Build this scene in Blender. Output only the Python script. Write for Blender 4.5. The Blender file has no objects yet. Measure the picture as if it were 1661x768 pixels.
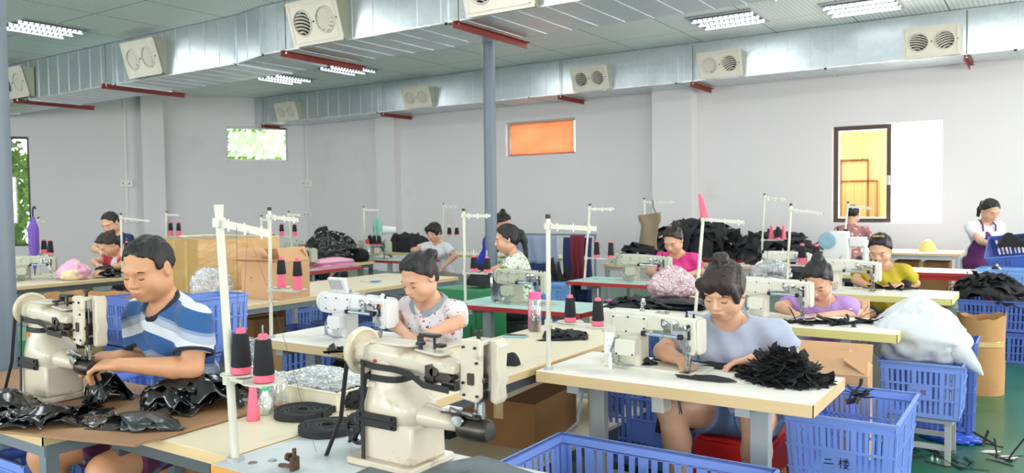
import bpy, bmesh, math, random
import numpy as np
from mathutils import Vector, Matrix, noise
C = bpy.context.scene.collection
rnd = random.Random(7)
PI = math.pi
# ------------------------------------------------ camera geometry (metres; X along the back wall, Y towards it)
FPX = 1300.0; EYE = 1.53
_h = math.radians(33.8); _p = math.atan(54/1300); _r = 0.012
F0 = Vector((-math.sin(_h), math.cos(_h), 0)); R0 = Vector((math.cos(_h), math.sin(_h), 0)); U0 = Vector((0, 0, 1))
FW = F0*math.cos(_p) - U0*math.sin(_p); _U = U0*math.cos(_p) + F0*math.sin(_p)
RT = R0*math.cos(_r) - _U*math.sin(_r); UP = _U*math.cos(_r) + R0*math.sin(_r)
EYEP = Vector((0, 0, EYE))
def _ray(x, y): return FW + RT*((x-830.5)/FPX) - UP*((y-384)/FPX)
def at(x, y, z=.76):            # ground position of a point known to be at height z
    d = _ray(x, y); return EYEP + d*((z-EYE)/d.z)
def aty(x, y, Y):               # point on a plane parallel to the back wall
    d = _ray(x, y); return EYEP + d*(Y/d.y)
def atd(x, y, t): return EYEP + _ray(x, y)*t
def proj(q):
    v = Vector(q)-EYEP; t = v.dot(FW); return 830.5+FPX*v.dot(RT)/t, 384-FPX*v.dot(UP)/t, t
# ------------------------------------------------ materials
MATS = {}
def mat(name, col, rough=.6, metal=0., var=0., vscale=6., bump=0., bscale=40., spec=.5, emit=None, es=0., alpha=1., trans=0., sheen=0., dirt=None, dscale=3., dlo=.55, dhi=.75, stretch=None, coat=0., sss=0.):
    if name in MATS: return MATS[name]
    m = bpy.data.materials.new(name); m.use_nodes = True; nt = m.node_tree; N = nt.nodes; L = nt.links
    b = N['Principled BSDF']
    b.inputs['Base Color'].default_value = (*col, 1); b.inputs['Roughness'].default_value = rough
    b.inputs['Metallic'].default_value = metal; b.inputs['Specular IOR Level'].default_value = spec
    if coat: b.inputs['Coat Weight'].default_value = coat; b.inputs['Coat Roughness'].default_value = .08
    if sss:
        b.inputs['Subsurface Weight'].default_value = sss; b.inputs['Subsurface Scale'].default_value = .01
        b.inputs['Subsurface Radius'].default_value = (1, .35, .2)
    if emit: b.inputs['Emission Color'].default_value = (*emit, 1); b.inputs['Emission Strength'].default_value = es
    if trans: b.inputs['Transmission Weight'].default_value = trans; b.inputs['IOR'].default_value = 1.2
    if alpha < 1: b.inputs['Alpha'].default_value = alpha
    if sheen: b.inputs['Sheen Weight'].default_value = sheen
    tc = N.new('ShaderNodeTexCoord'); mp = N.new('ShaderNodeMapping'); L.new(tc.outputs['Object'], mp.inputs[0])
    if stretch: mp.inputs['Scale'].default_value = stretch
    out = None
    if var:
        n = N.new('ShaderNodeTexNoise'); n.inputs['Scale'].default_value = vscale; n.inputs['Detail'].default_value = 5; L.new(mp.outputs[0], n.inputs[0])
        mx = N.new('ShaderNodeMix'); mx.data_type = 'RGBA'; L.new(n.outputs[0], mx.inputs[0])
        mx.inputs[6].default_value = (*[c*(1-var) for c in col], 1); mx.inputs[7].default_value = (*[min(1, c*(1+var)) for c in col], 1)
        out = mx.outputs[2]
    if dirt:
        n = N.new('ShaderNodeTexNoise'); n.inputs['Scale'].default_value = dscale; n.inputs['Detail'].default_value = 8; L.new(tc.outputs['Object'], n.inputs[0])
        r = N.new('ShaderNodeMapRange'); r.inputs[1].default_value = dlo; r.inputs[2].default_value = dhi; L.new(n.outputs[0], r.inputs[0])
        mx = N.new('ShaderNodeMix'); mx.data_type = 'RGBA'; L.new(r.outputs[0], mx.inputs[0])
        if out: L.new(out, mx.inputs[6])
        else: mx.inputs[6].default_value = (*col, 1)
        mx.inputs[7].default_value = (*dirt, 1); out = mx.outputs[2]
    if out: L.new(out, b.inputs['Base Color'])
    if bump:
        n = N.new('ShaderNodeTexNoise'); n.inputs['Scale'].default_value = bscale; n.inputs['Detail'].default_value = 4; L.new(mp.outputs[0], n.inputs[0])
        bp = N.new('ShaderNodeBump'); bp.inputs['Strength'].default_value = 1; bp.inputs['Distance'].default_value = bump; L.new(n.outputs[0], bp.inputs['Height']); L.new(bp.outputs[0], b.inputs['Normal'])
    MATS[name] = m; return m
def nodes(m):
    nt = m.node_tree; return nt.nodes, nt.links, nt.nodes['Principled BSDF']
def hexc(s):                     # sRGB hex to linear
    v = [int(s[i:i+2], 16)/255 for i in (0, 2, 4)]
    return tuple(c/12.92 if c <= .04045 else ((c+.055)/1.055)**2.4 for c in v)
# ------------------------------------------------ mesh builder
class MB:
    def __init__(s): s.v = []; s.f = []; s.m = []; s.cur = 0
    def add(s, vs, fs, M=None):
        o = len(s.v)
        s.v += [tuple(M @ Vector(v)) if M else tuple(v) for v in vs]
        s.f += [tuple(i+o for i in f) for f in fs]; s.m += [s.cur]*len(fs); return s
    def box(s, c, d, rot=None, taper=1.):
        x, y, z = d[0]/2, d[1]/2, d[2]/2; t = taper
        vs = [(-x, -y, -z), (x, -y, -z), (x, y, -z), (-x, y, -z), (-x*t, -y*t, z), (x*t, -y*t, z), (x*t, y*t, z), (-x*t, y*t, z)]
        fs = [(3, 2, 1, 0), (4, 5, 6, 7), (0, 1, 5, 4), (1, 2, 6, 5), (2, 3, 7, 6), (3, 0, 4, 7)]
        M = Matrix.Translation(c)
        if rot is not None: M = M @ (Matrix.Rotation(rot, 4, 'Z') if isinstance(rot, (int, float)) else rot)
        return s.add(vs, fs, M)
    def bb(s, x0, x1, y0, y1, z0, z1): return s.box(((x0+x1)/2, (y0+y1)/2, (z0+z1)/2), (abs(x1-x0), abs(y1-y0), abs(z1-z0)))
    def rbox(s, c, d, r, rot=None, seg=3, axis='z'):   # box whose edges along one axis are rounded
        a, b, h = {'z': (d[0], d[1], d[2]), 'y': (d[0], d[2], d[1]), 'x': (d[1], d[2], d[0])}[axis]
        pts = []
        for cx, cy, a0 in ((a/2-r, b/2-r, 0), (-a/2+r, b/2-r, PI/2), (-a/2+r, -b/2+r, PI), (a/2-r, -b/2+r, 1.5*PI)):
            for k in range(seg+1):
                t = a0 + PI/2*k/seg; pts.append((cx+r*math.cos(t), cy+r*math.sin(t)))
        B = {'z': Matrix.Identity(4), 'y': Matrix(((1, 0, 0, 0), (0, 0, -1, 0), (0, 1, 0, 0), (0, 0, 0, 1))), 'x': Matrix(((0, 0, 1, 0), (1, 0, 0, 0), (0, 1, 0, 0), (0, 0, 0, 1)))}[axis]
        M = Matrix.Translation(c)
        if rot is not None: M = M @ (Matrix.Rotation(rot, 4, 'Z') if isinstance(rot, (int, float)) else rot)
        return s.prism(pts, -h/2, h/2, M @ B)
    def prism(s, pts, z0, z1, M=None):
        n = len(pts); vs = [(x, y, z0) for x, y in pts] + [(x, y, z1) for x, y in pts]
        fs = [tuple(reversed(range(n))), tuple(range(n, 2*n))] + [(i, (i+1) % n, n+(i+1) % n, n+i) for i in range(n)]
        return s.add(vs, fs, M)
    def lathe(s, prof, M=None, seg=20, caps=True):
        vs = []; fs = []; n = len(prof)
        for k in range(seg):
            a = 2*PI*k/seg
            for r, z in prof: vs.append((r*math.cos(a), r*math.sin(a), z))
        for k in range(seg):
            k2 = (k+1) % seg
            for i in range(n-1): fs.append((k*n+i, k2*n+i, k2*n+i+1, k*n+i+1))
        if caps and prof[0][0] > 1e-6: fs.append(tuple(k*n for k in reversed(range(seg))))
        if caps and prof[-1][0] > 1e-6: fs.append(tuple(k*n+n-1 for k in range(seg)))
        return s.add(vs, fs, M)
    def cyl(s, a, b, r, r2=None, seg=14):
        a = Vector(a); b = Vector(b); d = b-a; L = d.length
        M = Matrix.Translation(a) @ d.to_track_quat('Z', 'Y').to_matrix().to_4x4()
        return s.lathe([(r, 0), (r if r2 is None else r2, L)], M, seg)
    def tube(s, pts, r, seg=8):
        pts = [Vector(p) for p in pts]; vs = []; fs = []; n = len(pts)
        u = None
        for i, p in enumerate(pts):
            t = (pts[min(i+1, n-1)]-pts[max(i-1, 0)]).normalized()
            if u is None: u = t.orthogonal().normalized()
            else:
                u = (u - t*u.dot(t)); u = u.normalized() if u.length > 1e-6 else t.orthogonal().normalized()
            w = t.cross(u); rr = r[i] if isinstance(r, (list, tuple)) else r
            for k in range(seg):
                a = 2*PI*k/seg; vs.append(p + (u*math.cos(a)+w*math.sin(a))*rr)
        for i in range(n-1):
            for k in range(seg): fs.append((i*seg+k, i*seg+(k+1) % seg, (i+1)*seg+(k+1) % seg, (i+1)*seg+k))
        fs.append(tuple(reversed(range(seg)))); fs.append(tuple((n-1)*seg+k for k in range(seg)))
        return s.add(vs, fs)
    def band(s, pts, nrm, w, t=.002):      # flat strap through pts; w = width along nrm, t = thickness
        pts = [Vector(p) for p in pts]; n = len(pts); vs = []; fs = []
        for i, p in enumerate(pts):
            tg = (pts[min(i+1, n-1)]-pts[max(i-1, 0)]).normalized()
            nn = Vector(nrm[i] if isinstance(nrm, list) else nrm).normalized(); o = tg.cross(nn).normalized()
            for a, b in ((-1, -1), (1, -1), (1, 1), (-1, 1)): vs.append(p + nn*(a*w/2) + o*(b*t/2))
        for i in range(n-1):
            for k in range(4): fs.append((4*i+k, 4*i+(k+1) % 4, 4*i+4+(k+1) % 4, 4*i+4+k))
        fs.append((3, 2, 1, 0)); fs.append(tuple(4*n-4+k for k in range(4)))
        return s.add(vs, fs)
    def sph(s, c, r, seg=14, rings=9, M=None):
        if isinstance(r, (int, float)): r = (r, r, r)
        prof = [(math.sin(PI*i/rings), -math.cos(PI*i/rings)) for i in range(rings+1)]; prof[0] = (0, -1); prof[-1] = (0, 1)
        T = Matrix.Translation(c) @ (M or Matrix.Identity(4)) @ Matrix.Diagonal((*r, 1)); return s.lathe(prof, T, seg)
    def out(s, name, m=None, parent=None, smooth=False, bev=0., loc=None, rz=0., sub=0, solid=0.):
        me = bpy.data.meshes.new(name); me.from_pydata(s.v, [], s.f)
        ms = m if isinstance(m, (list, tuple)) else [m]
        for k in ms:
            if k: me.materials.append(k)
        if len(ms) > 1: me.polygons.foreach_set('material_index', s.m)
        bm = bmesh.new(); bm.from_mesh(me); bmesh.ops.remove_doubles(bm, verts=bm.verts, dist=1e-6); bmesh.ops.recalc_face_normals(bm, faces=bm.faces)
        bm.to_mesh(me); bm.free()
        o = bpy.data.objects.new(name, me); C.objects.link(o)
        if parent: o.parent = parent
        if loc is not None: o.location = loc
        o.rotation_euler.z = rz
        if solid: d = o.modifiers.new('s', 'SOLIDIFY'); d.thickness = solid
        if bev:
            d = o.modifiers.new('b', 'BEVEL'); d.width = bev; d.segments = 2; d.limit_method = 'ANGLE'; d.angle_limit = .6; d.harden_normals = False
        if sub: d = o.modifiers.new('u', 'SUBSURF'); d.levels = d.render_levels = sub
        if smooth:
            me.polygons.foreach_set('use_smooth', [True]*len(me.polygons))
            if smooth != 'all':
                with_angle(me, .7)
        return o
def with_angle(me, ang):
    bm = bmesh.new(); bm.from_mesh(me)
    for e in bm.edges:
        e.smooth = not (len(e.link_faces) == 2 and e.calc_face_angle(0) > ang)
    bm.to_mesh(me); bm.free()
def tag(o, label=None, cat=None, group=None, kind=None):
    if label: o['label'] = label
    if cat: o['category'] = cat
    if group: o['group'] = group
    if kind: o['kind'] = kind
    return o
def thing(name, label, cat, loc=(0, 0, 0), rz=0., group=None):
    o = bpy.data.objects.new(name, None); C.objects.link(o); o.empty_display_size = .1
    o.location = loc; o.rotation_euler.z = rz; return tag(o, label, cat, group)
KIDS = {}
def copy_tree(o, loc=None, rz=None, label=None, group=None, top=True, parent=None):
    c = o.copy(); C.objects.link(c)
    if parent: c.parent = parent
    if loc is not None: c.location = loc
    if rz is not None: c.rotation_euler.z = rz
    if top and label: c['label'] = label
    if top and group: c['group'] = group
    if o.name not in KIDS: KIDS[o.name] = list(o.children)
    for ch in KIDS[o.name]: copy_tree(ch, top=False, parent=c)
    return c
def struct(o): o['kind'] = 'structure'; return o
def V(*a): return Vector(a)
# ================================================ THE ROOM
CEIL = 4.17; YW = 13.9; DUCT = 3.53; XC = -15.5
# wall paint, ceiling, floor
M_wall = mat('wall_paint', hexc('d9d5d6'), .8, var=.02, vscale=1.2, dirt=hexc('cdc7c7'), dscale=1.1, dlo=.62, dhi=.85, bump=.002, bscale=3)
N, L, B = nodes(M_wall)
M_green = mat('green_floor_paint', hexc('1d6442'), .38, var=.25, vscale=2.2, dirt=hexc('3f6a55'), dscale=1.7, dlo=.5, dhi=.8, bump=.002, bscale=2.5, coat=.25)
def ceiling_mat():
    m = mat('ceiling_tile', hexc('b9bdbc'), .5); N, L, b = nodes(m)
    tc = N.new('ShaderNodeTexCoord')
    def line(scale, thr, axis, ph=0.):
        sx = N.new('ShaderNodeSeparateXYZ'); L.new(tc.outputs['Object'], sx.inputs[0])
        a = N.new('ShaderNodeMath'); a.operation = 'MULTIPLY_ADD'; a.inputs[1].default_value = 1/scale; a.inputs[2].default_value = ph; L.new(sx.outputs[axis], a.inputs[0])
        fr = N.new('ShaderNodeMath'); fr.operation = 'FRACT'; L.new(a.outputs[0], fr.inputs[0])
        c = N.new('ShaderNodeMath'); c.operation = 'LESS_THAN'; c.inputs[1].default_value = thr; L.new(fr.outputs[0], c.inputs[0]); return c.outputs[0]
    g = N.new('ShaderNodeMath'); g.operation = 'MAXIMUM'; L.new(line(1.2, .016, 0), g.inputs[0]); L.new(line(1.2, .016, 1), g.inputs[1])
    # perforation: rows of small ribs
    rb = line(.06, .5, 0); r2 = line(.06, .5, 1)
    pm = N.new('ShaderNodeMath'); pm.operation = 'MULTIPLY'; L.new(rb, pm.inputs[0]); L.new(r2, pm.inputs[1])
    m1 = N.new('ShaderNodeMix'); m1.data_type = 'RGBA'; L.new(pm.outputs[0], m1.inputs[0]); m1.inputs[6].default_value = (*hexc('eef3f3'), 1); m1.inputs[7].default_value = (*hexc('bcc4c5'), 1)
    m2 = N.new('ShaderNodeMix'); m2.data_type = 'RGBA'; L.new(g.outputs[0], m2.inputs[0]); L.new(m1.outputs[2], m2.inputs[6]); m2.inputs[7].default_value = (*hexc('7a8282'), 1)
    L.new(m2.outputs[2], b.inputs['Base Color'])
    return m
M_ceil = ceiling_mat()
def galv():
    m = mat('galvanised_steel', hexc('c3c9cc'), .33, metal=.85); N, L, b = nodes(m)
    tc = N.new('ShaderNodeTexCoord')
    v = N.new('ShaderNodeTexVoronoi'); v.inputs['Scale'].default_value = 22; L.new(tc.outputs['Object'], v.inputs[0])
    n = N.new('ShaderNodeTexNoise'); n.inputs['Scale'].default_value = 1.8; n.inputs['Detail'].default_value = 5; L.new(tc.outputs['Object'], n.inputs[0])
    a = N.new('ShaderNodeMix'); a.data_type = 'RGBA'; a.inputs[0].default_value = .25; L.new(n.outputs['Color'], a.inputs[6]); L.new(v.outputs['Color'], a.inputs[7])
    bw = N.new('ShaderNodeRGBToBW'); L.new(a.outputs[2], bw.inputs[0])
    cr = N.new('ShaderNodeMix'); cr.data_type = 'RGBA'; L.new(bw.outputs[0], cr.inputs[0]); cr.inputs[6].default_value = (*hexc('b8c4ca'), 1); cr.inputs[7].default_value = (*hexc('dde2e4'), 1)
    L.new(cr.outputs[2], b.inputs['Base Color'])
    mr = N.new('ShaderNodeMapRange'); L.new(bw.outputs[0], mr.inputs[0]); mr.inputs[3].default_value = .22; mr.inputs[4].default_value = .42; L.new(mr.outputs[0], b.inputs['Roughness'])
    bp = N.new('ShaderNodeBump'); bp.inputs['Distance'].default_value = .02; bp.inputs['Strength'].default_value = .6; L.new(n.outputs[0], bp.inputs['Height']); L.new(bp.outputs[0], b.inputs['Normal'])
    return m
M_galv = galv()
M_red = mat('red_oxide_steel', hexc('7c2b22'), .6, var=.2, vscale=9)
M_white = mat('white_plastic', hexc('e6e5df'), .45)
M_ivory = mat('ivory_plastic', hexc('d9d3c4'), .5, var=.05)
M_dark = mat('dark_void', hexc('18191b'), .7)
M_steel = mat('bright_steel', hexc('c5c7c8'), .22, metal=1.)
M_grey = mat('grey_metal_paint', hexc('6f7a84'), .4, var=.06, vscale=4)
M_frame = mat('brown_window_frame', hexc('4a3a34'), .5)
M_alu = mat('aluminium_frame', hexc('a9adae'), .4, metal=.6)

# left wall runs off the corner at 120 degrees
LD = Vector((-math.cos(math.radians(60.7)), -math.sin(math.radians(60.7)), 0))   # along the left wall, away from the corner
LD = Vector((math.cos(math.radians(238)), math.sin(math.radians(238)), 0))
CORN = Vector((XC, YW, 0)); LN = Vector((-LD.y, LD.x, 0))
if LN.dot(Vector((1, 0, 0))) < 0: LN = -LN
LLEN = 24.
def onleft(x, y):               # pixel to (distance along the left wall, height)
    d = _ray(x, y); t = (CORN-EYEP).dot(LN)/d.dot(LN); q = EYEP + d*t
    return (q-CORN).dot(LD), q.z
def wall(name, org, u, length, n, holes, h=CEIL+.05, thick=.22, m=None):
    # vertical wall of given length with rectangular holes (s0, s1, z0, z1); solid boxes around the holes, welded into one mesh
    mb = MB(); u = Vector(u).normalized(); n = Vector(n).normalized()
    M = Matrix(((u.x, -n.x, 0, org[0]), (u.y, -n.y, 0, org[1]), (0, 0, 1, 0), (0, 0, 0, 1)))
    xs = sorted({0., length, *[a for q in holes for a in q[:2]]}); zs = sorted({0., h, *[a for q in holes for a in q[2:]]})
    for i in range(len(xs)-1):
        for j in range(len(zs)-1):
            cx = (xs[i]+xs[i+1])/2; cz = (zs[j]+zs[j+1])/2
            if any(a < cx < b and c < cz < d for a, b, c, d in holes): continue
            x0, x1, z0, z1 = xs[i], xs[i+1], zs[j], zs[j+1]
            vs = [(x0, 0, z0), (x1, 0, z0), (x1, 0, z1), (x0, 0, z1), (x0, thick, z0), (x1, thick, z0), (x1, thick, z1), (x0, thick, z1)]
            fs = [(0, 1, 2, 3), (7, 6, 5, 4)]
            def solid(a, b): 
                return 0 <= a < len(xs)-1 and 0 <= b < len(zs)-1 and not any(p < (xs[a]+xs[a+1])/2 < q and r_ < (zs[b]+zs[b+1])/2 < s_ for p, q, r_, s_ in holes)
            if not solid(i-1, j): fs.append((0, 3, 7, 4))
            if not solid(i+1, j): fs.append((1, 5, 6, 2))
            if not solid(i, j-1): fs.append((0, 4, 5, 1))
            if not solid(i, j+1): fs.append((3, 2, 6, 7))
            mb.add(vs, fs, M)
    return struct(mb.out(name, m or M_wall)), M
# window openings on the back wall (s = X - XC)
def wb(x0, y0, x1, y1):
    a = aty(x0, y0, YW); b = aty(x1, y1, YW); return (a.x-XC, b.x-XC, min(a.z, b.z), max(a.z, b.z))
ow = (-9.44-XC, -7.78-XC, 2.50, 3.21)            # orange curtain window
rw = (-2.96-XC, -1.36-XC, 1.15, 2.72)            # big window at right
wback, MBK = wall('wall_back', (XC, YW, 0), (1, 0, 0), 20.0, (0, -1, 0), [ow, rw])
s1, z1 = onleft(366, 205); s0, z0 = onleft(468, 262)
lw1 = (s0, s1, z0, z1)
s3, z3 = onleft(46, 222); _, z2 = onleft(30, 400)
lw2 = (s3, s3+1.5, z2, z3)
wleft, MLF = wall('wall_left', CORN, LD, LLEN, LN, [lw1, lw2])
fl = MB().bb(-30, 6, -8, YW+.3, -.1, 0).out('floor', M_green); struct(fl)
ce = MB().bb(-30, 6, -8, YW+.3, CEIL, CEIL+.1).out('ceiling', M_ceil); struct(ce)
# the sides behind the camera: walls with big window openings
XR = 4.3; YR = -5.5
wall('wall_right', (XR, YW, 0), (0, -1, 0), YW-YR, (-1, 0, 0), [(s, s+2.2, 1.0, 3.0) for s in (1.2, 5.2, 9.2, 13.2)])
endl = (CORN + LD*LLEN)
wall('wall_rear', (XR, YR, 0), (-1, 0, 0), XR-endl.x+2, (0, 1, 0), [(s, s+2.6, .9, 3.0) for s in (1.5, 6, 10.5, 15, 19.5, 24)])
# pilasters
def pil(name, M, s0, s1, d):
    mb = MB(); x0, x1 = s0, s1
    mb.add([(x0, -d, 0), (x1, -d, 0), (x1, -d, CEIL), (x0, -d, CEIL), (x0, .01, 0), (x1, .01, 0), (x1, .01, CEIL), (x0, .01, CEIL)], [(0, 1, 2, 3), (0, 3, 7, 4), (1, 5, 6, 2)], M)
    return struct(mb.out(name, M_wall))
pil('trim_1', MLF, onleft(268, 300)[0], onleft(232, 300)[0], .28)
pil('trim_2', MBK, aty(620, 300, YW).x-XC, aty(650, 300, YW).x-XC, .2)
pil('trim_3', MBK, aty(1067, 300, YW).x-XC, aty(1131, 300, YW).x-XC, .25)
# conduits and sockets
def conduit(M, s, z0, z1, label, boxes):
    t = thing('wall_conduit', label, 'conduit'); MM = M
    mb = MB(); mb.add([tuple(v) for v in MB().bb(s-.02, s+.02, -.03, .0, z0, z1).v], MB().bb(0, 1, 0, 1, 0, 1).f, M); mb.out('channel', M_white, t)
    for (ds, z, w, h) in boxes:
        mb = MB(); mb.add(MB().bb(s+ds-w/2, s+ds+w/2, -.06, .0, z-h/2, z+h/2).v, MB().bb(0, 1, 0, 1, 0, 1).f, M); k = mb.out('socket_box', M_white, t, bev=.005)
        for q in (-.25, .25):
            mb = MB(); mb.add(MB().bb(s+ds+q*w-.015, s+ds+q*w+.015, -.064, -.055, z-.02, z+.02).v, MB().bb(0, 1, 0, 1, 0, 1).f, M); mb.out('socket', mat('socket_grey', hexc('8e8e8c'), .5), k)
sc, zc = onleft(205, 298)
conduit(MLF, sc, 1.35, CEIL-.02, 'white wall conduit with a socket box beside the left pilaster', [(0, zc, .26, .16), (-.08, onleft(205, 358)[1], .3, .1)])
sc, zc = aty(497, 298, YW).x-XC, aty(497, 298, YW).z
conduit(MBK, sc+.05, 1.4, CEIL-.02, 'white wall conduit with socket boxes in the corner right of the small tree window', [(0, zc, .3, .16), (0, aty(497, 348, YW).z, .25, .1)])
# ---- windows
def frame(mb, M, s0, s1, z0, z1, w, y0, y1):
    for a, b, c, d in ((s0, s1, z0, z0+w), (s0, s1, z1-w, z1), (s0, s0+w, z0+w, z1-w), (s1-w, s1, z0+w, z1-w)):
        mb.add(MB().bb(a, b, y0, y1, c, d).v, MB().bb(0, 1, 0, 1, 0, 1).f, M)
BF = MB().bb(0, 1, 0, 1, 0, 1).f
def glassm():
    m = bpy.data.materials.new('window_glass'); m.use_nodes = True; N = m.node_tree.nodes; L = m.node_tree.links; N.remove(N['Principled BSDF'])
    t = N.new('ShaderNodeBsdfTransparent'); g = N.new('ShaderNodeBsdfGlossy'); g.inputs['Roughness'].default_value = .02; x = N.new('ShaderNodeMixShader'); x.inputs[0].default_value = .06
    L.new(t.outputs[0], x.inputs[1]); L.new(g.outputs[0], x.inputs[2]); L.new(x.outputs[0], N['Material Output'].inputs[0]); return m
M_glass = glassm()
def window(name, M, hole, fm, w=.05, mull=(), y=.1, glass=True):
    s0, s1, z0, z1 = hole
    t = bpy.data.objects.new(name, None); C.objects.link(t); struct(t)
    mb = MB(); frame(mb, M, s0, s1, z0, z1, w, y, y+.05)
    for q in mull: mb.add(MB().bb(q-w/2, q+w/2, y, y+.05, z0, z1).v, BF, M)
    mb.out('window_frame', fm, t)
    if glass:
        mb = MB(); mb.add(MB().bb(s0+w, s1-w, y+.02, y+.026, z0+w, z1-w).v, BF, M); mb.out('window_pane', M_glass, t)
    return t
window('window_1', MLF, lw2, M_frame, .05)
window('window_2', MLF, lw1, M_alu, .05)
w3 = window('window_3', MBK, ow, M_alu, .045)
midx = aty(1440, 280, YW).x-XC
w4 = window('window_4', MBK, (rw[0], midx+.035, rw[2], rw[3]), M_frame, .07, glass=False)
# the sliding sash with an amber translucent sheet
def translucent(name, col, k=.7, wave=None):
    m = bpy.data.materials.new(name); m.use_nodes = True; N = m.node_tree.nodes; L = m.node_tree.links; N.remove(N['Principled BSDF'])
    a = N.new('ShaderNodeBsdfTranslucent'); d = N.new('ShaderNodeBsdfDiffuse'); x = N.new('ShaderNodeMixShader'); x.inputs[0].default_value = k
    tc = N.new('ShaderNodeTexCoord'); n = N.new('ShaderNodeTexNoise'); n.inputs['Scale'].default_value = 1.5
    mp = N.new('ShaderNodeMapping'); L.new(tc.outputs['Object'], mp.inputs[0]); L.new(mp.outputs[0], n.inputs[0])
    if wave: mp.inputs['Scale'].default_value = wave
    mx = N.new('ShaderNodeMix'); mx.data_type = 'RGBA'; L.new(n.outputs[0], mx.inputs[0]); mx.inputs[6].default_value = (*[c*.75 for c in col], 1); mx.inputs[7].default_value = (*[min(1, c*1.15) for c in col], 1)
    for s in (a, d): L.new(mx.outputs[2], s.inputs[0])
    L.new(d.outputs[0], x.inputs[1]); L.new(a.outputs[0], x.inputs[2]); L.new(x.outputs[0], N['Material Output'].inputs[0]); MATS[name] = m; return m
M_amber = translucent('amber_sheet', (1., .70, .45), .96, (14, 1, .4))
sash = bpy.data.objects.new('window_blind', None); C.objects.link(sash); tag(sash, 'amber corrugated sheet behind the brown-framed left half of the right window', 'window blind')
mb = MB(); a, b = rw[0]+.08, midx-.05; vs = []; fs = []; n = 60
for i in range(n+1):
    x = a+(b-a)*i/n; yy = .19 + .008*math.sin(i*PI/2)
    vs += [(x, yy, rw[2]+.08), (x, yy, rw[3]-.08)]
for i in range(n): fs.append((2*i, 2*i+2, 2*i+3, 2*i+1))
mb.add(vs, fs, MBK); mb.out('corrugated_sheet', M_amber, sash, smooth='all', solid=.002)
mb = MB()
for q in (a+.0, a+.42, a+.56): mb.add(MB().bb(q, q+.03, .2, .22, rw[2]+.08, rw[2]+.08+(.95 if q < a+.5 else .6)).v, BF, MBK)
mb.add(MB().bb(a, a+.44, .2, .22, rw[2]+1.0, rw[2]+1.04).v, BF, MBK); mb.add(MB().bb(a, a+.58, .2, .22, rw[2]+.66, rw[2]+.69).v, BF, MBK)
mb.out('batten', mat('wood_batten', hexc('a5662c'), .7), sash)
mb = MB(); mb.add(MB().bb(midx-.02, midx+.02, .05, .1, 1.75, 1.9).v, BF, MBK); mb.out('window_latch', M_alu, w4)
# orange cloth in the small window
M_orange = translucent('orange_cloth', (1., .5, .32), .75, (1, 1, 3))
mb = MB(); vs = []; fs = []; nx, nz = 30, 16; s0, s1, z0, z1 = ow
for j in range(nz+1):
    for i in range(nx+1):
        u, v = i/nx, j/nz; x = s0+.07+(s1-s0-.13)*u; z = z0+.02+(z1-z0-.05)*v
        vs.append((x, .07+.02*math.sin(u*9+v*5)*(1-v)+.012*noise.noise((u*6, v*9, 1)), z))
for j in range(nz):
    for i in range(nx): q = j*(nx+1)+i; fs.append((q, q+1, q+nx+2, q+nx+1))
mb.add(vs, fs, MBK); oc = mb.out('window_curtain', M_orange, None, smooth='all', solid=.002); tag(oc, 'orange cloth stretched over the small high window behind the column', 'curtain')
# ---- columns
def column(p, r, top, label):
    t = thing('pipe_column', label, 'column', (p.x, p.y, 0))
    mb = MB(); mb.cyl((0, 0, 0), (0, 0, top), r, seg=28); mb.out('pipe', M_grey, t, smooth=True)
    mb = MB(); mb.box((0, 0, .01), (r*3.2, r*3.2, .02)); mb.out('base_plate', M_grey, t)
pc = atd(796, 330, 10.15); column(pc, .077, CEIL, 'blue-grey steel pipe column in the middle of the workshop')
pl = atd(-7, 330, 3.9); column(V(pl.x-.012, pl.y, 0), .078, CEIL, 'dark blue-grey steel pipe column at the left edge of the photo')
# ---- ducts
def duct(name, label, segs, seamw=.34, phase=0., cuts=()):
    # segs: list of (x, yfront, yback, zbottom, ztop)
    t = thing(name, label, 'air duct')
    mb = MB(); vs = []; fs = []
    for x, a, b, c, d in segs: vs += [(x, a, c), (x, b, c), (x, b, d), (x, a, d)]
    for i in range(len(segs)-1):
        for k in range(4): fs.append((4*i+k, 4*i+(k+1) % 4, 4*i+4+(k+1) % 4, 4*i+4+k))
    fs.append((0, 1, 2, 3)); q = 4*len(segs)-4; fs.append((q+3, q+2, q+1, q)); mb.add(vs, fs); mb.out('duct_body', M_galv, t)
    def yz(x):
        for i in range(len(segs)-1):
            p, q = segs[i], segs[i+1]
            if p[0] <= x <= q[0]: k = (x-p[0])/max(1e-6, q[0]-p[0]); return [p[j]+(q[j]-p[j])*k for j in range(1, 5)]
        return segs[-1][1:]
    mb = MB(); x = segs[0][0]+phase
    while x < segs[-1][0]:
        a, b, c, d = yz(x)
        mb.bb(x-.006, x+.006, a-.007, a+.004, c, d); mb.bb(x-.004, x+.004, a, b, c-.004, c+.004); x += seamw
    mb.out('standing_seam', mat('seam_steel', hexc('d5dadc'), .3, metal=.7), t)
    for x in cuts:
        mb = MB(); a, b, c, d = yz(x); mb.bb(x-.025, x+.025, a-.018, a+.01, c-.02, d); mb.bb(x-.02, x+.02, a-.018, b, c-.02, c+.004); mb.out('flange', M_galv, t)
    # thin folded lip with the bright snap edge along the front bottom corner
    mb = MB()
    for i in range(len(segs)-1):
        p, q = segs[i], segs[i+1]
        mb.band([(p[0], p[1]-.006, p[3]+.004), (q[0], q[1]-.006, q[3]+.004)], (0, 0, 1), .016, .01)
    mb.out('bottom_edge', mat('edge_steel', hexc('e8eaea'), .25, metal=.6, bump=.01, bscale=30), t)
    return t
D1 = 7.05; D2 = 12.9
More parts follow.
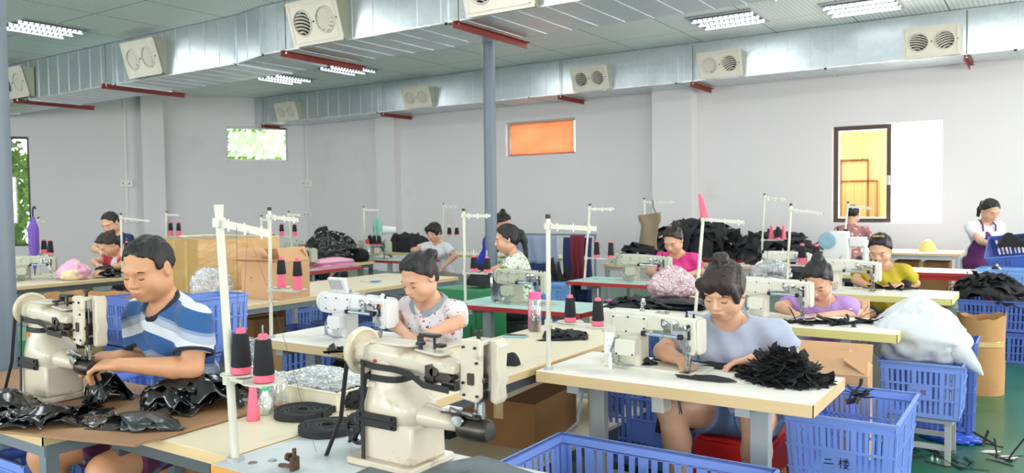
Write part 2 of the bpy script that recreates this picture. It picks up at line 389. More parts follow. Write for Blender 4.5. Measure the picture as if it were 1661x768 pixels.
duct('air_duct', 'nearer galvanised air duct crossing the upper left of the photo', [(-19.0, D1+.18, 8.15, 3.49, CEIL-.01), (-9.35, D1+.12, 8.15, 3.5, CEIL-.01), (-8.62, D1, 8.15, 3.53, CEIL-.01), (-3.6, D1, 8.2, 3.53, CEIL-.01), (3.9, D1-.02, 8.2, 3.53, CEIL-.01)], cuts=(-17.6, -15.2, -12.35, -9.35, -8.62, -5.55, -2.3), phase=.1)
duct('air_duct', 'farther galvanised air duct running along the back wall', [(-16.2, D2-.03, 13.5, 3.54, CEIL-.01), (-15.9, D2+.0, YW-.16, 3.53, CEIL-.01), (3.9, D2, YW-.16, 3.53, CEIL-.01)], cuts=(-15.7, -12.1, -9.25, -8.2, -5.25, -2.85, -.4), phase=.2)
# ---- double jet vents: wedge box, face looks down
def make_vent(w=.86, h=.5, top=.2, bot=.06, open_=(1, 1)):
    t = thing('air_vent', 'x', 'air vent')
    mb = MB(); x = w/2
    mb.add([(-x, 0, 0), (x, 0, 0), (x, 0, h), (-x, 0, h), (-x, -bot, 0), (x, -bot, 0), (x, -top, h), (-x, -top, h)], [(0, 1, 2, 3), (4, 7, 6, 5), (0, 4, 5, 1), (2, 6, 7, 3), (1, 5, 6, 2), (0, 3, 7, 4)]); mb.out('vent_box', mat('vent_side', hexc('a8a894'), .6), t)
    ang = math.atan2(top-bot, h); FM = Matrix.Translation((0, -(top+bot)/2-.03, h/2)) @ Matrix.Rotation(ang, 4, 'X') @ Matrix.Rotation(PI/2, 4, 'X')
    # face frame in its own plane: local x across, y up, z out
    hh = math.hypot(h, top-bot)
    mb = MB(); r = .165; cx = .2; N_ = 24
    outer = [(-w/2-.01, -hh/2-.01), (w/2+.01, -hh/2-.01), (w/2+.01, hh/2+.01), (-w/2-.01, hh/2+.01)]
    vs = []; fs = []
    for sx in (-1, 1):      # half plate with a round hole
        x0, x1 = (-w/2-.012, 0) if sx < 0 else (0, w/2+.012); y1 = hh/2+.01; c = sx*cx
        ring = []; sq = []
        for k in range(N_):
            a = 2*PI*k/N_+PI/4; ring.append((c+r*math.cos(a), r*math.sin(a)))
            dx, dy = math.cos(a), math.sin(a); tx = (x1-c)/dx if dx > 1e-6 else ((x0-c)/dx if dx < -1e-6 else 9); ty = y1/abs(dy) if abs(dy) > 1e-6 else 9
            tt = min(tx, ty); sq.append((c+dx*tt, dy*tt))
        o = len(vs); vs += [(a, b, .012) for a, b in ring] + [(a, b, .012) for a, b in sq] + [(a, b, -.02) for a, b in ring]+[(a, b, -.01) for a, b in sq]
        for k in range(N_):
            k2 = (k+1) % N_; fs += [(o+k, o+k2, o+N_+k2, o+N_+k), (o+k2, o+k, o+2*N_+k, o+2*N_+k2), (o+N_+k, o+N_+k2, o+3*N_+k2, o+3*N_+k)]
        for cxx in (x0, x1):
            for cyy in (-y1, y1): pass
        # corners
        for ax, ay in ((x0, -y1), (x1, -y1), (x1, y1), (x0, y1)):
            d = sorted(range(N_), key=lambda k: (sq[k][0]-ax)**2+(sq[k][1]-ay)**2)[:2]
            vs.append((ax, ay, .012)); fs.append((o+N_+d[0], o+N_+d[1], len(vs)-1))
    mb.add(vs, fs, FM)
    mb.add(MB().bb(-w/2+.03, w/2-.03, -hh/2+.03, -hh/2+.045, .012, .02).v, BF, FM); mb.add(MB().bb(-w/2+.03, w/2-.03, hh/2-.045, hh/2-.03, .012, .02).v, BF, FM)
    mb.add(MB().bb(-w/2+.03, -w/2+.045, -hh/2+.03, hh/2-.03, .012, .02).v, BF, FM); mb.add(MB().bb(w/2-.045, w/2-.03, -hh/2+.03, hh/2-.03, .012, .02).v, BF, FM)
    mb.out('face_plate', M_ivory, t)
    for i, sx in enumerate((-1, 1)):
        mb = MB(); mb.lathe([(r-.02, .0), (r-.004, .0), (r-.004, .02), (r-.014, .026), (r-.02, .02)], FM @ Matrix.Translation((sx*cx, 0, 0)), 28, False)
        o = open_[i]; rr = r-.02; tl = .25*(sx if o else .6)
        for k in range(7):
            yy = -rr+(k+.5)*2*rr/7; hw = math.sqrt(max(0, rr*rr-yy*yy)); pts = []
            for q in range(7):
                u = -1+2*q/6; pts.append((u*hw, yy+.03*(1-u*u)-.01, .008))
            R_ = FM @ Matrix.Translation((sx*cx, 0, 0)) @ Matrix.Rotation(tl, 4, 'Z')
            for p, q in zip(pts[:-1], pts[1:]):
                wd = .011 if o else .02
                mb.add([(p[0], p[1]-wd, 0), (q[0], q[1]-wd, 0), (q[0], q[1]+wd, .012), (p[0], p[1]+wd, .012)], [(0, 1, 2, 3)], R_)
        mb.out('louvre', M_ivory, t)
        mb = MB(); mb.lathe([(r-.018, -.026), (r-.018, -.022)], FM @ Matrix.Translation((sx*cx, 0, 0)), 24); mb.out('vent_throat', mat('throat' if o else 'throat_closed', hexc('26282a') if o else hexc('b8b2a4'), .8), t)
    mb = MB()
    for q in (0, w/2-.035): mb.add(MB().cyl((q, .0, .012), (q, 0, .02), .012, seg=10).v, MB().cyl((0, 0, 0), (0, 0, 1), .012, seg=10).f, FM)
    mb.out('knob', M_dark, t); return t
va = make_vent(open_=(1, 0)); vb = make_vent(open_=(1, 1)); vc = make_vent(open_=(0, 0)); vd = make_vent(open_=(0, 1)); va['used'] = 0
VT = [  # pixel x centre, duct, kind, label
 (22, 1, va, 'ivory double vent on the nearer duct, half hidden behind the left column'),
 (231, 1, vc, 'ivory double vent on the nearer duct above the left pilaster'),
 (527, 1, va, 'large ivory double vent on the nearer duct, upper left of the pipe column'),
 (820, 1, vb, 'ivory double vent cut off by the top edge above the pipe column'),
 (470, 2, vc, 'small ivory double vent at the left end of the farther duct'),
 (682, 2, vc, 'ivory double vent on the farther duct, left of the pipe column'),
 (962, 2, vb, 'ivory double vent on the farther duct above right of the orange window'),
 (1172, 2, vd, 'ivory double vent on the farther duct above the wide pilaster'),
 (1513, 2, vb, 'ivory double vent on the farther duct above the big bright window')]
used = set()
for x, dn, pr, lb in VT:
    Y = D1 if dn == 1 else D2; q = aty(x, 100, Y); yy = Y
    if dn == 1 and q.x < -9.3: yy = Y+.14
    loc = (q.x, yy-.0, DUCT+.01 if dn == 2 else DUCT-.0)
    if pr.name in used: o = copy_tree(pr, loc, 0, lb)
    else: used.add(pr.name); o = pr; o.location = loc; o['label'] = lb
    o['group'] = 'ivory double vents on the ducts'; 
    if dn == 1: o.scale = (.98, 1, 1.0)
    else: o.scale = (.82, .9, .8)
del va['used']
# ---- red oxide brackets under ducts, hung on rods
def make_bracket(L_=1.35):
    t = thing('duct_bracket', 'x', 'bracket')
    mb = MB(); mb.bb(-.03, .03, -.12, L_, -.01, 0.0); mb.bb(-.03, -.022, -.12, L_, -.075, -.01); mb.out('angle_bar', M_red, t)
    mb = MB(); mb.cyl((0, -.06, -.03), (0, -.06, .62), .006, seg=8); mb.out('hanger_rod', mat('rod', hexc('6a5a50'), .5, metal=.5), t)
    mb = MB(); mb.cyl((0, -.06, -.035), (0, -.06, -.015), .014, seg=6); mb.cyl((0, -.06, 0), (0, -.06, .015), .014, seg=6); mb.out('nut', M_steel, t); return t
b0 = make_bracket(); first = True
BR = [(20, 1, 'red duct bracket nearest the left column'), (165, 1, 'red duct bracket left of the left pilaster'), (470, 1, 'red duct bracket under the large vent left of centre'), (750, 1, 'red duct bracket just above the top of the pipe column'),
      (427, 2, 'red duct bracket above the small tree window'), (622, 2, 'red duct bracket above the narrow pilaster'), (910, 2, 'red duct bracket above the orange window'), (1125, 2, 'red duct bracket at the top of the wide pilaster'), (1568, 2, 'red duct bracket right of the big bright window')]
for x, dn, lb in BR:
    Y = D1 if dn == 1 else D2; q = aty(x, 100, Y); loc = (q.x, Y+(.12 if dn == 1 and q.x < -9 else 0), DUCT-.022)
    if first: o = b0; o.location = loc; o['label'] = lb; first = False
    else: o = copy_tree(b0, loc, 0, lb)
    if dn == 2: o.scale = (1, .68, 1)
    o['group'] = 'red brackets under the ducts'
# ---- ceiling troffers
M_tube = mat('lamp_tube', (1, 1, 1), .4, emit=(.93, .97, 1), es=2.6)
M_refl = mat('troffer_reflector', hexc('6f8290'), .6)
def make_light():
    t = thing('ceiling_light', 'x', 'ceiling light')
    mb = MB(); mb.bb(-.6, .6, -.6, .6, .0, .012)
    for k in (-1, 0, 1): pass
    mb.out('panel', mat('troffer_panel', hexc('a9adad'), .5), t)
    for k in (-1, 0, 1):
        m2 = MB(); x = k*.34; m2.add([(x-.12, -.55, -.012), (x+.12, -.55, -.012), (x+.12, .55, -.012), (x-.12, .55, -.012), (x-.05, -.5, .0), (x+.05, -.5, .0), (x+.05, .5, 0), (x-.05, .5, 0)], [(0, 1, 5, 4), (1, 2, 6, 5), (2, 3, 7, 6), (3, 0, 4, 7), (4, 5, 6, 7)])
        r = m2.out('reflector', M_refl, t)
        m2 = MB(); m2.cyl((x, -.55, -.02), (x, .55, -.02), .024, seg=10); m2.out('lamp_tube', M_tube, r, smooth=True)
        m2 = MB()
        for q in range(12): m2.bb(x-.1, x+.1, -.52+q*.0945, -.515+q*.0945, -.04, -.01)
        m2.out('louvre_fin', M_refl, r)
    return t
l0 = make_light(); first = True
LT = [(68, 45, 'ceiling light at the upper left corner beside the column'), (462, 127, 'ceiling light farthest left between the two ducts'), (565, 111, 'ceiling light between the ducts, above the large left vent bracket'), (1181, 31, 'ceiling light right of centre near the top edge'), (1398, 9, 'ceiling light at the top edge above the big bright window')]
LPOS = []
for x, y, lb in LT:
    q = at(x, y, CEIL); LPOS.append((q.x, q.y))
    if first: o = l0; first = False
    else: o = copy_tree(l0)
    o.location = (q.x, q.y, CEIL-.014); o['label'] = lb; o['group'] = 'ceiling lights'
    if x > 1000: o.rotation_euler.z = PI/2
    o.scale = (.8, .8, 1)
# ---- world, sun, lights
w = bpy.data.worlds.new('World'); bpy.context.scene.world = w; w.use_nodes = True
w.node_tree.nodes['Background'].inputs[0].default_value = (.95, .98, 1, 1); w.node_tree.nodes['Background'].inputs[1].default_value = 4.5
def area(name, loc, rot, sx, sy, power, col=(1, 1, 1), spread=PI):
    l = bpy.data.lights.new(name, 'AREA'); l.shape = 'RECTANGLE'; l.size = sx; l.size_y = sy; l.energy = power; l.color = col; l.spread = spread
    o = bpy.data.objects.new(name, l); C.objects.link(o); o.location = loc; o.rotation_euler = rot; return o
for i, s in enumerate((1.2, 5.2, 9.2, 13.2)): area('daylight_right_%d' % i, (XR+.1, YW-s-1.1, 2.0), (0, PI/2, 0), 2.0, 2.2, 170 if i < 2 else 70, (1, .97, .95))
for i, s in enumerate((1.5, 6, 10.5, 15, 19.5)): area('daylight_rear_%d' % i, (XR-s-1.3, YR-.05, 1.95), (PI/2, 0, 0), 2.6, 2.1, 145, (.97, .99, 1))
area('daylight_back_window', ((midx+XC+.8), YW+.25, 1.95), (-PI/2, 0, 0), 1.5, 1.5, 120, (1, .97, .93))
area('daylight_tree_window', tuple(CORN+LD*((lw1[0]+lw1[1])/2)-LN*.1+V(0, 0, (lw1[2]+lw1[3])/2)), (-PI/2, 0, math.atan2(LD.y, LD.x)), 1.3, .6, 15, (.9, 1, .95))
for x in (-12.6, -8.6, -4.6, -.9):
    for y in (2.2, 5.4, 10.4): area('troffer_lamp', (x, y, CEIL-.06), (0, 0, 0), 1.1, 1.1, 42, (.94, .97, 1))
# trees outside the two left windows
def tree(label, c, r, seed, n=1500):
    t = thing('leafy_tree', label, 'tree', (c.x, c.y, 0)); rr = random.Random(seed)
    mb = MB(); mb.tube([(0, 0, 0), (.1, .05, 1.2), (-.05, .1, 2.4), (.1, 0, c.z)], [.14, .11, .09, .05], 8)
    for k in range(9):
        a = rr.uniform(0, 2*PI); z = rr.uniform(1.2, c.z); mb.tube([(0, 0, z), (math.cos(a)*r*.5, math.sin(a)*r*.5, z+.3), (math.cos(a)*r*.9, math.sin(a)*r*.9, z+.9)], [.05, .035, .015], 6)
    mb.out('trunk', mat('bark', hexc('6b5a44'), .9, var=.2), t)
    mb = MB()
    for k in range(n):
        d = Vector((rr.gauss(0, 1), rr.gauss(0, 1), rr.gauss(0, 1))).normalized()*r*rr.uniform(.25, 1)**.6; d.z *= 1.25
        M = Matrix.Translation((d.x, d.y, c.z+d.z)) @ Matrix.Rotation(rr.uniform(0, 6.3), 4, 'Z') @ Matrix.Rotation(rr.uniform(-1.2, 1.2), 4, 'X') @ Matrix.Diagonal((1, 1, 1, 1))
        L_ = rr.uniform(.09, .2); mb.add([(0, -L_, 0), (L_*.45, 0, .01), (0, L_, -.01), (-L_*.45, 0, .01)], [(0, 1, 2, 3)], M)
    lm = mat('leaf_green', hexc('93bf3a'), .5, var=.6, vscale=3); mb.out('foliage', lm, t); return t
p = CORN + LD*((lw2[0]+lw2[1])/2+1.3) - LN*2.4; tree('bright green leafy tree outside the tall window at the left edge', V(p.x, p.y, 1.9), 1.9, 3, 9000)
p = CORN + LD*((lw1[0]+lw1[1])/2) - LN*4.0; tree('leafy tree outside the small high window left of centre', V(p.x, p.y, 2.7), 1.5, 5, 1500)
struct(MB().bb(-42, 12, YW+.3, 30, -.12, -.02).out('ground', mat('outside_ground', hexc('8a9a6a'), .9)))
# ---- camera
cam = bpy.data.cameras.new('Camera'); co = bpy.data.objects.new('Camera', cam); C.objects.link(co); bpy.context.scene.camera = co
cam.sensor_width = 36; cam.lens = FPX/1661*36; cam.clip_start = .05; cam.clip_end = 200
co.matrix_world = Matrix(((RT.x, UP.x, -FW.x, EYEP.x), (RT.y, UP.y, -FW.y, EYEP.y), (RT.z, UP.z, -FW.z, EYEP.z), (0, 0, 0, 1)))
cam.dof.use_dof = True; cam.dof.focus_distance = 3.1; cam.dof.aperture_fstop = 5
sc_ = bpy.context.scene; sc_.view_settings.view_transform = 'Standard'; sc_.view_settings.look = 'None'; sc_.view_settings.gamma = 1; sc_.view_settings.exposure = .06
# ================================================ FIELD MODELLING (smooth unions meshed with surface nets)
class Fld:
    def __init__(s, lo, hi, h):
        s.lo = np.array(lo, float); s.h = h; n = np.ceil((np.array(hi)-s.lo)/h).astype(int)+1
        s.n = n; s.F = np.full(tuple(n), .08, np.float32); s.ax = [s.lo[i]+h*np.arange(n[i]) for i in range(3)]
    def blk(s, lo, hi):
        a = np.clip(np.floor((np.array(lo)-s.lo)/s.h).astype(int), 0, s.n); b = np.clip(np.ceil((np.array(hi)-s.lo)/s.h).astype(int)+1, 0, s.n)
        if (b <= a).any(): return None, None
        sl = tuple(slice(a[i], b[i]) for i in range(3))
        X, Y, Z = np.meshgrid(*[s.ax[i][a[i]:b[i]] for i in range(3)], indexing='ij')
        return sl, np.stack([X, Y, Z], -1)
    def put(s, fn, lo, hi, k=.02, op='u'):
        m = k+.012; sl, P_ = s.blk(np.array(lo)-m, np.array(hi)+m)
        if sl is None: return
        d = fn(P_); a = s.F[sl]
        if op == 'u':
            h = np.maximum(k-np.abs(a-d), 0)/max(k, 1e-6); s.F[sl] = np.minimum(a, d)-h*h*k*.25
        else:
            d = -d; h = np.maximum(k-np.abs(a-d), 0)/max(k, 1e-6); s.F[sl] = np.maximum(a, d)+h*h*k*.25
    def cone(s, a, b, r1, r2, k=.02, op='u', cut=None, sq=None):
        a = np.array(a, float); b = np.array(b, float); R = max(r1, r2)
        def fn(P_):
            Q = P_
            if sq is not None:
                n_, q = np.array(sq[0], float), sq[1]; n_ = n_/np.linalg.norm(n_); Q = P_ + n_*(((P_-a)@n_)*(1/q-1))[..., None]
            ba = b-a; t = np.clip(((Q-a)@ba)/max(ba@ba, 1e-9), 0, 1)
            d = np.linalg.norm(Q-a-t[..., None]*ba, axis=-1)-(r1+(r2-r1)*t)
            if sq is not None: d = d*min(1, sq[1])
            if cut is not None:
                for p0, n_ in (cut if isinstance(cut, list) else [cut]): d = np.maximum(d, (P_-np.array(p0))@np.array(n_))
            return d
        s.put(fn, np.minimum(a, b)-R, np.maximum(a, b)+R, k, op)
    def ell(s, c, r, M=None, k=.02, op='u', cut=None):
        c = np.array(c, float); r = np.array(r, float); R = r.max()
        M = np.eye(3) if M is None else np.array(M)[:3, :3]
        def fn(P_):
            q = (P_-c)@M; k0 = np.linalg.norm(q/r, axis=-1); k1 = np.linalg.norm(q/(r*r), axis=-1); d = k0*(k0-1)/np.maximum(k1, 1e-6)
            if cut is not None:
                for p0, n_ in (cut if isinstance(cut, list) else [cut]): d = np.maximum(d, (P_-np.array(p0))@np.array(n_))
            return d
        s.put(fn, c-R, c+R, k, op)
    def cutp(s, p0, n_):
        X, Y, Z = np.meshgrid(*s.ax, indexing='ij', sparse=True); p0 = np.array(p0); n_ = np.array(n_)/np.linalg.norm(n_)
        s.F = np.maximum(s.F, ((X-p0[0])*n_[0]+(Y-p0[1])*n_[1]+(Z-p0[2])*n_[2]).astype(np.float32))
    def wob(s, fn):
        X, Y, Z = np.meshgrid(*s.ax, indexing='ij', sparse=True); s.F = s.F + fn(X, Y, Z).astype(np.float32)
    def mesh(s):
        F = s.F; F[0] = F[-1] = .05; F[:, 0] = F[:, -1] = .05; F[:, :, 0] = F[:, :, -1] = .05
        S = F < 0; n = F.shape
        c = S[:-1, :-1, :-1].astype(np.int8)
        for d in ((1, 0, 0), (0, 1, 0), (0, 0, 1), (1, 1, 0), (1, 0, 1), (0, 1, 1), (1, 1, 1)):
            c = c + S[d[0]:n[0]-1+d[0], d[1]:n[1]-1+d[1], d[2]:n[2]-1+d[2]]
        I = np.argwhere((c > 0) & (c < 8)); idx = np.full(c.shape, -1, np.int32); idx[tuple(I.T)] = np.arange(len(I))
        acc = np.zeros((len(I), 3)); cnt = np.zeros(len(I))
        co = [(0, 0, 0), (1, 0, 0), (0, 1, 0), (0, 0, 1), (1, 1, 0), (1, 0, 1), (0, 1, 1), (1, 1, 1)]
        for a in co:
            for ax in range(3):
                if a[ax]: continue
                b = list(a); b[ax] = 1; A = I+np.array(a); B_ = I+np.array(b); fa = F[tuple(A.T)]; fb = F[tuple(B_.T)]
                m = (fa < 0) != (fb < 0); t = np.where(m, fa/np.where(m, fa-fb, 1), 0); p = np.array(a)[None].repeat(len(I), 0).astype(float); p[:, ax] = t
                acc[m] += p[m]; cnt[m] += 1
        V_ = s.lo+(I+acc/cnt[:, None])*s.h; Q = []
        for ax in range(3):
            sa = [slice(None)]*3; sb = [slice(None)]*3; sa[ax] = slice(0, -1); sb[ax] = slice(1, None)
            cr = S[tuple(sa)] != S[tuple(sb)]; E = np.argwhere(cr); u, v = [(1, 2), (2, 0), (0, 1)][ax]
            E = E[(E[:, u] > 0) & (E[:, v] > 0) & (E[:, u] < n[u]-1) & (E[:, v] < n[v]-1)]
            def g(du, dv): e = E.copy(); e[:, u] -= du; e[:, v] -= dv; return idx[tuple(e.T)]
            q = np.stack([g(1, 1), g(0, 1), g(0, 0), g(1, 0)], 1); ins = S[tuple(E.T)]; q[~ins] = q[~ins][:, ::-1]; Q.append(q)
        return V_, np.concatenate(Q)
def npmesh(name, V_, Q, m, parent=None, smooth=True, facemat=None):
    me = bpy.data.meshes.new(name); Q = Q[(Q >= 0).all(1)]
    me.vertices.add(len(V_)); me.vertices.foreach_set('co', V_.astype(np.float32).ravel()); k = Q.shape[1]
    me.loops.add(Q.size); me.loops.foreach_set('vertex_index', Q.astype(np.int32).ravel())
    me.polygons.add(len(Q)); me.polygons.foreach_set('loop_start', np.arange(0, Q.size, k, dtype=np.int32)); me.polygons.foreach_set('loop_total', np.full(len(Q), k, np.int32))
    if smooth: me.polygons.foreach_set('use_smooth', np.ones(len(Q), bool))
    for q in (m if isinstance(m, (list, tuple)) else [m]): me.materials.append(q)
    if facemat is not None: me.polygons.foreach_set('material_index', facemat(V_[Q].mean(1)).astype(np.int32))
    me.update(calc_edges=True); me.validate()
    o = bpy.data.objects.new(name, me); C.objects.link(o)
    if parent: o.parent = parent
    return o
def keep_big(V_, Q, minv=60):
    return V_, Q
# ================================================ PEOPLE
M_skin = mat('skin', hexc('d2a284'), .48, var=.07, vscale=14, sss=.12, bump=.0006, bscale=160)
M_skin2 = mat('skin_tanned', hexc('bd8560'), .5, var=.08, vscale=14, sss=.12, bump=.0006, bscale=160)
M_lip = mat('lips', hexc('bd7664'), .45)
M_hair = mat('black_hair', hexc('0a0808'), .5, var=.5, vscale=60, bump=.005, bscale=90, stretch=(1, 1, .15))
M_hair2 = mat('brown_black_hair', hexc('22150f'), .5, var=.5, vscale=60, bump=.005, bscale=90, stretch=(1, 1, .15))
M_lash = mat('lashes', hexc('1a1212'), .6)
def rotm(yaw, pitch, roll=0.): return np.array(Matrix.Rotation(yaw, 3, 'Z') @ Matrix.Rotation(roll, 3, 'Y') @ Matrix.Rotation(pitch, 3, 'X'))
def nrm(v): v = np.array(v, float); return v/max(np.linalg.norm(v), 1e-9)
def ik(S, W, l1, l2, pole):
    S = np.array(S, float); W = np.array(W, float); d = W-S; L_ = np.linalg.norm(d)
    if L_ > (l1+l2)*.985: W = S+d/L_*(l1+l2)*.985; d = W-S; L_ = np.linalg.norm(d)
    a = (l1*l1-l2*l2+L_*L_)/(2*L_); h = math.sqrt(max(l1*l1-a*a, 0)); n = d/L_; p = np.array(pole, float); p = p-n*(p@n); return S+n*a+nrm(p)*h, W
def hand(F, W, fd, up, side, curl=(.5, .5, .4), k=.005, sc=1., spread=1., thumb=.7):
    # W wrist, fd finger direction, up = back of hand; side = +1 thumb on the +cross side
    fd = nrm(fd); up = nrm(np.array(up)-fd*(np.array(up)@fd)); sd = np.cross(fd, up)*side; W = np.array(W)
    offs = (.030, .010, -.010, -.028); lens = (.95, 1.05, .98, .78)
    for o, ln in zip(offs, lens):
        kn = W+fd*(.088-.3*abs(o-.008))*sc+sd*o*sc; F.cone(W+sd*o*.55*sc+fd*.008, kn, .016*sc, .0125*sc, k=.012)
        p = kn; ang = 0; dd = fd+sd*o*2.*spread
        for j, (l, c) in enumerate(zip((.044, .027, .022), curl)):
            ang += c; v = nrm(nrm(dd)*math.cos(ang)-up*math.sin(ang)); q = p+v*l*ln*sc; F.cone(p, q, (.0098-.001*j)*sc, (.0092-.001*j)*sc, k=k); p = q
    p = W+sd*.022*sc+fd*.02*sc; F.cone(W+fd*.01, p, .016*sc, .015*sc, k=.012)
    v = nrm(fd*.75+sd*thumb-up*.25); q = p+v*.04*sc; F.cone(p, q, .0145*sc, .0115*sc, k=.01)
    v = nrm(fd*1.0+sd*thumb*.25-up*.35); r = q+v*.03*sc; F.cone(q, r, .011*sc, .0098*sc, k=k); v = nrm(fd-up*.4-sd*.1); F.cone(r, r+v*.022*sc, .0098*sc, .0078*sc, k=k)
def person(label, loc, rz, hipz=.5, lean=.25, twist=0., yaw=0., pitch=.5, roll=0., hands=None, grid=.008, male=False, skin=None, hairm=None, hair='bun', shirt=None, pants=None, sleeve=.55, neck=.085, neckv=None, legs='sit', knees=None, ankles=None, palms=None, curl=(.5, .5, .4), shw=None, stout=1., pants_len=.5, hairpos=None, extra=None, slump=0., poles=None, hs=1., lsl=.55, hgrid=None, wrists_local=False, headoff=None, shirtlen=.07, bump=0., thumbs=.7, fdirs=None, elbows=None, collar=None, colw=.014, capth=None):
    root = thing('person', label, 'person', (loc[0], loc[1], 0), rz)
    inv = np.array(Matrix.Rotation(-rz, 3, 'Z')); L3 = np.array([loc[0], loc[1], 0.])
    tol = (lambda p: np.array(p, float)) if wrists_local else (lambda p: inv@(np.array(p, float)-L3))
    skin = skin or M_skin; hairm = hairm or M_hair; st = stout
    T = rotm(twist, 0); u = T@np.array([0, -math.sin(lean), math.cos(lean)]); x = T@np.array([1., 0, 0]); fr = np.cross(u, x)*1.; fr = nrm(np.cross(x, u))*-1
    fr = nrm(-np.cross(u, x)) if (-np.cross(u, x))[1] < 0 else nrm(np.cross(u, x))
    R_ = np.stack([x, -fr, u], 1)         # columns: right, back, up of the torso
    P0 = np.array([0, 0, hipz]); sw = shw or (.185 if male else .165)
    u2 = nrm(u+fr*slump)
    mid = P0+u*.2; ch = mid+u2*.17; Nb = mid+u2*.30
    nd = nrm(u2*.75+fr*.35+np.array([0, 0, .25])); hp = Nb+nd*.085
    if headoff is not None: hp = hp+np.array(headoff)
    HR = T@rotm(yaw, pitch, roll); hc = hp+HR@np.array([0, -.02, .085])*hs
    f_torso = lambda F, g, k: (F.ell(P0+np.array([0, .01, .03]), np.array([.165, .125, .12])*st+g, k=k), F.ell(P0+u*.15, np.array([.142, .108, .13])*st+g, M=R_, k=.05), F.ell(ch, np.array([.152 if not male else .165, .112, .155])*[st, st, 1]+g, M=R_, k=.05))
    sh = []
    for i, sg in enumerate((-1, 1)):
        tgt = tol(hands[i]) if hands and hands[i] is not None else None
        S = mid+u2*.255+x*sg*sw
        if tgt is not None: S = S+nrm(tgt-S)*.025
        sh.append(S)
    arms = []
    for i, sg in enumerate((-1, 1)):
        S = sh[i]
        if hands and hands[i] is not None:
            pole = (poles[i] if poles else x*sg*.6+np.array([0, .5, -1.])); E, W = ik(S, tol(hands[i]), .275 if not male else .29, .235 if not male else .25, pole)
            if elbows and elbows[i] is not None: E = tol(elbows[i]); W = tol(hands[i])
        else: E = S+np.array([sg*.05, .0, -.26]); W = E+fr*.2+np.array([0, 0, -.08])
        arms.append((S, E, W))
    pts = [hc+.17, hc-.17, P0+[.3, .3, 0], P0-[.3, .25, 0]] + [p+.16*s_ for a in arms for p in a for s_ in (-1, 1)]
    hipj = [P0+np.array([sg*.09, -.0, .0]) for sg in (-1, 1)]
    if knees is None: knees = [(-.14, -.40, .50), (.14, -.40, .50)] if legs == 'sit' else [(-.1, -.03, .48), (.1, -.02, .48)]
    if ankles is None: ankles = [(-.13, -.36, .09), (.13, -.36, .09)] if legs == 'sit' else [(-.11, .03, .09), (.11, .03, .09)]
    knees = [np.array(k_, float) for k_ in knees]; ankles = [np.array(a_, float) for a_ in ankles]
    pts += [k_+.12*s_ for k_ in knees for s_ in (-1, 1)]+[a_+np.array([0, -.18, -.09]) for a_ in ankles]+[a_+.08 for a_ in ankles]+[a_-.08 for a_ in ankles]
    pts = np.array(pts); lo = pts.min(0)-.02; hi = pts.max(0)+.02; lo[2] = max(lo[2], -.02)
    F = Fld(lo, hi, grid)
    f_torso(F, 0., .04)
    F.cone(sh[0], sh[1], .05*st, .05*st, k=.04)
    F.cone(Nb-u2*.03, hp+HR@np.array([0, .0, .02]), .058 if male else .05, .052 if male else .045, k=.03)
    F.cone(Nb-u2*.02+x*.05, Nb+u*.03, .035, .03, k=.03); F.cone(Nb-u2*.02-x*.05, Nb+u*.03, .035, .03, k=.03)
    if not male:
        for sg in (-1, 1): F.ell(ch+fr*.085*st+x*sg*.065+u2*.0, (.058, .055, .055), k=.03)
    ar = st**.7
    for i, (S, E, W) in enumerate(arms):
        F.cone(S, E, (.05 if male else .045)*ar, (.04 if male else .036)*ar, k=.02)
        m_ = E+(W-E)*.25; F.cone(E, m_, (.038 if male else .035)*ar, (.041 if male else .037)*ar, k=.012); F.cone(m_, W, (.041 if male else .036)*ar, .0255 if male else .0225, k=.012, sq=None)
        fd = (tol(hands[i]+np.array(fdirs[i]))-tol(hands[i])) if fdirs and fdirs[i] is not None else nrm(W-E)
        up = inv@np.array(palms[i]) if palms and palms[i] is not None else np.array([0, 0, 1.])
        cl = curl[i] if isinstance(curl[0], (tuple, list)) else curl
        side = 1 if np.cross(nrm(fd), nrm(up))@(-x*(-1 if i == 0 else 1)) > 0 else -1
        hand(F, W, fd, up, side, cl, k=min(.005, grid), sc=1.05 if male else .97, thumb=thumbs)
    for i in (0, 1):
        F.cone(hipj[i], knees[i], .092*st, .06*st, k=.03); kn, an = knees[i], ankles[i]
        m_ = kn+(an-kn)*.3+np.array([0, .015, 0]); F.cone(kn, m_, .056*st, .056*st, k=.02); F.cone(m_, an, .056*st, .034, k=.02)
        F.ell(an+np.array([0, -.06, -.055]), (.042, .12, .032), k=.03); F.ell(an+np.array([0, .03, -.05]), (.032, .035, .035), k=.02)
    # ---- head
    def hp_(p): return hc+HR@(np.array(p)*hs)
    def E_(p, r, k=.012, op='u', M=None): F.ell(hp_(p), np.array(r)*hs, M=HR if M is None else HR@M, k=k, op=op)
    jw = 1.06 if male else 1.
    E_((0, .012, .033), (.075, .092, .082), k=.01); E_((0, -.018, -.03), (.063*jw, .07, .08), k=.03); E_((0, -.045, -.085), (.034*jw, .035, .027), k=.03)
    for sg in (-1, 1):
        E_((sg*.036, -.052, -.035), (.03, .028, .034), k=.02); E_((sg*.045, .0, -.06), (.022*jw, .045, .03), k=.03)
    E_((0, -.073, .022), (.052, .016, .013), k=.018)
    for sg in (-1, 1):
        E_((sg*.031, -.093, .0), (.019, .016, .011), k=.01, op='s'); E_((sg*.031, -.068, -.001), (.016, .0145, .0125), k=.004)
    F.cone(hp_((0, -.083, .008)), hp_((0, -.102, -.026)), .0065*hs, .0105*hs, k=.01)
    E_((0, -.1, -.03), (.011, .011, .009), k=.006)
    for sg in (-1, 1): E_((sg*.0125, -.092, -.033), (.0078, .0095, .007), k=.006)
    E_((0, -.08, -.06), (.028, .014, .018), k=.015)
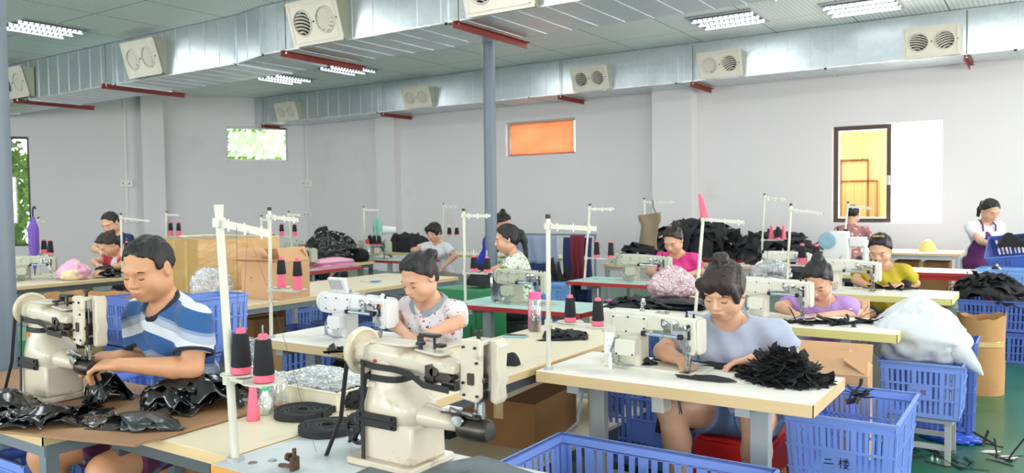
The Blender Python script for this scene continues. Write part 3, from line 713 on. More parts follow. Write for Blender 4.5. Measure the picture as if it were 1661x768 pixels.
    E_((0, -.0915, -.0555), (.021, .008, .0048), k=.004); E_((0, -.0905, -.0655), (.018, .0085, .0055), k=.004)
    E_((0, -.101, -.0605), (.022, .006, .0014), k=.003, op='s')
    for sg in (-1, 1):
        E_((sg*.077, .012, -.004), (.008, .02, .031), k=.008); E_((sg*.086, .008, .0), (.006, .01, .016), k=.005, op='s')
    V_, Q = F.mesh()
    lc = hp_((0, -.093, -.0605))
    def fm(c):
        q = (c-lc)@HR/hs; return ((q[:, 0]/.0205)**2+(q[:, 2]/.0085)**2+(q[:, 1]/.02)**2 < 1).astype(int)
    npmesh('body', V_, Q, [skin, M_lip], root, facemat=fm)
    # lashes and brows
    for sg in (-1, 1):
        mb = MB(); pp = []
        for t in np.linspace(-1, 1, 7): pp.append(Vector(hp_((sg*.031+t*.0145, -.0822+.0035*t*t, -.0055-.0035*(1-t*t)))))
        mb.tube(pp, [.0008, .0015, .0019, .002, .0019, .0015, .0008], 5); mb.out('eyelashes', M_lash, root, smooth='all')
        mb = MB(); pp = []
        for t in np.linspace(-1, 1, 7): pp.append(Vector(hp_((sg*(.033)+t*.019, -.0855+.006*(t*sg if t*sg > 0 else 0)**2*1.6+.001, .0225-.0035*t*t+.0))))
        mb.tube(pp, [.001, .0026, .003, .0032, .0028, .0022, .001], 5); mb.out('eyebrow', M_lash, root, smooth='all')
    # ---- hair
    G = Fld(hc-.3 if hair in ('long_tail', 'low_tail') else hc-.2, hc+.2, hgrid or max(.005, grid*.8))
    def HE(p, r, k=.012, op='u'): G.ell(hp_(p), np.array(r)*hs, M=HR, k=k, op=op)
    th = capth or (.004 if hair == 'crop' else .010)
    HE((0, .014, .036), (.076+th, .094+th, .083+th)); HE((0, .045, -.015 if hair != 'crop' else .01), (.066+th*.6, .058+th*.6, .06), k=.02)
    if hair != 'crop':
        for sg in (-1, 1): HE((sg*.062, .0, .02), (.022, .05, .03), k=.02)
    # face opening
    fz = .082 if hair != 'crop' else .08
    p0 = hp_((0, -.085, fz)); nn = HR@nrm((0, -.66, -.75))
    def opening(P_):
        q = ((P_-hc)@HR)/hs
        a = (q[..., 1]+.030+.55*(q[..., 2]-.06)*(q[..., 2] < .06)*0)   # placeholder shape, refined below
        line = -(q[..., 1]+.062)*.74-(q[..., 2]-(.070 if hair in ('bob', 'bangs') else .080))*.67
        curve = line+ .25*np.abs(q[..., 0])*(-.3)
        return -curve*hs
    G.put(opening, hc-.2, hc+.2, k=.006, op='s')
    if hair == 'crop':
        for sg in (-1, 1):
            HE((sg*.071, -.022, .022), (.006, .012, .022), k=.008); HE((sg*.085, .012, -.012), (.03, .026, .036), k=.006, op='s')
        HE((0, .08, -.085), (.09, .06, .05), k=.01, op='s')
    if hair == 'bob' or hair == 'bangs':
        HE((-.03, -.068, .062), (.055, .032, .04), k=.015); HE((.04, -.062, .06), (.04, .032, .045), k=.015)
        for sg in (-1, 1): HE((sg*.07, -.03, .015), (.018, .035, .05), k=.015)
    hpz = hairpos or (0, .1, .07)
    if hair in ('bun', 'bangs'): HE(hpz, (.036, .034, .034), k=.015)
    if hair == 'bun': HE((0, -.03, .095), (.06, .03, .02), k=.02)
    if hair == 'low_tail' or hair == 'long_tail':
        pp = [(0, .09, .05), (0, .13, .02), (0, .14, -.05), (0, .13, -.13)]
        w_ = [hp_(p_) for p_ in pp]
        if hair == 'long_tail': w_[3] = w_[2]+np.array([0, .02, -.12]); w_.append(w_[3]+np.array([0, .0, -.12]))
        for a_, b_, ra, rb in zip(w_[:-1], w_[1:], (.02, .03, .028, .022), (.03, .028, .022, .01)): G.cone(a_, b_, ra, rb, k=.02)
    G.wob(lambda X, Y, Z: .0018*np.sin(X*210+3*np.sin(Z*40))*np.sin(Y*190+Z*60)+.0028*np.sin((X-hc[0])*120+4*np.sin((Y-hc[1])*18)+2*np.sin((Z-hc[2])*25)))
    V_, Q = G.mesh(); npmesh('hair', V_, Q, hairm, root)
    # ---- shirt
    S_ = Fld(lo, hi, max(grid, .005)*1.1)
    g = .012; f_torso(S_, g, .04); S_.cone(sh[0], sh[1], .05*st+g, .05*st+g, k=.05)
    S_.cone(Nb-u2*.05, Nb+u2*.0, .085*st, .06, k=.04)
    if not male:
        for sg in (-1, 1): S_.ell(ch+fr*.085*st+x*sg*.065, (.058+g, .055+g, .055+g), k=.05)
    for i, (S, E, W) in enumerate(arms):
        n_ = nrm(E-S); L_ = np.linalg.norm(E-S); sl = sleeve[i] if isinstance(sleeve, tuple) else sleeve
        if sl > 0: S_.cone(S, E, (.05*ar)+g*1.3, .046*ar+g*1.8, k=.035, cut=(S+n_*L_*sl, n_))
        else: S_.cone(S, S+n_*.02, .05*ar+g, .05*ar+g, k=.02, cut=(S+x*(1 if i else -1)*.005, x*(1 if i else -1)))
    S_.cutp(P0+np.array([0, 0, -shirtlen]), (0, 0, -1))
    nr = neck; nv = neckv or 0
    cF = S_.F.copy() if collar else None
    S_.ell(Nb+fr*.045+u2*.045, (nr, nr*.95, .075+nv), M=R_, k=.004, op='s')
    A = .0045
    cx, cy, cz = ch
    S_.wob(lambda X, Y, Z: A*np.sin((Z-cz)*38+(X-cx)*26+2.2*np.sin((X-cx)*9))*np.sin((Y-cy)*20+(X-cx)*17+1)+A*.6*np.sin((X-cx)*55+(Z-cz)*31+Y*12))
    if collar:
        K_ = Fld(lo, hi, max(grid, .005)*1.1); K_.F[:] = .05; c_ = Nb+fr*.045+u2*.045; K_.ell(c_, (nr+colw, nr*.95+colw, .075+nv+colw), M=R_, k=.001)
        K_.F = np.maximum(K_.F, cF-.0035); K_.ell(c_, (nr-.003, nr*.95-.003, .072+nv), M=R_, k=.001, op='s'); V2, Q2 = K_.mesh(); npmesh('collar', V2, Q2, collar, root)
    V_, Q = S_.mesh(); sho = npmesh('shirt', V_, Q, shirt, root)
    # ---- trousers or shorts
    T_ = Fld(np.minimum(np.minimum(*knees)-.15, P0-.25), np.maximum(np.maximum(*knees)+.15, P0+.3), max(grid, .006)*1.2)
    T_.ell(P0+np.array([0, .01, .02]), np.array([.168, .13, .12])*st+.008, k=.04)
    for i in (0, 1):
        n_ = nrm(knees[i]-hipj[i]); L_ = np.linalg.norm(knees[i]-hipj[i])
        T_.cone(hipj[i], knees[i], .092*st+.012, .06*st+.02, k=.02, cut=(hipj[i]+n_*L_*min(pants_len, 1.2), n_))
    V_, Q = T_.mesh()
    npmesh('shorts' if pants_len < .9 else 'trousers', V_, Q, pants or M_denim, root)
    if pants_len > 1.:
        T_ = Fld(lo, hi, max(grid, .008)*1.2)
        for i in (0, 1): T_.cone(knees[i], ankles[i]+np.array([0, 0, .03]), .06*st+.018, .05, k=.02)
        V_, Q = T_.mesh(); npmesh('trouser_leg', V_, Q, pants or M_denim, root)
    mb = MB()
    for i in (0, 1):
        a = ankles[i]; mb2 = MB(); mb2.rbox((a[0], a[1]-.055, .012), (.095, .26, .024), .04); mb2.band([(a[0]-.05, a[1]-.09, .02), (a[0]-.035, a[1]-.1, .068), (a[0]+.035, a[1]-.1, .068), (a[0]+.05, a[1]-.09, .02)], (0, 1, .2), .05, .006); mb2.out('sandal', mat('sandal_rubber', hexc('3a3632'), .7), root)
    root_info = dict(root=root, hc=hc, HR=HR, arms=arms, Nb=Nb, ch=ch, fr=fr, x=x, u=u, u2=u2, P0=P0, hs=hs)
    if extra: extra(root_info)
    return root_info
M_denim = mat('denim', hexc('33425e'), .8, var=.2, vscale=30, bump=.001, bscale=200)
# ================================================ FURNITURE AND EQUIPMENT BUILDERS
M_ltop = mat('white_laminate', hexc('e3e0d6'), .42, var=.03, vscale=3, dirt=hexc('b9b09e'), dscale=3.5, dlo=.66, dhi=.9)
M_lcream = mat('cream_laminate', hexc('d8cdb2'), .45, var=.05, vscale=3, dirt=hexc('a99a7c'), dscale=3, dlo=.6, dhi=.85)
M_edge = mat('light_wood_edge', hexc('d9bd8e'), .55, var=.08, vscale=6, stretch=(.4, 1, 8))
M_edgey = mat('yellow_edge', hexc('d9cf86'), .5, var=.04)
M_redge = mat('red_edge', hexc('b3282a'), .45)
M_aqua = mat('aqua_laminate', hexc('a9cfc7'), .4, var=.05, dirt=hexc('8ba8a0'), dscale=5, dlo=.6, dhi=.8)
M_leg = mat('pale_grey_leg', hexc('a9aeb0'), .45, var=.05)
M_legd = mat('dark_grey_leg', hexc('4c5358'), .5)
M_mach = mat('machine_ivory', hexc('d3d1c2'), .38, var=.04, vscale=5, dirt=hexc('a49f8a'), dscale=9, dlo=.66, dhi=.82, coat=.15)
M_machw = mat('machine_white', hexc('dedfdd'), .35, var=.03, coat=.2)
M_machg = mat('machine_greygreen', hexc('b5b8a4'), .4, var=.08, dirt=hexc('85826c'), dscale=9, dlo=.58, dhi=.8)
M_macho = mat('machine_old_cream', hexc('c9bfac'), .36, var=.05, vscale=4, dirt=hexc('8a7558'), dscale=14, dlo=.6, dhi=.78, coat=.25, bump=.001, bscale=20)
M_blk = mat('black_metal', hexc('1c1c1e'), .4, metal=.2)
M_oil = mat('oily_dark_steel', hexc('4a4541'), .35, metal=.8, var=.4, vscale=30)
M_nick = mat('nickel', hexc('b4b6b8'), .2, metal=1., dirt=hexc('6a625a'), dscale=30, dlo=.5, dhi=.8)
M_orange_p = mat('orange_plate', hexc('d86a38'), .4)
M_rub = mat('black_rubber', hexc('1a1a1b'), .6)
M_thr = mat('black_thread', hexc('16171c'), .8, bump=.0012, bscale=260, stretch=(.2, .2, 3), var=.3, vscale=60)
M_pink = mat('pink_cone', hexc('e2607a'), .5)
M_cord = mat('grey_cable', hexc('8d949b'), .5)
M_card = mat('cardboard', hexc('b58a58'), .8, var=.07, vscale=5, dirt=hexc('94703f'), dscale=4, dlo=.55, dhi=.85)
M_cardd = mat('cardboard_dark', hexc('8a6238'), .8, var=.1, vscale=6)
M_cardi = mat('cardboard_light', hexc('c59a72'), .8, var=.06, vscale=5)
M_tape = mat('packing_tape', hexc('c9ab6c'), .12, var=.12, vscale=7, coat=.6, bump=.004, bscale=16)
M_crate = mat('blue_crate_plastic', hexc('7a98e2'), .38, var=.05, vscale=5)
M_crated = mat('dark_blue_crate_plastic', hexc('5470bd'), .42, var=.08, vscale=5)
M_cratel = mat('light_blue_crate_plastic', hexc('7fb0ea'), .38, var=.06, vscale=5)
M_fab = mat('black_fabric', hexc('101114'), .8, var=.35, vscale=8, bump=.002, bscale=60)
M_fabg = mat('charcoal_fabric', hexc('202226'), .85, var=.25, vscale=9, bump=.0015, bscale=120)
M_vinyl = mat('black_vinyl', hexc('0d1012'), .22, var=.3, vscale=6, bump=.003, bscale=18, coat=.35)
M_pinkf = mat('pink_fabric', hexc('e8a9c0'), .7, var=.15, vscale=30)

def table(x0, x1, y0, y1, label, top=None, edge=None, th=.035, z=.76, legs='T', lm=None, cat='table', name='sewing_table', group=None, loc=None, side=None):
    cx, cy = (x0+x1)/2, (y0+y1)/2; t = thing(name, label, cat, (cx, cy, 0), 0, group); a, b = (x1-x0)/2, (y1-y0)/2; lm = lm or M_leg
    mb = MB(); mb.box((0, 0, z-th/2), (2*a-.006, 2*b-.006, th)); mb.out('table_top', top or M_ltop, t, bev=.002)
    mb = MB(); r = .003
    mb.bb(-a, a, -b, -b+.004, z-th, z-.001); mb.bb(-a, a, b-.004, b, z-th, z-.001); mb.bb(-a, -a+.004, -b, b, z-th, z-.001); mb.bb(a-.004, a, -b, b, z-th, z-.001); mb.out('edge_band', edge or M_edge, t)
    if legs == 'T':
        for i, xx in enumerate((-a+.18, a-.28)):
            g = MB(); g.box((xx, 0, z/2-.03), (.08, .05, z-.1)); g.out('leg', lm, t, bev=.004)
            g = MB(); g.box((xx, 0, .03), (.07, 2*b-.02, .05)); g.out('foot', lm, t, bev=.006)
            g = MB(); g.box((xx, 0, z-th-.02), (.06, 2*b-.06, .04)); g.out('cross_bar', lm, t)
        g = MB(); g.box((-.05, .05, .22), (2*a-.46, .04, .04)); g.out('stretcher', lm, t)
    else:
        for xx in (-a+.04, a-.04):
            for yy in (-b+.04, b-.04): g = MB(); g.box((xx, yy, (z-th)/2), (.045, .045, z-th)); g.out('leg', lm, t)
        g = MB()
        g.bb(-a+.02, a-.02, -b+.015, -b+.045, z-th-.045, z-th); g.bb(-a+.02, a-.02, b-.045, b-.015, z-th-.045, z-th); g.bb(-a+.015, -a+.045, -b+.02, b-.02, z-th-.045, z-th); g.bb(a-.045, a-.015, -b+.02, b-.02, z-th-.045, z-th)
        g.out('apron_frame', lm, t)
    return t
# ---------- flat-bed industrial machine, seen from behind; head at +x, handwheel at -x, origin on the table below the middle of the arm
def flatbed(label, loc, rz=0., m=None, panel=False, motor=True, L_=.5, group=None, white=False, clutch=False):
    m = m or M_mach; t = thing('sewing_machine', label, 'sewing machine', loc, rz, group)
    def o(name, mb, mm, **k): return mb.out(name, mm, t, **k)
    s = L_/.5
    o('bed_plate', MB().rbox((.03*s, .02, .004), (.5*s, .18, .012), .015), m, bev=.002)
    # upright
    o('standard', MB().rbox((-.08*s, .01, .085), (.115, .12, .17), .02), m, smooth=True, bev=.006)
    # arm: profile extruded across y, thicker at the wheel side
    pts = [(-.19*s, .15), (-.13*s, .145), (-.02*s, .155), (.0, .178), (.06*s, .182), (.245*s, .178), (.25*s, .238), (.24*s, .248), (-.05*s, .262), (-.19*s, .262), (-.205*s, .25), (-.205*s, .16)]
    M = Matrix(((1, 0, 0, 0), (0, 0, -1, 0), (0, 1, 0, 0), (0, 0, 0, 1)))
    o('arm', MB().prism(pts, -.055, .06, M), m, bev=.008, smooth=True)
    o('arm_cover', MB().prism([(-.155*s, .165), (.0, .165), (.02*s, .185), (.025*s, .242), (-.155*s, .246)], .055, .068, M), m, bev=.004, smooth=True)
    cv = MB().rbox((-.075, -.075, .1), (.1, .05, .075), .012, axis='y'); o('cover_plate', cv, m, bev=.004, smooth=True)
    for px, pz in ((-.145*s, .236), (-.145*s, .175), (-.07*s, .238), (.01*s, .235), (.01*s, .19), (-.08*s, .172), (-.115, .07), (-.035, .07)):
        o('screw', MB().cyl((px, -.067 if pz > .15 else -.098, pz), (px, -.0725 if pz > .15 else -.103, pz), .0042, seg=8), M_blk)
    # head / face plate
    o('head', MB().prism([(.195*s, .1), (.2*s, .242), (.25*s, .238), (.255*s, .12), (.245*s, .085), (.225*s, .085)], .0, .058, M), m, bev=.006, smooth=True)
    o('face_plate', MB().rbox((.258*s, -.005, .165), (.012, .1, .155), .018, axis='x'), m, bev=.003, smooth=True)
    # wheel
    W = MB(); MX = Matrix.Translation((-.205*s, .0, .205)) @ Matrix.Rotation(-PI/2, 4, 'Y')
    W.lathe([(.001, -.0), (.05, 0), (.058, .006), (.06, .02), (.054, .03), (.035, .032), (.03, .05), (.001, .052)], MX, 28); o('handwheel', W, m, smooth=True)
    if motor:
        o('motor_housing', MB().rbox((-.165*s, -.03, .095), (.065, .09, .19), .012), m, bev=.004, smooth=True)
        lb = MB().box((-.163*s, -.0765, .11), (.045, .002, .1)).out('sticker', mat('sticker_white', hexc('eeeeea'), .5), t)
        k = MB(); k.add([(-.178*s, -.0782, .12), (-.166*s, -.0782, .12), (-.172*s, -.0782, .131)], [(0, 1, 2)]); k.out('warning_mark', mat('warn_yellow', hexc('e8c22a'), .5), lb)
        for q in range(7): MB().box((-.158*s, -.0781, .10-q*.007), (.03-.006*(q % 3), .0006, .0014)).out('text_line', mat('print_grey', hexc('888a8e'), .6), lb)
    # mechanism on the arm
    o('lifting_rod', MB().cyl((.01*s, -.072, .168), (.19*s, -.072, .164), .0085, seg=12), mat('blue_steel', hexc('a8bccb'), .25, metal=.8), smooth=True)
    o('rod_collar', MB().cyl((.0, -.072, .168), (.02, -.072, .168), .013, seg=12), M_blk); o('rod_collar', MB().cyl((.175*s, -.072, .1645), (.195*s, -.072, .1645), .013, seg=12), M_blk)
    for cx, cz, r in ((.11*s, .215, .018), (.16*s, .222, .014), (.215*s, .205, .015)):
        d = MB(); MY = Matrix.Translation((cx, -.055, cz)) @ Matrix.Rotation(PI/2, 4, 'X'); d.lathe([(.004, 0), (r, .004), (r*.5, .009), (r, .014), (r*.9, .017), (.006, .018), (.006, .03), (.002, .031)], MY, 18); o('tension_disc', d, M_nick, smooth=True)
    o('guide_bracket', MB().box((.12*s, -.066, .195), (.03, .02, .055)).box((.1*s, -.068, .225), (.012, .018, .03)).box((.172*s, -.066, .2), (.05, .012, .02)), M_nick, bev=.002)
    o('thread_guide', MB().tube([(.15*s, -.07, .225), (.17*s, -.085, .215), (.19*s, -.08, .2), (.2*s, -.075, .22)], .0022, 6), M_nick)
    o('take_up_lever', MB().box((.222*s, -.063, .185), (.01, .012, .06)).sph((.222*s, -.07, .215), .009), M_blk)
    o('linkage', MB().box((.2*s, -.066, .14), (.035, .016, .045)).box((.215*s, -.07, .115), (.028, .02, .03)), M_nick, bev=.003)
    o('needle_bar', MB().cyl((.222*s, -.05, .03), (.222*s, -.05, .19), .0042, seg=10), M_nick, smooth=True)
    o('presser_bar', MB().cyl((.205*s, -.05, .03), (.205*s, -.05, .15), .005, seg=10).box((.213*s, -.05, .06), (.026, .014, .018)), M_nick, smooth=True)
    o('presser_foot', MB().box((.21*s, -.055, .018), (.02, .045, .006)).box((.21*s, -.045, .03), (.01, .01, .025)), M_nick, bev=.001)
    o('needle', MB().cyl((.222*s, -.05, .012), (.222*s, -.05, .04), .0012, .0016, seg=6), M_steel)
    o('throat_plate', MB().box((.21*s, -.04, .011), (.05, .1, .003)), M_nick)
    for px, h in ((.195*s, .032), (.228*s, .022)):
        k = MB(); k.lathe([(.007, 0), (.007, h*.4), (.0045, h*.5), (.0045, h*.8), (.006, h), (.001, h)], Matrix.Translation((px, -.02, .243)), 12); o('adjusting_screw', k, M_blk, smooth=True)
    k = MB(); k.lathe([(.012, 0), (.012, .008), (.006, .012), (.008, .02), (.004, .026), (.001, .027)], Matrix.Translation((-.03*s, .0, .262)), 14); o('oil_cap', k, M_nick, smooth=True)
    k = MB(); k.tube([(.05, 0, .256), (.06, -.01, .268), (.08, .0, .268), (.09, .01, .255)], .002, 6).box((.07, 0, .258), (.06, .03, .006)); o('thread_eyelet', k, M_nick)
    c = MB()
    for q in range(3): c.tube([(-.135, -.07+q*.008, .14-.01*q), (-.15, -.09, .08), (-.12-.01*q, -.1, .03), (-.08, -.09+.01*q, .012), (-.05, -.06, .012)], .0045, 7)
    o('cable', c, M_cord, smooth=True)
    if panel:
        o('control_panel', MB().add([(-.15, -.03, .262), (-.03, -.03, .262), (-.03, -.01, .262), (-.15, -.01, .262), (-.16, -.06, .35), (-.03, -.06, .35), (-.03, -.03, .355), (-.16, -.03, .355)], BF), m, bev=.004)
        o('panel_screen', MB().add([(-.148, -.041, .285), (-.05, -.041, .285), (-.055, -.06, .34), (-.152, -.06, .34)], [(0, 1, 2, 3)]), mat('panel_grey', hexc('b8bab8'), .35), solid=.002)
        o('badge', MB().box((.257, -.056, .215), (.006, .03, .014)).rbox((.235, -.06, .215), (.03, .004, .014), .006, axis='y'), M_orange_p)
        o('lamp_hood', MB().lathe([(.018, 0), (.016, .02), (.008, .03), (.001, .031)], Matrix.Translation((.225, -.01, .245)), 14), m, smooth=True)
    if clutch: o('belt_guard', MB().rbox((-.24, .02, .12), (.02, .14, .24), .05, axis='x'), M_nick, smooth=True)
    return t
# ---------- cylinder-arm machine: wheel at -x, head and cylinder arm towards +x
def cylinder_machine(label, loc, rz=0., belt=True, front=True, sc=1., zs=.8):
    t = thing('cylinder_arm_machine', label, 'sewing machine', loc, rz); t.scale = (sc, sc, sc*zs); m = M_macho; ZS = Matrix.Diagonal((1, 1, 1/zs, 1))
    def o(name, mb, mm, **k): return mb.out(name, mm, t, **k)
    M = Matrix(((1, 0, 0, 0), (0, 0, -1, 0), (0, 1, 0, 0), (0, 0, 0, 1)))
    o('base_plate', MB().rbox((0, 0, .012), (.25, .2, .024), .015), m, bev=.004, smooth=True)
    o('base', MB().box((0.01, 0, .09), (.2, .15, .14), taper=.97), m, bev=.01, smooth=True)
    # upper casting with sloped shoulders: lofted rings
    rings = [(-.1, .105, .074, .155), (-.1, .105, .076, .2), (-.092, .1, .072, .235), (-.088, .05, .062, .265), (-.083, .042, .058, .30), (-.075, .038, .055, .345), (-.078, .045, .055, .375)]
    mb = MB(); vs = []; fs = []; S = 20
    for x0, x1, hy, z in rings:
        cx, hx = (x0+x1)/2, (x1-x0)/2
        for k in range(S):
            a = 2*PI*k/S; c_, s_ = math.cos(a), math.sin(a); p = 3.6; r = (abs(c_)**p+abs(s_)**p)**(-1/p); vs.append((cx+hx*r*c_, hy*r*s_, z))
    for i in range(len(rings)-1):
        for k in range(S): fs.append((i*S+k, i*S+(k+1) % S, (i+1)*S+(k+1) % S, (i+1)*S+k))
    fs.append(tuple(reversed(range(S)))); fs.append(tuple((len(rings)-1)*S+k for k in range(S))); mb.add(vs, fs); o('column', mb, m, smooth='all')
    # top arm, lofted along x
    st = [(-.09, .372, .052, .052), (-.05, .378, .056, .058), (.03, .376, .052, .052), (.1, .37, .046, .043), (.17, .362, .04, .036), (.235, .352, .034, .032)]
    mb = MB(); vs = []; fs = []
    for x, zc, hy, hz in st:
        for k in range(S):
            a = 2*PI*k/S; c_, s_ = math.cos(a), math.sin(a); p = 4; r = (abs(c_)**p+abs(s_)**p)**(-1/p); vs.append((x, hy*r*c_, zc+hz*r*s_))
    for i in range(len(st)-1):
        for k in range(S): fs.append((i*S+k, i*S+(k+1) % S, (i+1)*S+(k+1) % S, (i+1)*S+k))
    fs.append(tuple(reversed(range(S)))); fs.append(tuple((len(st)-1)*S+k for k in range(S))); mb.add(vs, fs); o('arm', mb, m, smooth='all')
    o('arm_lid', MB().rbox((.0, 0, .43), (.17, .085, .008), .02), m, bev=.003, smooth=True); o('arm_lid', MB().rbox((.13, 0, .414), (.1, .07, .008), .015, rot=Matrix.Rotation(.12, 4, 'Y')), m, bev=.003)
    # head: tall slab with open side mechanism
    o('head', MB().prism([(.245, .275), (.3, .265), (.315, .285), (.32, .462), (.305, .48), (.25, .475)], .022, .037, M).bb(.245, .3, .02, .035, .29, .46).bb(.245, .318, -.035, .035, .455, .472), m, bev=.005, smooth=True)
    fp = o('face_plate', MB().prism([(.0, .265), (.02, .255), (.03, .275), (.026, .31), (.036, .34), (.028, .38), (.034, .455), (.02, .475), (.0, .47)], -.045, .0, M @ Matrix.Translation((.318, 0, 0))), m, bev=.006, smooth=True)
    o('needle_bar', MB().cyl((.275, 0, .14), (.275, 0, .44), .0055, seg=10), M_nick, smooth=True); o('presser_bar', MB().cyl((.295, 0, .15), (.295, 0, .42), .0055, seg=10), M_nick, smooth=True)
    o('head_linkage', MB().box((.28, .0, .33), (.05, .03, .05)).box((.29, .0, .28), (.03, .035, .03)).box((.27, -.0, .39), (.03, .03, .03)).cyl((.25, -.02, .35), (.32, -.02, .34), .01, seg=10), M_oil, bev=.003)
    for z, x in ((.45, .262), (.29, .262), (.29, .305), (.45, .3), (.33, .26), (.40, .305)): o('screw', MB().cyl((x, -.036, z), (x, -.0405, z), .005, seg=8), M_blk)
    o('slot', MB().rbox((.285, -.0382, .345), (.022, .003, .04), .004, axis='y'), M_oil)
    # front linkage between arm and head
    o('linkage', MB().box((.2, -.045, .345), (.06, .03, .03)).box((.165, -.05, .35), (.03, .03, .06)).box((.225, -.048, .315), (.05, .02, .025)).cyl((.14, -.05, .335), (.25, -.05, .325), .008, seg=10).cyl((.18, -.065, .36), (.18, -.03, .36), .016, seg=12).cyl((.225, -.065, .345), (.225, -.03, .345), .014, seg=12), M_oil, bev=.002)
    o('link_boss', MB().cyl((.19, -.06, .375), (.19, -.02, .375), .02, seg=16).box((.222, -.045, .375), (.05, .03, .034)), m, bev=.006, smooth=True)
    o('tension_post', MB().cyl((.1, -.02, .41), (.1, -.02, .44), .006, seg=8).cyl((.1, -.02, .436), (.1, -.02, .446), .014, seg=10), M_blk); o('tension_post', MB().cyl((.125, .01, .41), (.125, .01, .46), .004, seg=8), M_blk)
    o('thread_clamp', MB().rbox((.1, .02, .462), (.07, .03, .012), .01).box((.065, .02, .445), (.012, .02, .03)).rbox((.155, .0, .435), (.03, .03, .012), .01), M_blk, bev=.003)
    o('top_knob', MB().cyl((.285, .0, .47), (.285, .0, .50), .006, seg=8).cyl((.285, 0, .492), (.285, 0, .50), .012, seg=10), M_blk)
    # cylinder arm
    st = [(.03, .185, .062, .05), (.08, .185, .05, .047), (.12, .183, .038, .04), (.17, .178, .031, .033), (.22, .175, .028, .029)]
    mb = MB(); vs = []; fs = []
    for x, zc, hy, hz in st:
        for k in range(S): a = 2*PI*k/S; vs.append((x, hy*math.cos(a), zc+hz*math.sin(a)))
    for i in range(len(st)-1):
        for k in range(S): fs.append((i*S+k, i*S+(k+1) % S, (i+1)*S+(k+1) % S, (i+1)*S+k))
    fs.append(tuple((len(st)-1)*S+k for k in range(S))); mb.add(vs, fs); o('cylinder_arm', mb, m, smooth='all')
    mb = MB(); mb.lathe([(.001, 0), (.03, 0), (.032, .01), (.032, .08), (.026, .095), (.001, .098)], Matrix.Translation((.225, 0, .165)) @ ZS @ Matrix.Rotation(PI/2, 4, 'Y'), 24); o('arm_cap', mb, M_oil, smooth=True)
    o('throat_plate', MB().box((.25, 0, .207), (.09, .04, .006)).box((.225, -.015, .211), (.12, .008, .004)), M_oil)
    mb = MB(); mb.lathe([(.002, 0), (.018, 0), (.02, .004), (.018, .009), (.002, .01)], Matrix.Translation((.235, -.028, .195)) @ Matrix.Rotation(PI/2, 4, 'X'), 18); o('thumb_screw', mb, M_nick, smooth=True)
    o('presser_foot', MB().box((.283, 0, .215), (.03, .014, .006)).box((.293, 0, .235), (.012, .014, .04)).box((.275, -.0, .225), (.01, .012, .03)), M_nick, bev=.001)
    o('edge_guide', MB().tube([(.2, -.02, .22), (.21, -.03, .235), (.25, -.03, .225), (.275, -.02, .215)], .005, 6).box((.2, -.01, .225), (.05, .03, .008)), M_nick)
    # wheel
    W = MB(); W.lathe([(.001, -.01), (.03, -.01), (.034, .012), (.062, .012), (.07, .006), (.078, .008), (.08, .022), (.074, .032), (.05, .028), (.045, .04), (.001, .042)], Matrix.Translation((-.125, 0, .385)) @ Matrix.Diagonal((1, .88, .88/zs, 1)) @ Matrix.Rotation(-PI/2, 4, 'Y'), 36); o('handwheel', W, mat('wheel_cream', hexc('c9bda4'), .35, coat=.3), smooth=True)
    o('wheel_hub', MB().cyl((-.085, 0, .382), (-.14, 0, .385), .046, seg=28), m, smooth=True)
    # straps and black plates
    def ringband(z, cx, hx, hy, w):
        pp = []
        for k in range(25):
            a = 2*PI*k/24; c_, s_ = math.cos(a), math.sin(a); p = 3.6; r = (abs(c_)**p+abs(s_)**p)**(-1/p); pp.append((cx+hx*r*c_, hy*r*s_, z))
        return MB().band(pp, (0, 0, 1), w, .004)
    o('strap', ringband(.31, -.02, .066, .0615, .022), M_rub)
    o('strap', MB().band([(-.085, -.068, .362), (-.04, -.066, .352), (.04, -.062, .35), (.1, -.07, .345), (.16, -.085, .32), (.24, -.075, .31)], (0, 0, 1), .022, .003), M_rub)
    o('hanging_strap', MB().band([(-.075, -.07, .365), (-.072, -.074, .33), (-.07, -.08, .2), (-.064, -.085, .08), (-.06, -.09, -.0)], (1, 0, 0), .012, .004), M_rub)
    o('hinge_plate', MB().rbox((-.02, -.079, .165), (.15, .008, .05), .006, axis='y').box((-.02, -.084, .165), (.15, .006, .008)), M_blk, bev=.002)
    for x in (-.08, .04):
        for z in (.15, .18): o('bolt', MB().cyl((x, -.082, z), (x, -.088, z), .006, seg=8), M_blk)
    o('maker_plate', MB().rbox((-.05, -.061, .285), (.03, .003, .018), .004, axis='y'), M_orange_p if not front else m)
    if front:
        o('grease_plug', MB().cyl((-.04, -.055, .37), (-.04, -.06, .37), .006, seg=10), mat('red_plug', hexc('a83226'), .4))
    if belt:
        for y0, x1 in ((.03, -.20), (-.045, -.16)):
            o('drive_belt', MB().band([(-.147, y0*1.35, .43 if y0 > 0 else .36), (x1 if y0 > 0 else -.165, y0*1.6, .15), (x1-.06, y0*1.8, 0)], (0, 1, 0) if False else (.3, 1, 0), .011, .007), M_rub)
    return t
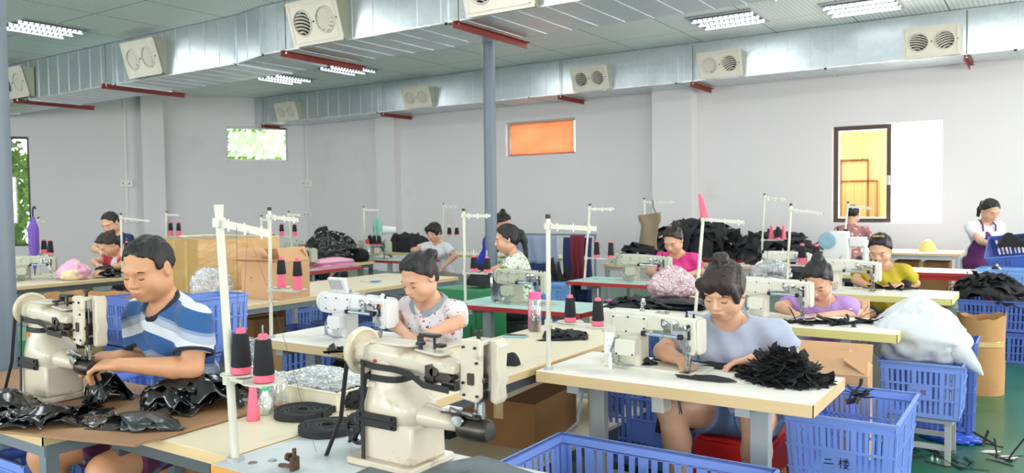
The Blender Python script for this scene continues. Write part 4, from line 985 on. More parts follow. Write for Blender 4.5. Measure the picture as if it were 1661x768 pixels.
# ---------- thread stand
CONES = {}
def cone_proto(kind):
    if kind in CONES: return None
def thread_cone(label, loc, black=True, h=.15, r=.03, pinktop=True, group=None, tilt=None, low=.02, rz=0.):
    key = (black, round(h, 3), round(r, 4), pinktop, round(low, 3))
    if key in CONES:
        c = copy_tree(CONES[key], loc, 0, label, group)
        if group is None and 'group' in c: del c['group']
    else:
        c = thing('thread_cone', label, 'thread cone', loc, 0, group)
        MB().lathe([(r*.98, 0), (r, .004), (r*.45, h), (r*.38, h+.002), (.004, h+.002)], None, 18).out('cone_core', M_pink, c, smooth=True)
        if black: MB().lathe([(r*.96, low), (r*1.02, low+.004), (r*.78, h*.86), (r*.7, h*.9), (r*.4, h*.9)], None, 18).out('wound_thread', M_thr, c, smooth=True)
        CONES[key] = c
    if tilt: c.rotation_euler = tilt
    return c
def stand(label, loc, h, arm=None, trays=(), lean=(0, 0), r=.011, m=None, group=None, capm=None, eyelets=3):
    """arm = (dx, dy, dz) vector of the top bar; trays = list of (z, [(dx, dy), ...]) discs"""
    m = m or mat('stand_cream', hexc('cfcdbd'), .4); t = thing('thread_stand', label, 'thread stand', loc, 0, group)
    ax = Vector((lean[0], lean[1], 0)); top = Vector((0, 0, h))+ax
    MB().cyl((0, 0, 0), tuple(top), r, seg=12).out('pole', m, t, smooth=True)
    MB().cyl((0, 0, 0), (0, 0, .012), r*2, seg=14).out('pole_base', M_leg, t)
    MB().cyl(tuple(top), tuple(top+V(0, 0, .02)), r*1.15, seg=12).out('pole_cap', capm or M_blk, t)
    if arm:
        a = Vector(arm); p = top-V(0, 0, .035); s0 = p-a*.04
        MB().band([tuple(s0), tuple(p+a)], (0, 0, 1), .022, .007).out('thread_bar', m, t)
        MB().box(tuple(p), (.03, .03, .03)).out('clamp', m, t, bev=.003)
        for k in range(eyelets):
            q = p+a*((k+.6)/eyelets); MB().cyl(tuple(q+V(0, 0, -.02)), tuple(q+V(0, 0, .016)), .0028, seg=6).out('eyelet', M_nick, t)
    spots = []
    for z, offs, rad in trays:
        c = ax*(z/h)+V(0, 0, z)
        mb = MB()
        for dx, dy in offs:
            mb.box((c.x+dx/2, c.y+dy/2, z-.012), (math.hypot(dx, dy), .02, .012), rot=math.atan2(dy, dx))
        mb.out('tray_arm', m, t)
        for dx, dy in offs:
            MB().lathe([(.002, -.004), (rad*.5, -.004), (rad, .0), (rad, .003), (rad*.5, .0), (.002, 0)], Matrix.Translation((c.x+dx, c.y+dy, z)), 26).out('spool_disc', m, t, smooth=True)
            MB().cyl((c.x+dx, c.y+dy, z), (c.x+dx, c.y+dy, z+.165 if rad > .04 else z+.12), .003, seg=6).out('spindle', M_nick, t)
            spots.append((loc[0]+c.x+dx, loc[1]+c.y+dy, loc[2]+z+.003))
        MB().cyl((c.x, c.y, z-.03), (c.x, c.y, z+.005), r*1.7, seg=12).out('collar', m, t)
    return t, spots
# ---------- crates
def crate(label, loc, w, d, h, rz=0., m=None, nx=14, ny=9, rows=3, label_panel=True, group=None, rot=None, name='plastic_crate', writing=True, big=False, taper=.94, th=.004):
    m = m or M_crate; t = thing(name, label, 'crate', loc, rz, group)
    if rot: t.rotation_euler = rot
    def wallm(mb, L_, n, panel, M):
        # wall in x-z plane, L_ long, outer face at y=0
        zt = h-.045; zb = .03
        mb.add(MB().bb(-L_/2, L_/2, 0, th, zt, h).v, BF, M); mb.add(MB().bb(-L_/2, L_/2, 0, th, 0, zb).v, BF, M)
        cw = .035; mb.add(MB().bb(-L_/2, -L_/2+cw, 0, th, zb, zt).v, BF, M); mb.add(MB().bb(L_/2-cw, L_/2, 0, th, zb, zt).v, BF, M)
        for k in range(1, rows):
            z = zb+(zt-zb)*k/rows; mb.add(MB().bb(-L_/2, L_/2, -.006, th, z-.005, z+.005).v, BF, M)
        mb.add(MB().bb(-L_/2-.004, L_/2+.004, -.012, th, h-.01, h).v, BF, M); mb.add(MB().bb(-L_/2, L_/2, -.006, th, zt-.004, zt+.004).v, BF, M)
        step = (L_-2*cw)/n
        for k in range(n+1):
            x = -L_/2+cw+step*k; bw = step*(.26 if k % 5 else .42)
            mb.add(MB().bb(x-bw, x+bw, 0 if k % 5 else -.005, th, zb, zt).v, BF, M)
        if panel: mb.add(MB().bb(-L_*.14, L_*.14, -.003, th, zb+(zt-zb)/rows, zb+(zt-zb)*2/rows).v, BF, M)
    mb = MB(); R = Matrix.Rotation
    wallm(mb, w, nx, label_panel, Matrix.Translation((0, -d/2, 0))); wallm(mb, w, nx, False, Matrix.Translation((0, d/2, 0)) @ R(PI, 4, 'Z'))
    wallm(mb, d, ny, False, Matrix.Translation((w/2, 0, 0)) @ R(PI/2, 4, 'Z')); wallm(mb, d, ny, False, Matrix.Translation((-w/2, 0, 0)) @ R(-PI/2, 4, 'Z'))
    mb.bb(-w/2, w/2, -d/2, d/2, 0, .006)
    # gentle draft towards the bottom
    mb.v = [(x*(taper+(1-taper)*z/h), y*(taper+(1-taper)*z/h), z) for x, y, z in mb.v]
    mb.out('crate_body', m, t)
    return t
def strokes(parent, name, lines, M, w=.006, m=None):
    mb = MB()
    for ln in lines:
        for a, b in zip(ln[:-1], ln[1:]):
            a_ = Vector((a[0], 0, a[1])); b_ = Vector((b[0], 0, b[1])); d = (b_-a_).normalized(); n = Vector((-d.z, 0, d.x))*w/2; e = d*w*.3
            mb.add([a_-n-e, b_-n+e, b_+n+e, a_+n-e], [(0, 1, 2, 3)], M)
    return mb.out(name, m or mat('marker_ink', hexc('1a1d30'), .6), parent)
HAN_ER = [[(.0, .62), (.62, .68)], [(-.08, .2), (.8, .26)]]
HAN_LOU = [[(0, .62), (.42, .68)], [(.2, 1.), (.2, -.05)], [(.2, .6), (0, .25)], [(.2, .55), (.36, .38)], [(.5, .92), (.58, .78)], [(.9, .95), (.8, .78)], [(.45, .7), (1., .74)], [(.72, 1.), (.72, .45)], [(.7, .68), (.5, .5)], [(.74, .68), (.98, .5)],
           [(.48, .3), (1.02, .33)], [(.66, .45), (.55, .12), (.95, -.06)], [(.88, .33), (.75, .05), (.48, -.08)]]
def write_er_lou(t, M, s, m=None, wd=.11):
    strokes(t, 'handwriting', [[(x*s, z*s) for x, z in l] for l in HAN_ER], M, s*wd, m)
    strokes(t, 'handwriting', [[(x*s+s*1.35, z*s) for x, z in l] for l in HAN_LOU], M, s*wd*.8, m)
# ---------- heaps and cloth
def fbm(x, y, z=0., o=3): return noise.fractal(Vector((x, y, z)), 1., 2.1, o)
def fold(x, y, seed, f):
    # crossing straight creases, like folded and crumpled cloth
    r_ = random.Random(seed*13+1); s = 0.
    for k in range(5):
        a = r_.uniform(0, PI); ff = f*r_.uniform(.45, 1.3); ph = r_.uniform(0, 1); t = ((x+.03*math.sin(y*11+k))*math.cos(a)+y*math.sin(a))*ff+ph; t = abs((t % 1.)*2-1); s += (t-.5)*(.75 if k < 2 else .45)
    return s
def heap(name, label, cat, loc, w, d, h, seed=0, m=None, rz=0., amp=.35, f=7., kind=None, n=46, parent=None, edge=.25, ridge=True, poly=4., group=None, sub=0):
    """a rumpled pile lying on a surface: height field over a superellipse, closed below"""
    mb = MB(); vs = []; fs = []; NR, NA = n//2, n*2
    for i in range(NR+1):
        q = i/NR
        for k in range(NA):
            a = 2*PI*k/NA; c_, s_ = math.cos(a), math.sin(a); r = (abs(c_)**poly+abs(s_)**poly)**(-1/poly)
            rr = q*r*(1+edge*fbm(c_*1.7+seed, s_*1.7, seed*.7)*q); x, y = rr*c_*w/2, rr*s_*d/2
            e = (1-q**5)
            nz = fbm(x*f+seed*3.1, y*f, seed, 4)
            if ridge: nz = .35*(1-2*abs(nz))+fold(x, y, seed, f)
            z = h*e**.8*(.62+amp*nz)+.004*(1-q)
            vs.append((x+.015*fbm(x*9, y*9, seed+5), y, max(0.001, z)))
    for i in range(NR):
        for k in range(NA): fs.append((i*NA+k, i*NA+(k+1) % NA, (i+1)*NA+(k+1) % NA, (i+1)*NA+k))
    fs.append(tuple(NR*NA+k for k in range(NA)))
    fs = [f_ for f_ in fs]; mb.add(vs, fs); o = mb.out(name, m or M_fab, parent, smooth=True, loc=loc, rz=rz)
    if not parent:
        tag(o, label, cat, group, kind)
    return o
def layered(name, label, cat, loc, w, d, h, seed, m, n=9, size=(.5, .9), crease=.02, f=7., rz=0., parent=None, kind=None, group=None, res=11, spread=.55):
    """overlapping creased sheets of cut material lying over one another"""
    rr = random.Random(seed); mb = MB()
    H = lambda x, y: h*max(0., 1-(2*x/w)**2-(2*y/d)**2)**.5 if (2*x/w)**2+(2*y/d)**2 < 1 else 0.
    for k in range(n):
        q = k/max(1, n-1); a = rr.uniform(0, 2*PI); rd = spread*math.sqrt(rr.uniform(0, 1))*(1-.5*q); cx, cy = math.cos(a)*rd*w/2, math.sin(a)*rd*d/2
        sx = w*rr.uniform(*size); sy = d*rr.uniform(*size); th = rr.uniform(0, PI); c_, s_ = math.cos(th), math.sin(th); sk = rr.uniform(-.35, .35); cut = rr.uniform(.2, .9); vs = []
        for j in range(res):
            for i in range(res):
                u, v = i/(res-1)-.5, j/(res-1)-.5; lx = sx*u*(1-(1-cut)*(v+.5))+sk*sx*v; ly = sy*v; x = cx+c_*lx-s_*ly; y = cy+s_*lx+c_*ly
                base = H(x, y)*(.35+.65*q); cr = crease*fold(x, y, seed+k, f); e = max(abs(u), abs(v))*2
                vs.append((x, y, max(.002+.0006*k, base+.003*k*(h > .03)*.5+cr*(1 if base > .01 else .5)+(.012*(e > .95)*rr.uniform(-1, 1)))))
        mb.add(vs, [(j*res+i, j*res+i+1, (j+1)*res+i+1, (j+1)*res+i) for j in range(res-1) for i in range(res-1)])
    o = mb.out(name, m, parent, loc=loc, rz=rz, solid=.0016); me = o.data; me.polygons.foreach_set('use_smooth', [True]*len(me.polygons)); with_angle(me, .45)
    return o if parent else tag(o, label, cat, group, kind)
def ribbons(name, label, cat, loc, w, d, h, n, seed, m, L_=(.06, .14), wd=(.015, .035), kind='stuff', curlf=1., rz=0.):
    rr = random.Random(seed); mb = MB()
    for k in range(n):
        a = rr.uniform(0, 2*PI); q = math.sqrt(rr.uniform(0, 1)); x, y = math.cos(a)*q*w/2, math.sin(a)*q*d/2; z = h*(1-q**2.2)*rr.uniform(.25, 1)+.004
        th = rr.uniform(0, 2*PI); l = rr.uniform(*L_); wdt = rr.uniform(*wd); slope = rr.gauss(0, .35)*(1 if q < .8 else .2); curl = rr.uniform(-14, 14)*curlf
        pts = []; p = Vector((x, y, z)); an = slope
        for j in range(7):
            pts.append(Vector((p.x, p.y, max(p.z, .003)))); p = p+Vector((math.cos(th)*math.cos(an), math.sin(th)*math.cos(an), math.sin(an)))*l/6; an -= curl*l/6; th += rr.gauss(0, .12)
        mb.band(pts, (-math.sin(th)+rr.gauss(0, .25), math.cos(th), rr.gauss(0, .45)), wdt, .0018)
    o = mb.out(name, m, None, loc=loc, rz=rz); return tag(o, label, cat, None, kind)
def sheet(name, label, cat, pts, z, m, th=.002, lift=.01, seed=0, res=14, parent=None, group=None, f=6., loc=(0, 0)):
    """a flat cut piece: outline polygon (metres), triangulated grid with slight ripples"""
    bm = bmesh.new(); vs = [bm.verts.new((x, y, 0)) for x, y in pts]; bm.faces.new(vs)
    x0, x1 = min(p[0] for p in pts), max(p[0] for p in pts); y0, y1 = min(p[1] for p in pts), max(p[1] for p in pts)
    for k in range(1, res):
        for co, no in (((x0+(x1-x0)*k/res, 0, 0), (1, 0, 0)), ((0, y0+(y1-y0)*k/res, 0), (0, 1, 0))):
            bmesh.ops.bisect_plane(bm, geom=bm.verts[:]+bm.edges[:]+bm.faces[:], plane_co=co, plane_no=no)
    for v in bm.verts: v.co.z = lift*max(0, .5+fbm(v.co.x*f+seed, v.co.y*f, seed, 3))
    me = bpy.data.meshes.new(name); bm.to_mesh(me); bm.free(); me.materials.append(m); me.polygons.foreach_set('use_smooth', [True]*len(me.polygons))
    o = bpy.data.objects.new(name, me); C.objects.link(o); o.location = (loc[0], loc[1], z+th+.001); d = o.modifiers.new('s', 'SOLIDIFY'); d.thickness = th
    if parent: o.parent = parent
    else: tag(o, label, cat, group)
    return o
def crumple(name, label, cat, loc, r, seed, m, amp=.3, f=3., flat=.0, sub=4, rz=0., parent=None, ridge=True, top=None, kind=None, group=None):
    bm = bmesh.new(); bmesh.ops.create_icosphere(bm, subdivisions=sub, radius=1.)
    for v in bm.verts:
        n_ = v.co.normalized(); q = fbm(n_.x*f+seed, n_.y*f, n_.z*f+seed, 4); q = (1-2.2*abs(q)) if ridge else q
        k = 1+amp*q; p = Vector((n_.x*r[0], n_.y*r[1], n_.z*r[2]))*k
        if top: tf = max(0, n_.z); p.x *= 1-top*tf; p.y *= 1-top*tf
        if p.z < -r[2]*(1-flat): p.z = -r[2]*(1-flat)
        v.co = p+Vector((0, 0, r[2]*(1-flat)))
    me = bpy.data.meshes.new(name); bm.to_mesh(me); bm.free(); me.materials.append(m); me.polygons.foreach_set('use_smooth', [True]*len(me.polygons))
    o = bpy.data.objects.new(name, me); C.objects.link(o); o.location = loc; o.rotation_euler.z = rz
    if parent: o.parent = parent
    else: tag(o, label, cat, group, kind)
    return o
def plastic(name, tint=(.9, .93, .96), k=.35, rough=.08, bscale=12.):
    m = bpy.data.materials.new(name); m.use_nodes = True; N = m.node_tree.nodes; L = m.node_tree.links; N.remove(N['Principled BSDF'])
    t = N.new('ShaderNodeBsdfTransparent'); g = N.new('ShaderNodeBsdfGlossy'); g.inputs['Roughness'].default_value = rough; d = N.new('ShaderNodeBsdfDiffuse'); d.inputs[0].default_value = (*tint, 1)
    t.inputs[0].default_value = (*tint, 1)
    lw = N.new('ShaderNodeLayerWeight'); lw.inputs[0].default_value = .4; x = N.new('ShaderNodeMixShader'); y = N.new('ShaderNodeMixShader'); y.inputs[0].default_value = .45
    tc = N.new('ShaderNodeTexCoord'); n = N.new('ShaderNodeTexNoise'); n.inputs['Scale'].default_value = bscale; n.inputs['Detail'].default_value = 3; n.inputs['Distortion'].default_value = 1.5; L.new(tc.outputs['Object'], n.inputs[0]); bp = N.new('ShaderNodeBump'); bp.inputs['Distance'].default_value = .03; L.new(n.outputs[0], bp.inputs['Height']); L.new(bp.outputs[0], g.inputs['Normal']); L.new(bp.outputs[0], lw.inputs[1])
    mr = N.new('ShaderNodeMapRange'); mr.inputs[3].default_value = k; mr.inputs[4].default_value = .85; L.new(lw.outputs['Facing'], mr.inputs[0]); L.new(g.outputs[0], y.inputs[1]); L.new(d.outputs[0], y.inputs[2]); L.new(mr.outputs[0], x.inputs[0]); L.new(t.outputs[0], x.inputs[1]); L.new(y.outputs[0], x.inputs[2]); L.new(x.outputs[0], N['Material Output'].inputs[0]); MATS[name] = m; return m
M_bag = plastic('clear_plastic'); M_bagg = plastic('grey_clear_plastic', (.42, .45, .52), .3); M_clearhard = plastic('clear_hard_plastic', (.93, .95, .95), .15, .05, 3.)
# ---------- boxes
def carton(label, loc, w, d, h, rz=0., m=None, flaps='closed', tape=True, name='cardboard_box', mi=None, group=None, flap_ang=(2.0, 2.2, 1.9, 2.1), flen=None):
    m = m or M_card; t = thing(name, label, 'cardboard box', loc, rz, group); th = .006
    mb = MB(); mb.bb(-w/2, w/2, -d/2, -d/2+th, 0, h).bb(-w/2, w/2, d/2-th, d/2, 0, h).bb(-w/2, -w/2+th, -d/2+th, d/2-th, 0, h).bb(w/2-th, w/2, -d/2+th, d/2-th, 0, h).bb(-w/2+th, w/2-th, -d/2+th, d/2-th, 0, th); mb.out('box_walls', m, t)
    fl = flen or min(w, d)/2
    if flaps == 'closed':
        MB().bb(-w/2, -.001, -d/2, d/2, h, h+th).out('flap', m, t); MB().bb(.001, w/2, -d/2, d/2, h, h+th).out('flap', m, t)
        if tape: MB().bb(-.028, .028, -d/2-.001, d/2+.001, h+th, h+th+.001).bb(-.028, .028, -d/2-.0015, -d/2, h-.09, h+th).out('tape', M_tape, t)
    else:
        for (ax, sg, L_, off), an in zip((('y', -1, w, d/2), ('y', 1, w, d/2), ('x', -1, d, w/2), ('x', 1, d, w/2)), flap_ang):
            mb = MB(); R = Matrix.Rotation({('y', -1): 0, ('x', 1): PI/2, ('y', 1): PI, ('x', -1): -PI/2}[(ax, sg)], 4, 'Z') @ Matrix.Translation((0, -off, h)) @ Matrix.Rotation(an-PI/2, 4, 'X')
            # flap in local xz plane hinging at z=0
            mb.add(MB().bb(-L_/2+.004, L_/2-.004, -th/2, th/2, 0, fl).v, BF, R); mb.out('flap', mi or m, t)
    return t
# ================================================ TABLES
def b2(v): return (v.x, v.y, .761)
table(-1.95, -.72, 3.09, 3.65, 'white sewing table with a pale wood edge where the woman in the grey tee works', th=.05, edge=M_edge)
table(-1.95, -.70, 4.95, 5.55, 'white sewing table with a yellow edge in front of the woman in lilac', th=.05, edge=M_edgey)
table(-1.85, -.60, 6.9, 7.5, 'white sewing table with a yellow edge in front of the woman in the yellow tee', th=.05, edge=M_edgey)
table(-3.85, -2.66, 3.03, 3.6, 'white sewing table with a thick wood edge under the machine with a control panel', th=.05, edge=M_edge)
side = table(-2.64, -1.99, 2.3, 4.5, 'pale side table on a steel frame, phone and pink-lidded bottle on it', top=M_lcream, edge=M_edge, legs='4', lm=M_legd, name='work_table')
MB().box((0, .1, .27), (.62, 1.9, .02)).out('lower_shelf', M_lcream, side); MB().bb(.285, .31, -1.05, 1.05, .2, .26).bb(-.31, -.285, -1.05, 1.05, .2, .26).out('shelf_rail', M_legd, side)
table(-2.78, -2.085, 1.53, 2.285, 'cream work table holding the black webbing rolls and the plastic tray', top=M_lcream, edge=M_edge, legs='4', lm=M_legd, name='work_table')
fore = table(-2.075, -.98, 1.46, 1.93, 'grey-white sewing table at the bottom edge under the big cream machine', top=mat('grey_laminate', hexc('c3cacc'), .4, var=.05, dirt=hexc('8f9796'), dscale=5, dlo=.58, dhi=.75), edge=mat('orange_edge', hexc('d89a4a'), .5))
for x, y in ((410, 752), (442, 748)): 
    q = at(x, y); MB().lathe([(.001, .003), (.012, .003), (.014, 0)], Matrix.Translation((q.x+1.5275, q.y-1.695, .76)), 16).out('grommet', M_nick, fore)
table(-4.0, -2.82, 1.34, 1.9, "sewing table hidden under the brown board at the striped man's machine", top=M_lcream, legs='4', lm=M_grey)
bo = MB(); z = .764
bo.prism([(-4.05, 1.12), (-2.99, 1.27), (-2.42, 1.43), (-2.44, 1.98), (-2.6, 1.99), (-3.2, 1.94), (-4.05, 1.9)], 0, .009); brd = bo.out('hardboard_sheet', mat('brown_hardboard', hexc('96704e'), .6, var=.12, vscale=4, dirt=hexc('b08c66'), dscale=3, dlo=.5, dhi=.8, bump=.001, bscale=90), None, loc=(0, 0, z)); tag(brd, 'brown hardboard sheet lying over the left machine table', 'board')
# red-edged aqua tables
table(-3.85, -2.68, 4.85, 5.42, 'aqua-topped table with a red edge behind the pink-lidded bottle', top=M_aqua, edge=M_redge)
table(-3.92, -2.55, 6.8, 7.38, 'aqua-topped table with a red edge where the woman in bright pink works', top=M_aqua, edge=M_redge)
table(-2.55, -1.95, 4.72, 6.2, 'pale table between the grey-tee and pink-tee women, stacked with black cloth', top=M_lcream, edge=M_edge, legs='4', lm=M_leg, name='work_table')
bk = table(-6.2, -5.17, 3.75, 6.7, 'long pale work table behind the floral woman with a carton and scissors on it', top=M_lcream, edge=M_edge, legs='4', lm=M_grey, name='work_table')
table(-8.35, -7.2, 6.15, 7.35, 'small red-edged table carrying the pink cloth left of centre', top=M_aqua, edge=M_redge)
table(-8.5, -7.05, 8.2, 8.7, 'red-edged table in front of the woman in the white tee', top=M_aqua, edge=M_redge)
table(-9.95, -8.5, 3.2, 5.08, 'pale table at far left with the pink bundle and black boxes on it', top=M_lcream, edge=M_edge, legs='4', lm=M_legd, name='work_table')
table(-8.95, -7.65, 7.36, 8.05, 'cream table with the shiny black bag by the woman half hidden left of centre', top=M_lcream, edge=M_edge, legs='4', lm=M_legd)
table(-9.3, -5.6, 9.6, 10.3, 'cream table with a yellow edge behind the woman in the white tee', top=M_lcream, edge=M_edgey)
table(-4.9, -2.3, 10.2, 11.0, 'long table by the back wall buried under black cloth', top=M_ltop, edge=M_redge, legs='4')
table(-2.35, -1.97, 7.6, 8.6, 'narrow red-edged table behind the woman in bright pink', top=M_ltop, edge=M_redge, legs='4')
table(-2.9, -1.0, 12.55, 13.4, 'white table under the big bright window', top=M_ltop, edge=M_edge, legs='4')
table(-1.25, -.45, 9.3, 9.9, 'white table with a red frame left of the woman in the purple apron', top=M_ltop, edge=M_redge, legs='4', lm=M_redge)
table(-2.3, -1.2, 8.65, 9.25, 'white table with the upright machine below the amber window', top=M_ltop, edge=M_edgey)
table(-4.6, -3.5, 8.9, 9.6, 'pale table behind the bright pink woman with black cloth and a hanging khaki cloth', top=M_lcream, edge=M_edge, legs='4')
table(-3.15, -2.4, 9.3, 10.1, 'small white table by the back wall under the pink and yellow cones', top=M_ltop, edge=M_edge, legs='4')
table(-10.3, -9.3, 6.1, 6.9, 'pale table against the left wall behind the striped man', top=M_lcream, edge=M_edge, legs='4')
# ================================================ MACHINES
q = at(650, 748); cylinder_machine('large worn cream cylinder-arm sewing machine in the foreground with a handwheel and black belt', (q.x-.0, q.y-.0, .761), 0., sc=1.04)
q = at(72, 652); cylinder_machine('worn cream cylinder-arm sewing machine at the far left by the striped man', (q.x, q.y+.03, .775), 0., front=False, sc=1.0, zs=.89)
flatbed('ivory flatbed sewing machine with a sticker worked by the woman in the grey tee', (-1.535, 3.42, .761), 0, L_=.5)
flatbed('ivory flatbed sewing machine worked by the woman in lilac', (-1.5, 5.27, .761), 0, L_=.5, motor=False)
flatbed('ivory flatbed sewing machine worked by the woman in the yellow tee', (-1.43, 7.2, .761), 0, L_=.54, motor=False)
flatbed('white sewing machine with a tilted control panel and orange badge', (-3.30, 3.3, .761), 0, L_=.56, m=M_machw, panel=True, motor=False)
flatbed('old grey-green sewing machine on the aqua table beside the woman in the green floral top', (-3.35, 5.12, .761), 0, L_=.46, m=M_machg, motor=False, clutch=True)
flatbed('old grey-green sewing machine in front of the woman in bright pink', (-3.25, 7.08, .761), 0, L_=.58, m=M_machg, motor=False)
flatbed('dark old sewing machine on the small red-edged table left of centre', tuple(at(487, 436))[:2]+(.761,), 0, L_=.5, m=M_machg, motor=False)
flatbed('dark old sewing machine in the second row left of centre, yellow knob on top', tuple(at(484, 422))[:2]+(.761,), 0, L_=.5, m=M_machg, motor=False)
flatbed('grey sewing machine on the red-edged table left of the woman in the white tee', (-8.1, 8.5, .761), 0, L_=.6, m=M_machg, motor=False)
flatbed('beige sewing machine on the far left table behind the pink bundle', (-9.15, 4.3, .761), .9, L_=.46, m=M_machg, motor=False)
flatbed('white sewing machine on the cream table left of the pipe column', (-6.35, 9.6, .761), 0, L_=.6, m=M_mach, motor=False)
flatbed('ivory machine half hidden behind the head of the woman in bright pink', (-2.16, 8.1, .761), .3, L_=.42, m=M_mach, motor=False)
# upright white machine with a pale blue wheel under the window
t = thing('sewing_machine', 'tall white machine with a pale blue handwheel below the amber window', 'sewing machine', (-1.82, 8.82, .761), 0)
MB().rbox((0, 0, .015), (.4, .25, .03), .02).out('bed_plate', M_machw, t); MB().prism([(-.14, .0), (.12, 0), (.12, .3), (.1, .44), (-.06, .44), (-.1, .38), (-.14, .2)], -.07, .07, Matrix(((1, 0, 0, 0), (0, 0, -1, 0), (0, 1, 0, 0), (0, 0, 0, 1)))).out('housing', M_machw, t, bev=.015, smooth=True)
MB().rbox((.2, 0, .33), (.16, .12, .1), .02).out('arm', M_machw, t, bev=.01, smooth=True); MB().rbox((.27, 0, .24), (.05, .1, .2), .02).out('head', M_machw, t, bev=.008, smooth=True)
MB().lathe([(.001, 0), (.08, 0), (.085, .01), (.085, .025), (.05, .035), (.03, .03), (.001, .03)], Matrix.Translation((-.09, -.075, .34)) @ Matrix.Rotation(PI/2, 4, 'X'), 28).out('handwheel', mat('pale_blue_plastic', hexc('7fa6b8'), .4), t, smooth=True)
MB().cyl((-.0, 0, .44), (-.0, 0, .48), .008).cyl((.08, 0, .43), (.08, 0, .46), .02).out('knob', M_dark, t)
# ================================================ THREAD STANDS
def stand_px(label, base, top, arm=0., droop=0., tray=None, cones=(), z=.76, rad=.05, kind=None, armdrop=.0, r=.011, eyelets=3, ch=None, cr=None, clabels=None, black=True, low=.02, group='thread cones', depth=None, armdir=None, capm=None):
    q = at(base[0], base[1], z) if depth is None else atd(base[0], base[1], depth); t = (q-EYEP).dot(FW)
    b = V(q.x, q.y, z)
    # height from the top pixel at the same depth
    d = _ray(top[0], top[1]); zt = (EYEP+d*t).z; tp = EYEP+d*t
    h = zt-z; lean = ((tp.x-b.x), (tp.y-b.y))
    lean = (max(-.06, min(.06, lean[0])), max(-.06, min(.06, lean[1])))
    L_ = (aty(top[0]+arm, top[1], b.y+lean[1]).x-b.x-lean[0]) if arm else 0
    ad = armdir or (1, 0)
    offs = [((px-(base[0]+(top[0]-base[0])*(base[1]-(tray or 0))/max(1, base[1]-top[1])))*t/1300/.83, (.02 if i % 2 == 0 else -.02)) for i, px in enumerate(cones)]
    trays = []
    if tray is not None:
        zt2 = (EYEP+_ray(base[0], tray)*t).z-z; k_ = zt2/h; offs = [(aty(px, tray, b.y+lean[1]*k_+o[1]).x-b.x-lean[0]*k_, o[1]) for px, o in zip(cones, offs)]; trays = [(zt2, offs, rad)]
    s, spots = stand(label, (b.x, b.y, z), h, (L_*ad[0], L_*ad[1], -droop) if arm else None, trays, lean, r=r, eyelets=eyelets, capm=capm)
    for i, sp in enumerate(spots):
        lb = clabels[i] if clabels else None
        if lb: thread_cone(lb, sp, h=(ch[i] if isinstance(ch, (list, tuple)) else ch) or .13, r=cr or .03, low=low if not isinstance(low, (list, tuple)) else low[i], black=black if not isinstance(black, (list, tuple)) else black[i])
    return s, b, t
stand_px('cream thread stand in the left foreground with two large spool discs', (382, 748), (355, 343), arm=80, droop=.03, tray=607, cones=(392, 428), rad=.062, r=.0125, ch=.135, cr=.03, clabels=('left black thread cone on the foreground stand', 'right black thread cone on the foreground stand'), capm=mat('stand_cream', hexc('cfcdbd'), .4))
stand_px('cream thread stand behind the foreground one, on the control-panel machine table', (440, 548), (437, 342), arm=46, droop=.02, tray=466, cones=(457, 483), ch=.175, cr=.027, low=.075, clabels=('half pink, half black thread cone left of its pair above the carton', 'half pink, half black thread cone right of its pair above the carton'))
stand_px('cream thread stand at the left corner of the nearest white table', (890, 600), (889, 355), arm=78, droop=.01, tray=521, cones=(925, 970), rad=.06, ch=.12, cr=.027, clabels=('left black thread cone above the grey-tee woman\'s machine', 'right black thread cone above the grey-tee woman\'s machine'))
stand_px('cream thread stand at the left end of the aqua table, near the pipe column', (755, 494), (752, 343), arm=43, droop=.0, tray=440, cones=(769, 790), ch=.115, cr=.028, clabels=('left black thread cone with pink tip near the green top', 'right black thread cone with pink tip near the green top'))
s5 = stand_px('cream thread stand left of the grey-tee woman with a pink cone on its tip', (1128, 508), (1141, 348), arm=66, droop=.02, capm=M_leg)
q = s5[1]; tip = EYEP+_ray(1141, 350)*s5[2]; thread_cone('bare pink cone stuck upside-down on the tip of a thread stand', (tip.x+.01, tip.y, tip.z-.01), black=False, h=.16, r=.028, tilt=(0, -.22, 0))
stand_px('cream thread stand at the left end of the table of the woman in bright pink', (948, 455), (957, 334), arm=38, droop=.0, tray=417, cones=(968, 991), ch=.16, cr=.03, clabels=('left dark thread cone behind the machine of the pink-tee woman', 'right dark thread cone behind the machine of the pink-tee woman'))
s7 = stand_px('thin thread stand with a khaki cloth hanging from its bar', (1047, 428), (1045, 324), arm=50, droop=.0)
stand_px('cream thread stand behind the lilac woman, thread reel at its foot', (1276, 470), (1283, 334), arm=50, droop=.03, tray=428, cones=(1301, 1324), ch=.17, cr=.035, low=.05, clabels=('black thread cone with pink foot left of the blue hair tie', 'black thread cone just above the blue hair tie'))
stand_px('thin thread stand with pink and yellow cones by the right back wall', (1235, 428), (1240, 317), arm=33, droop=.02, tray=388, cones=(1251, 1262, 1271), rad=.04, ch=.16, cr=.03, black=[False, True, False], clabels=('bare pink cone on the thin stand by the back wall', 'dark cone between the pink and the yellow cone', 'yellow-green cone on the thin stand by the back wall'))
stand_px('cream thread stand in front of the patterned-shirt worker at the window', (1364, 440), (1376, 330), arm=38, droop=.02, tray=403, cones=(1382,), ch=.12, cr=.03, clabels=('dark thread cone in front of the patterned shirt',))
stand_px('cream thread stand at the left end of the red-edged table, green fan beside it', (592, 420), (590, 337), arm=24, tray=398, cones=(600, 607, 615), ch=.15, cr=.034, clabels=('leftmost small dark cone beside the green fan', 'middle small dark cone beside the green fan', 'raised dark cone nearest the green fan'))
stand_px('thin thread stand in front of the pipe column, two dark cones on it', (718, 410), (719, 332), arm=22, tray=382, cones=(729, 741), ch=.13, cr=.036, clabels=('left dark cone just left of the pipe column', 'right dark cone just left of the pipe column'))
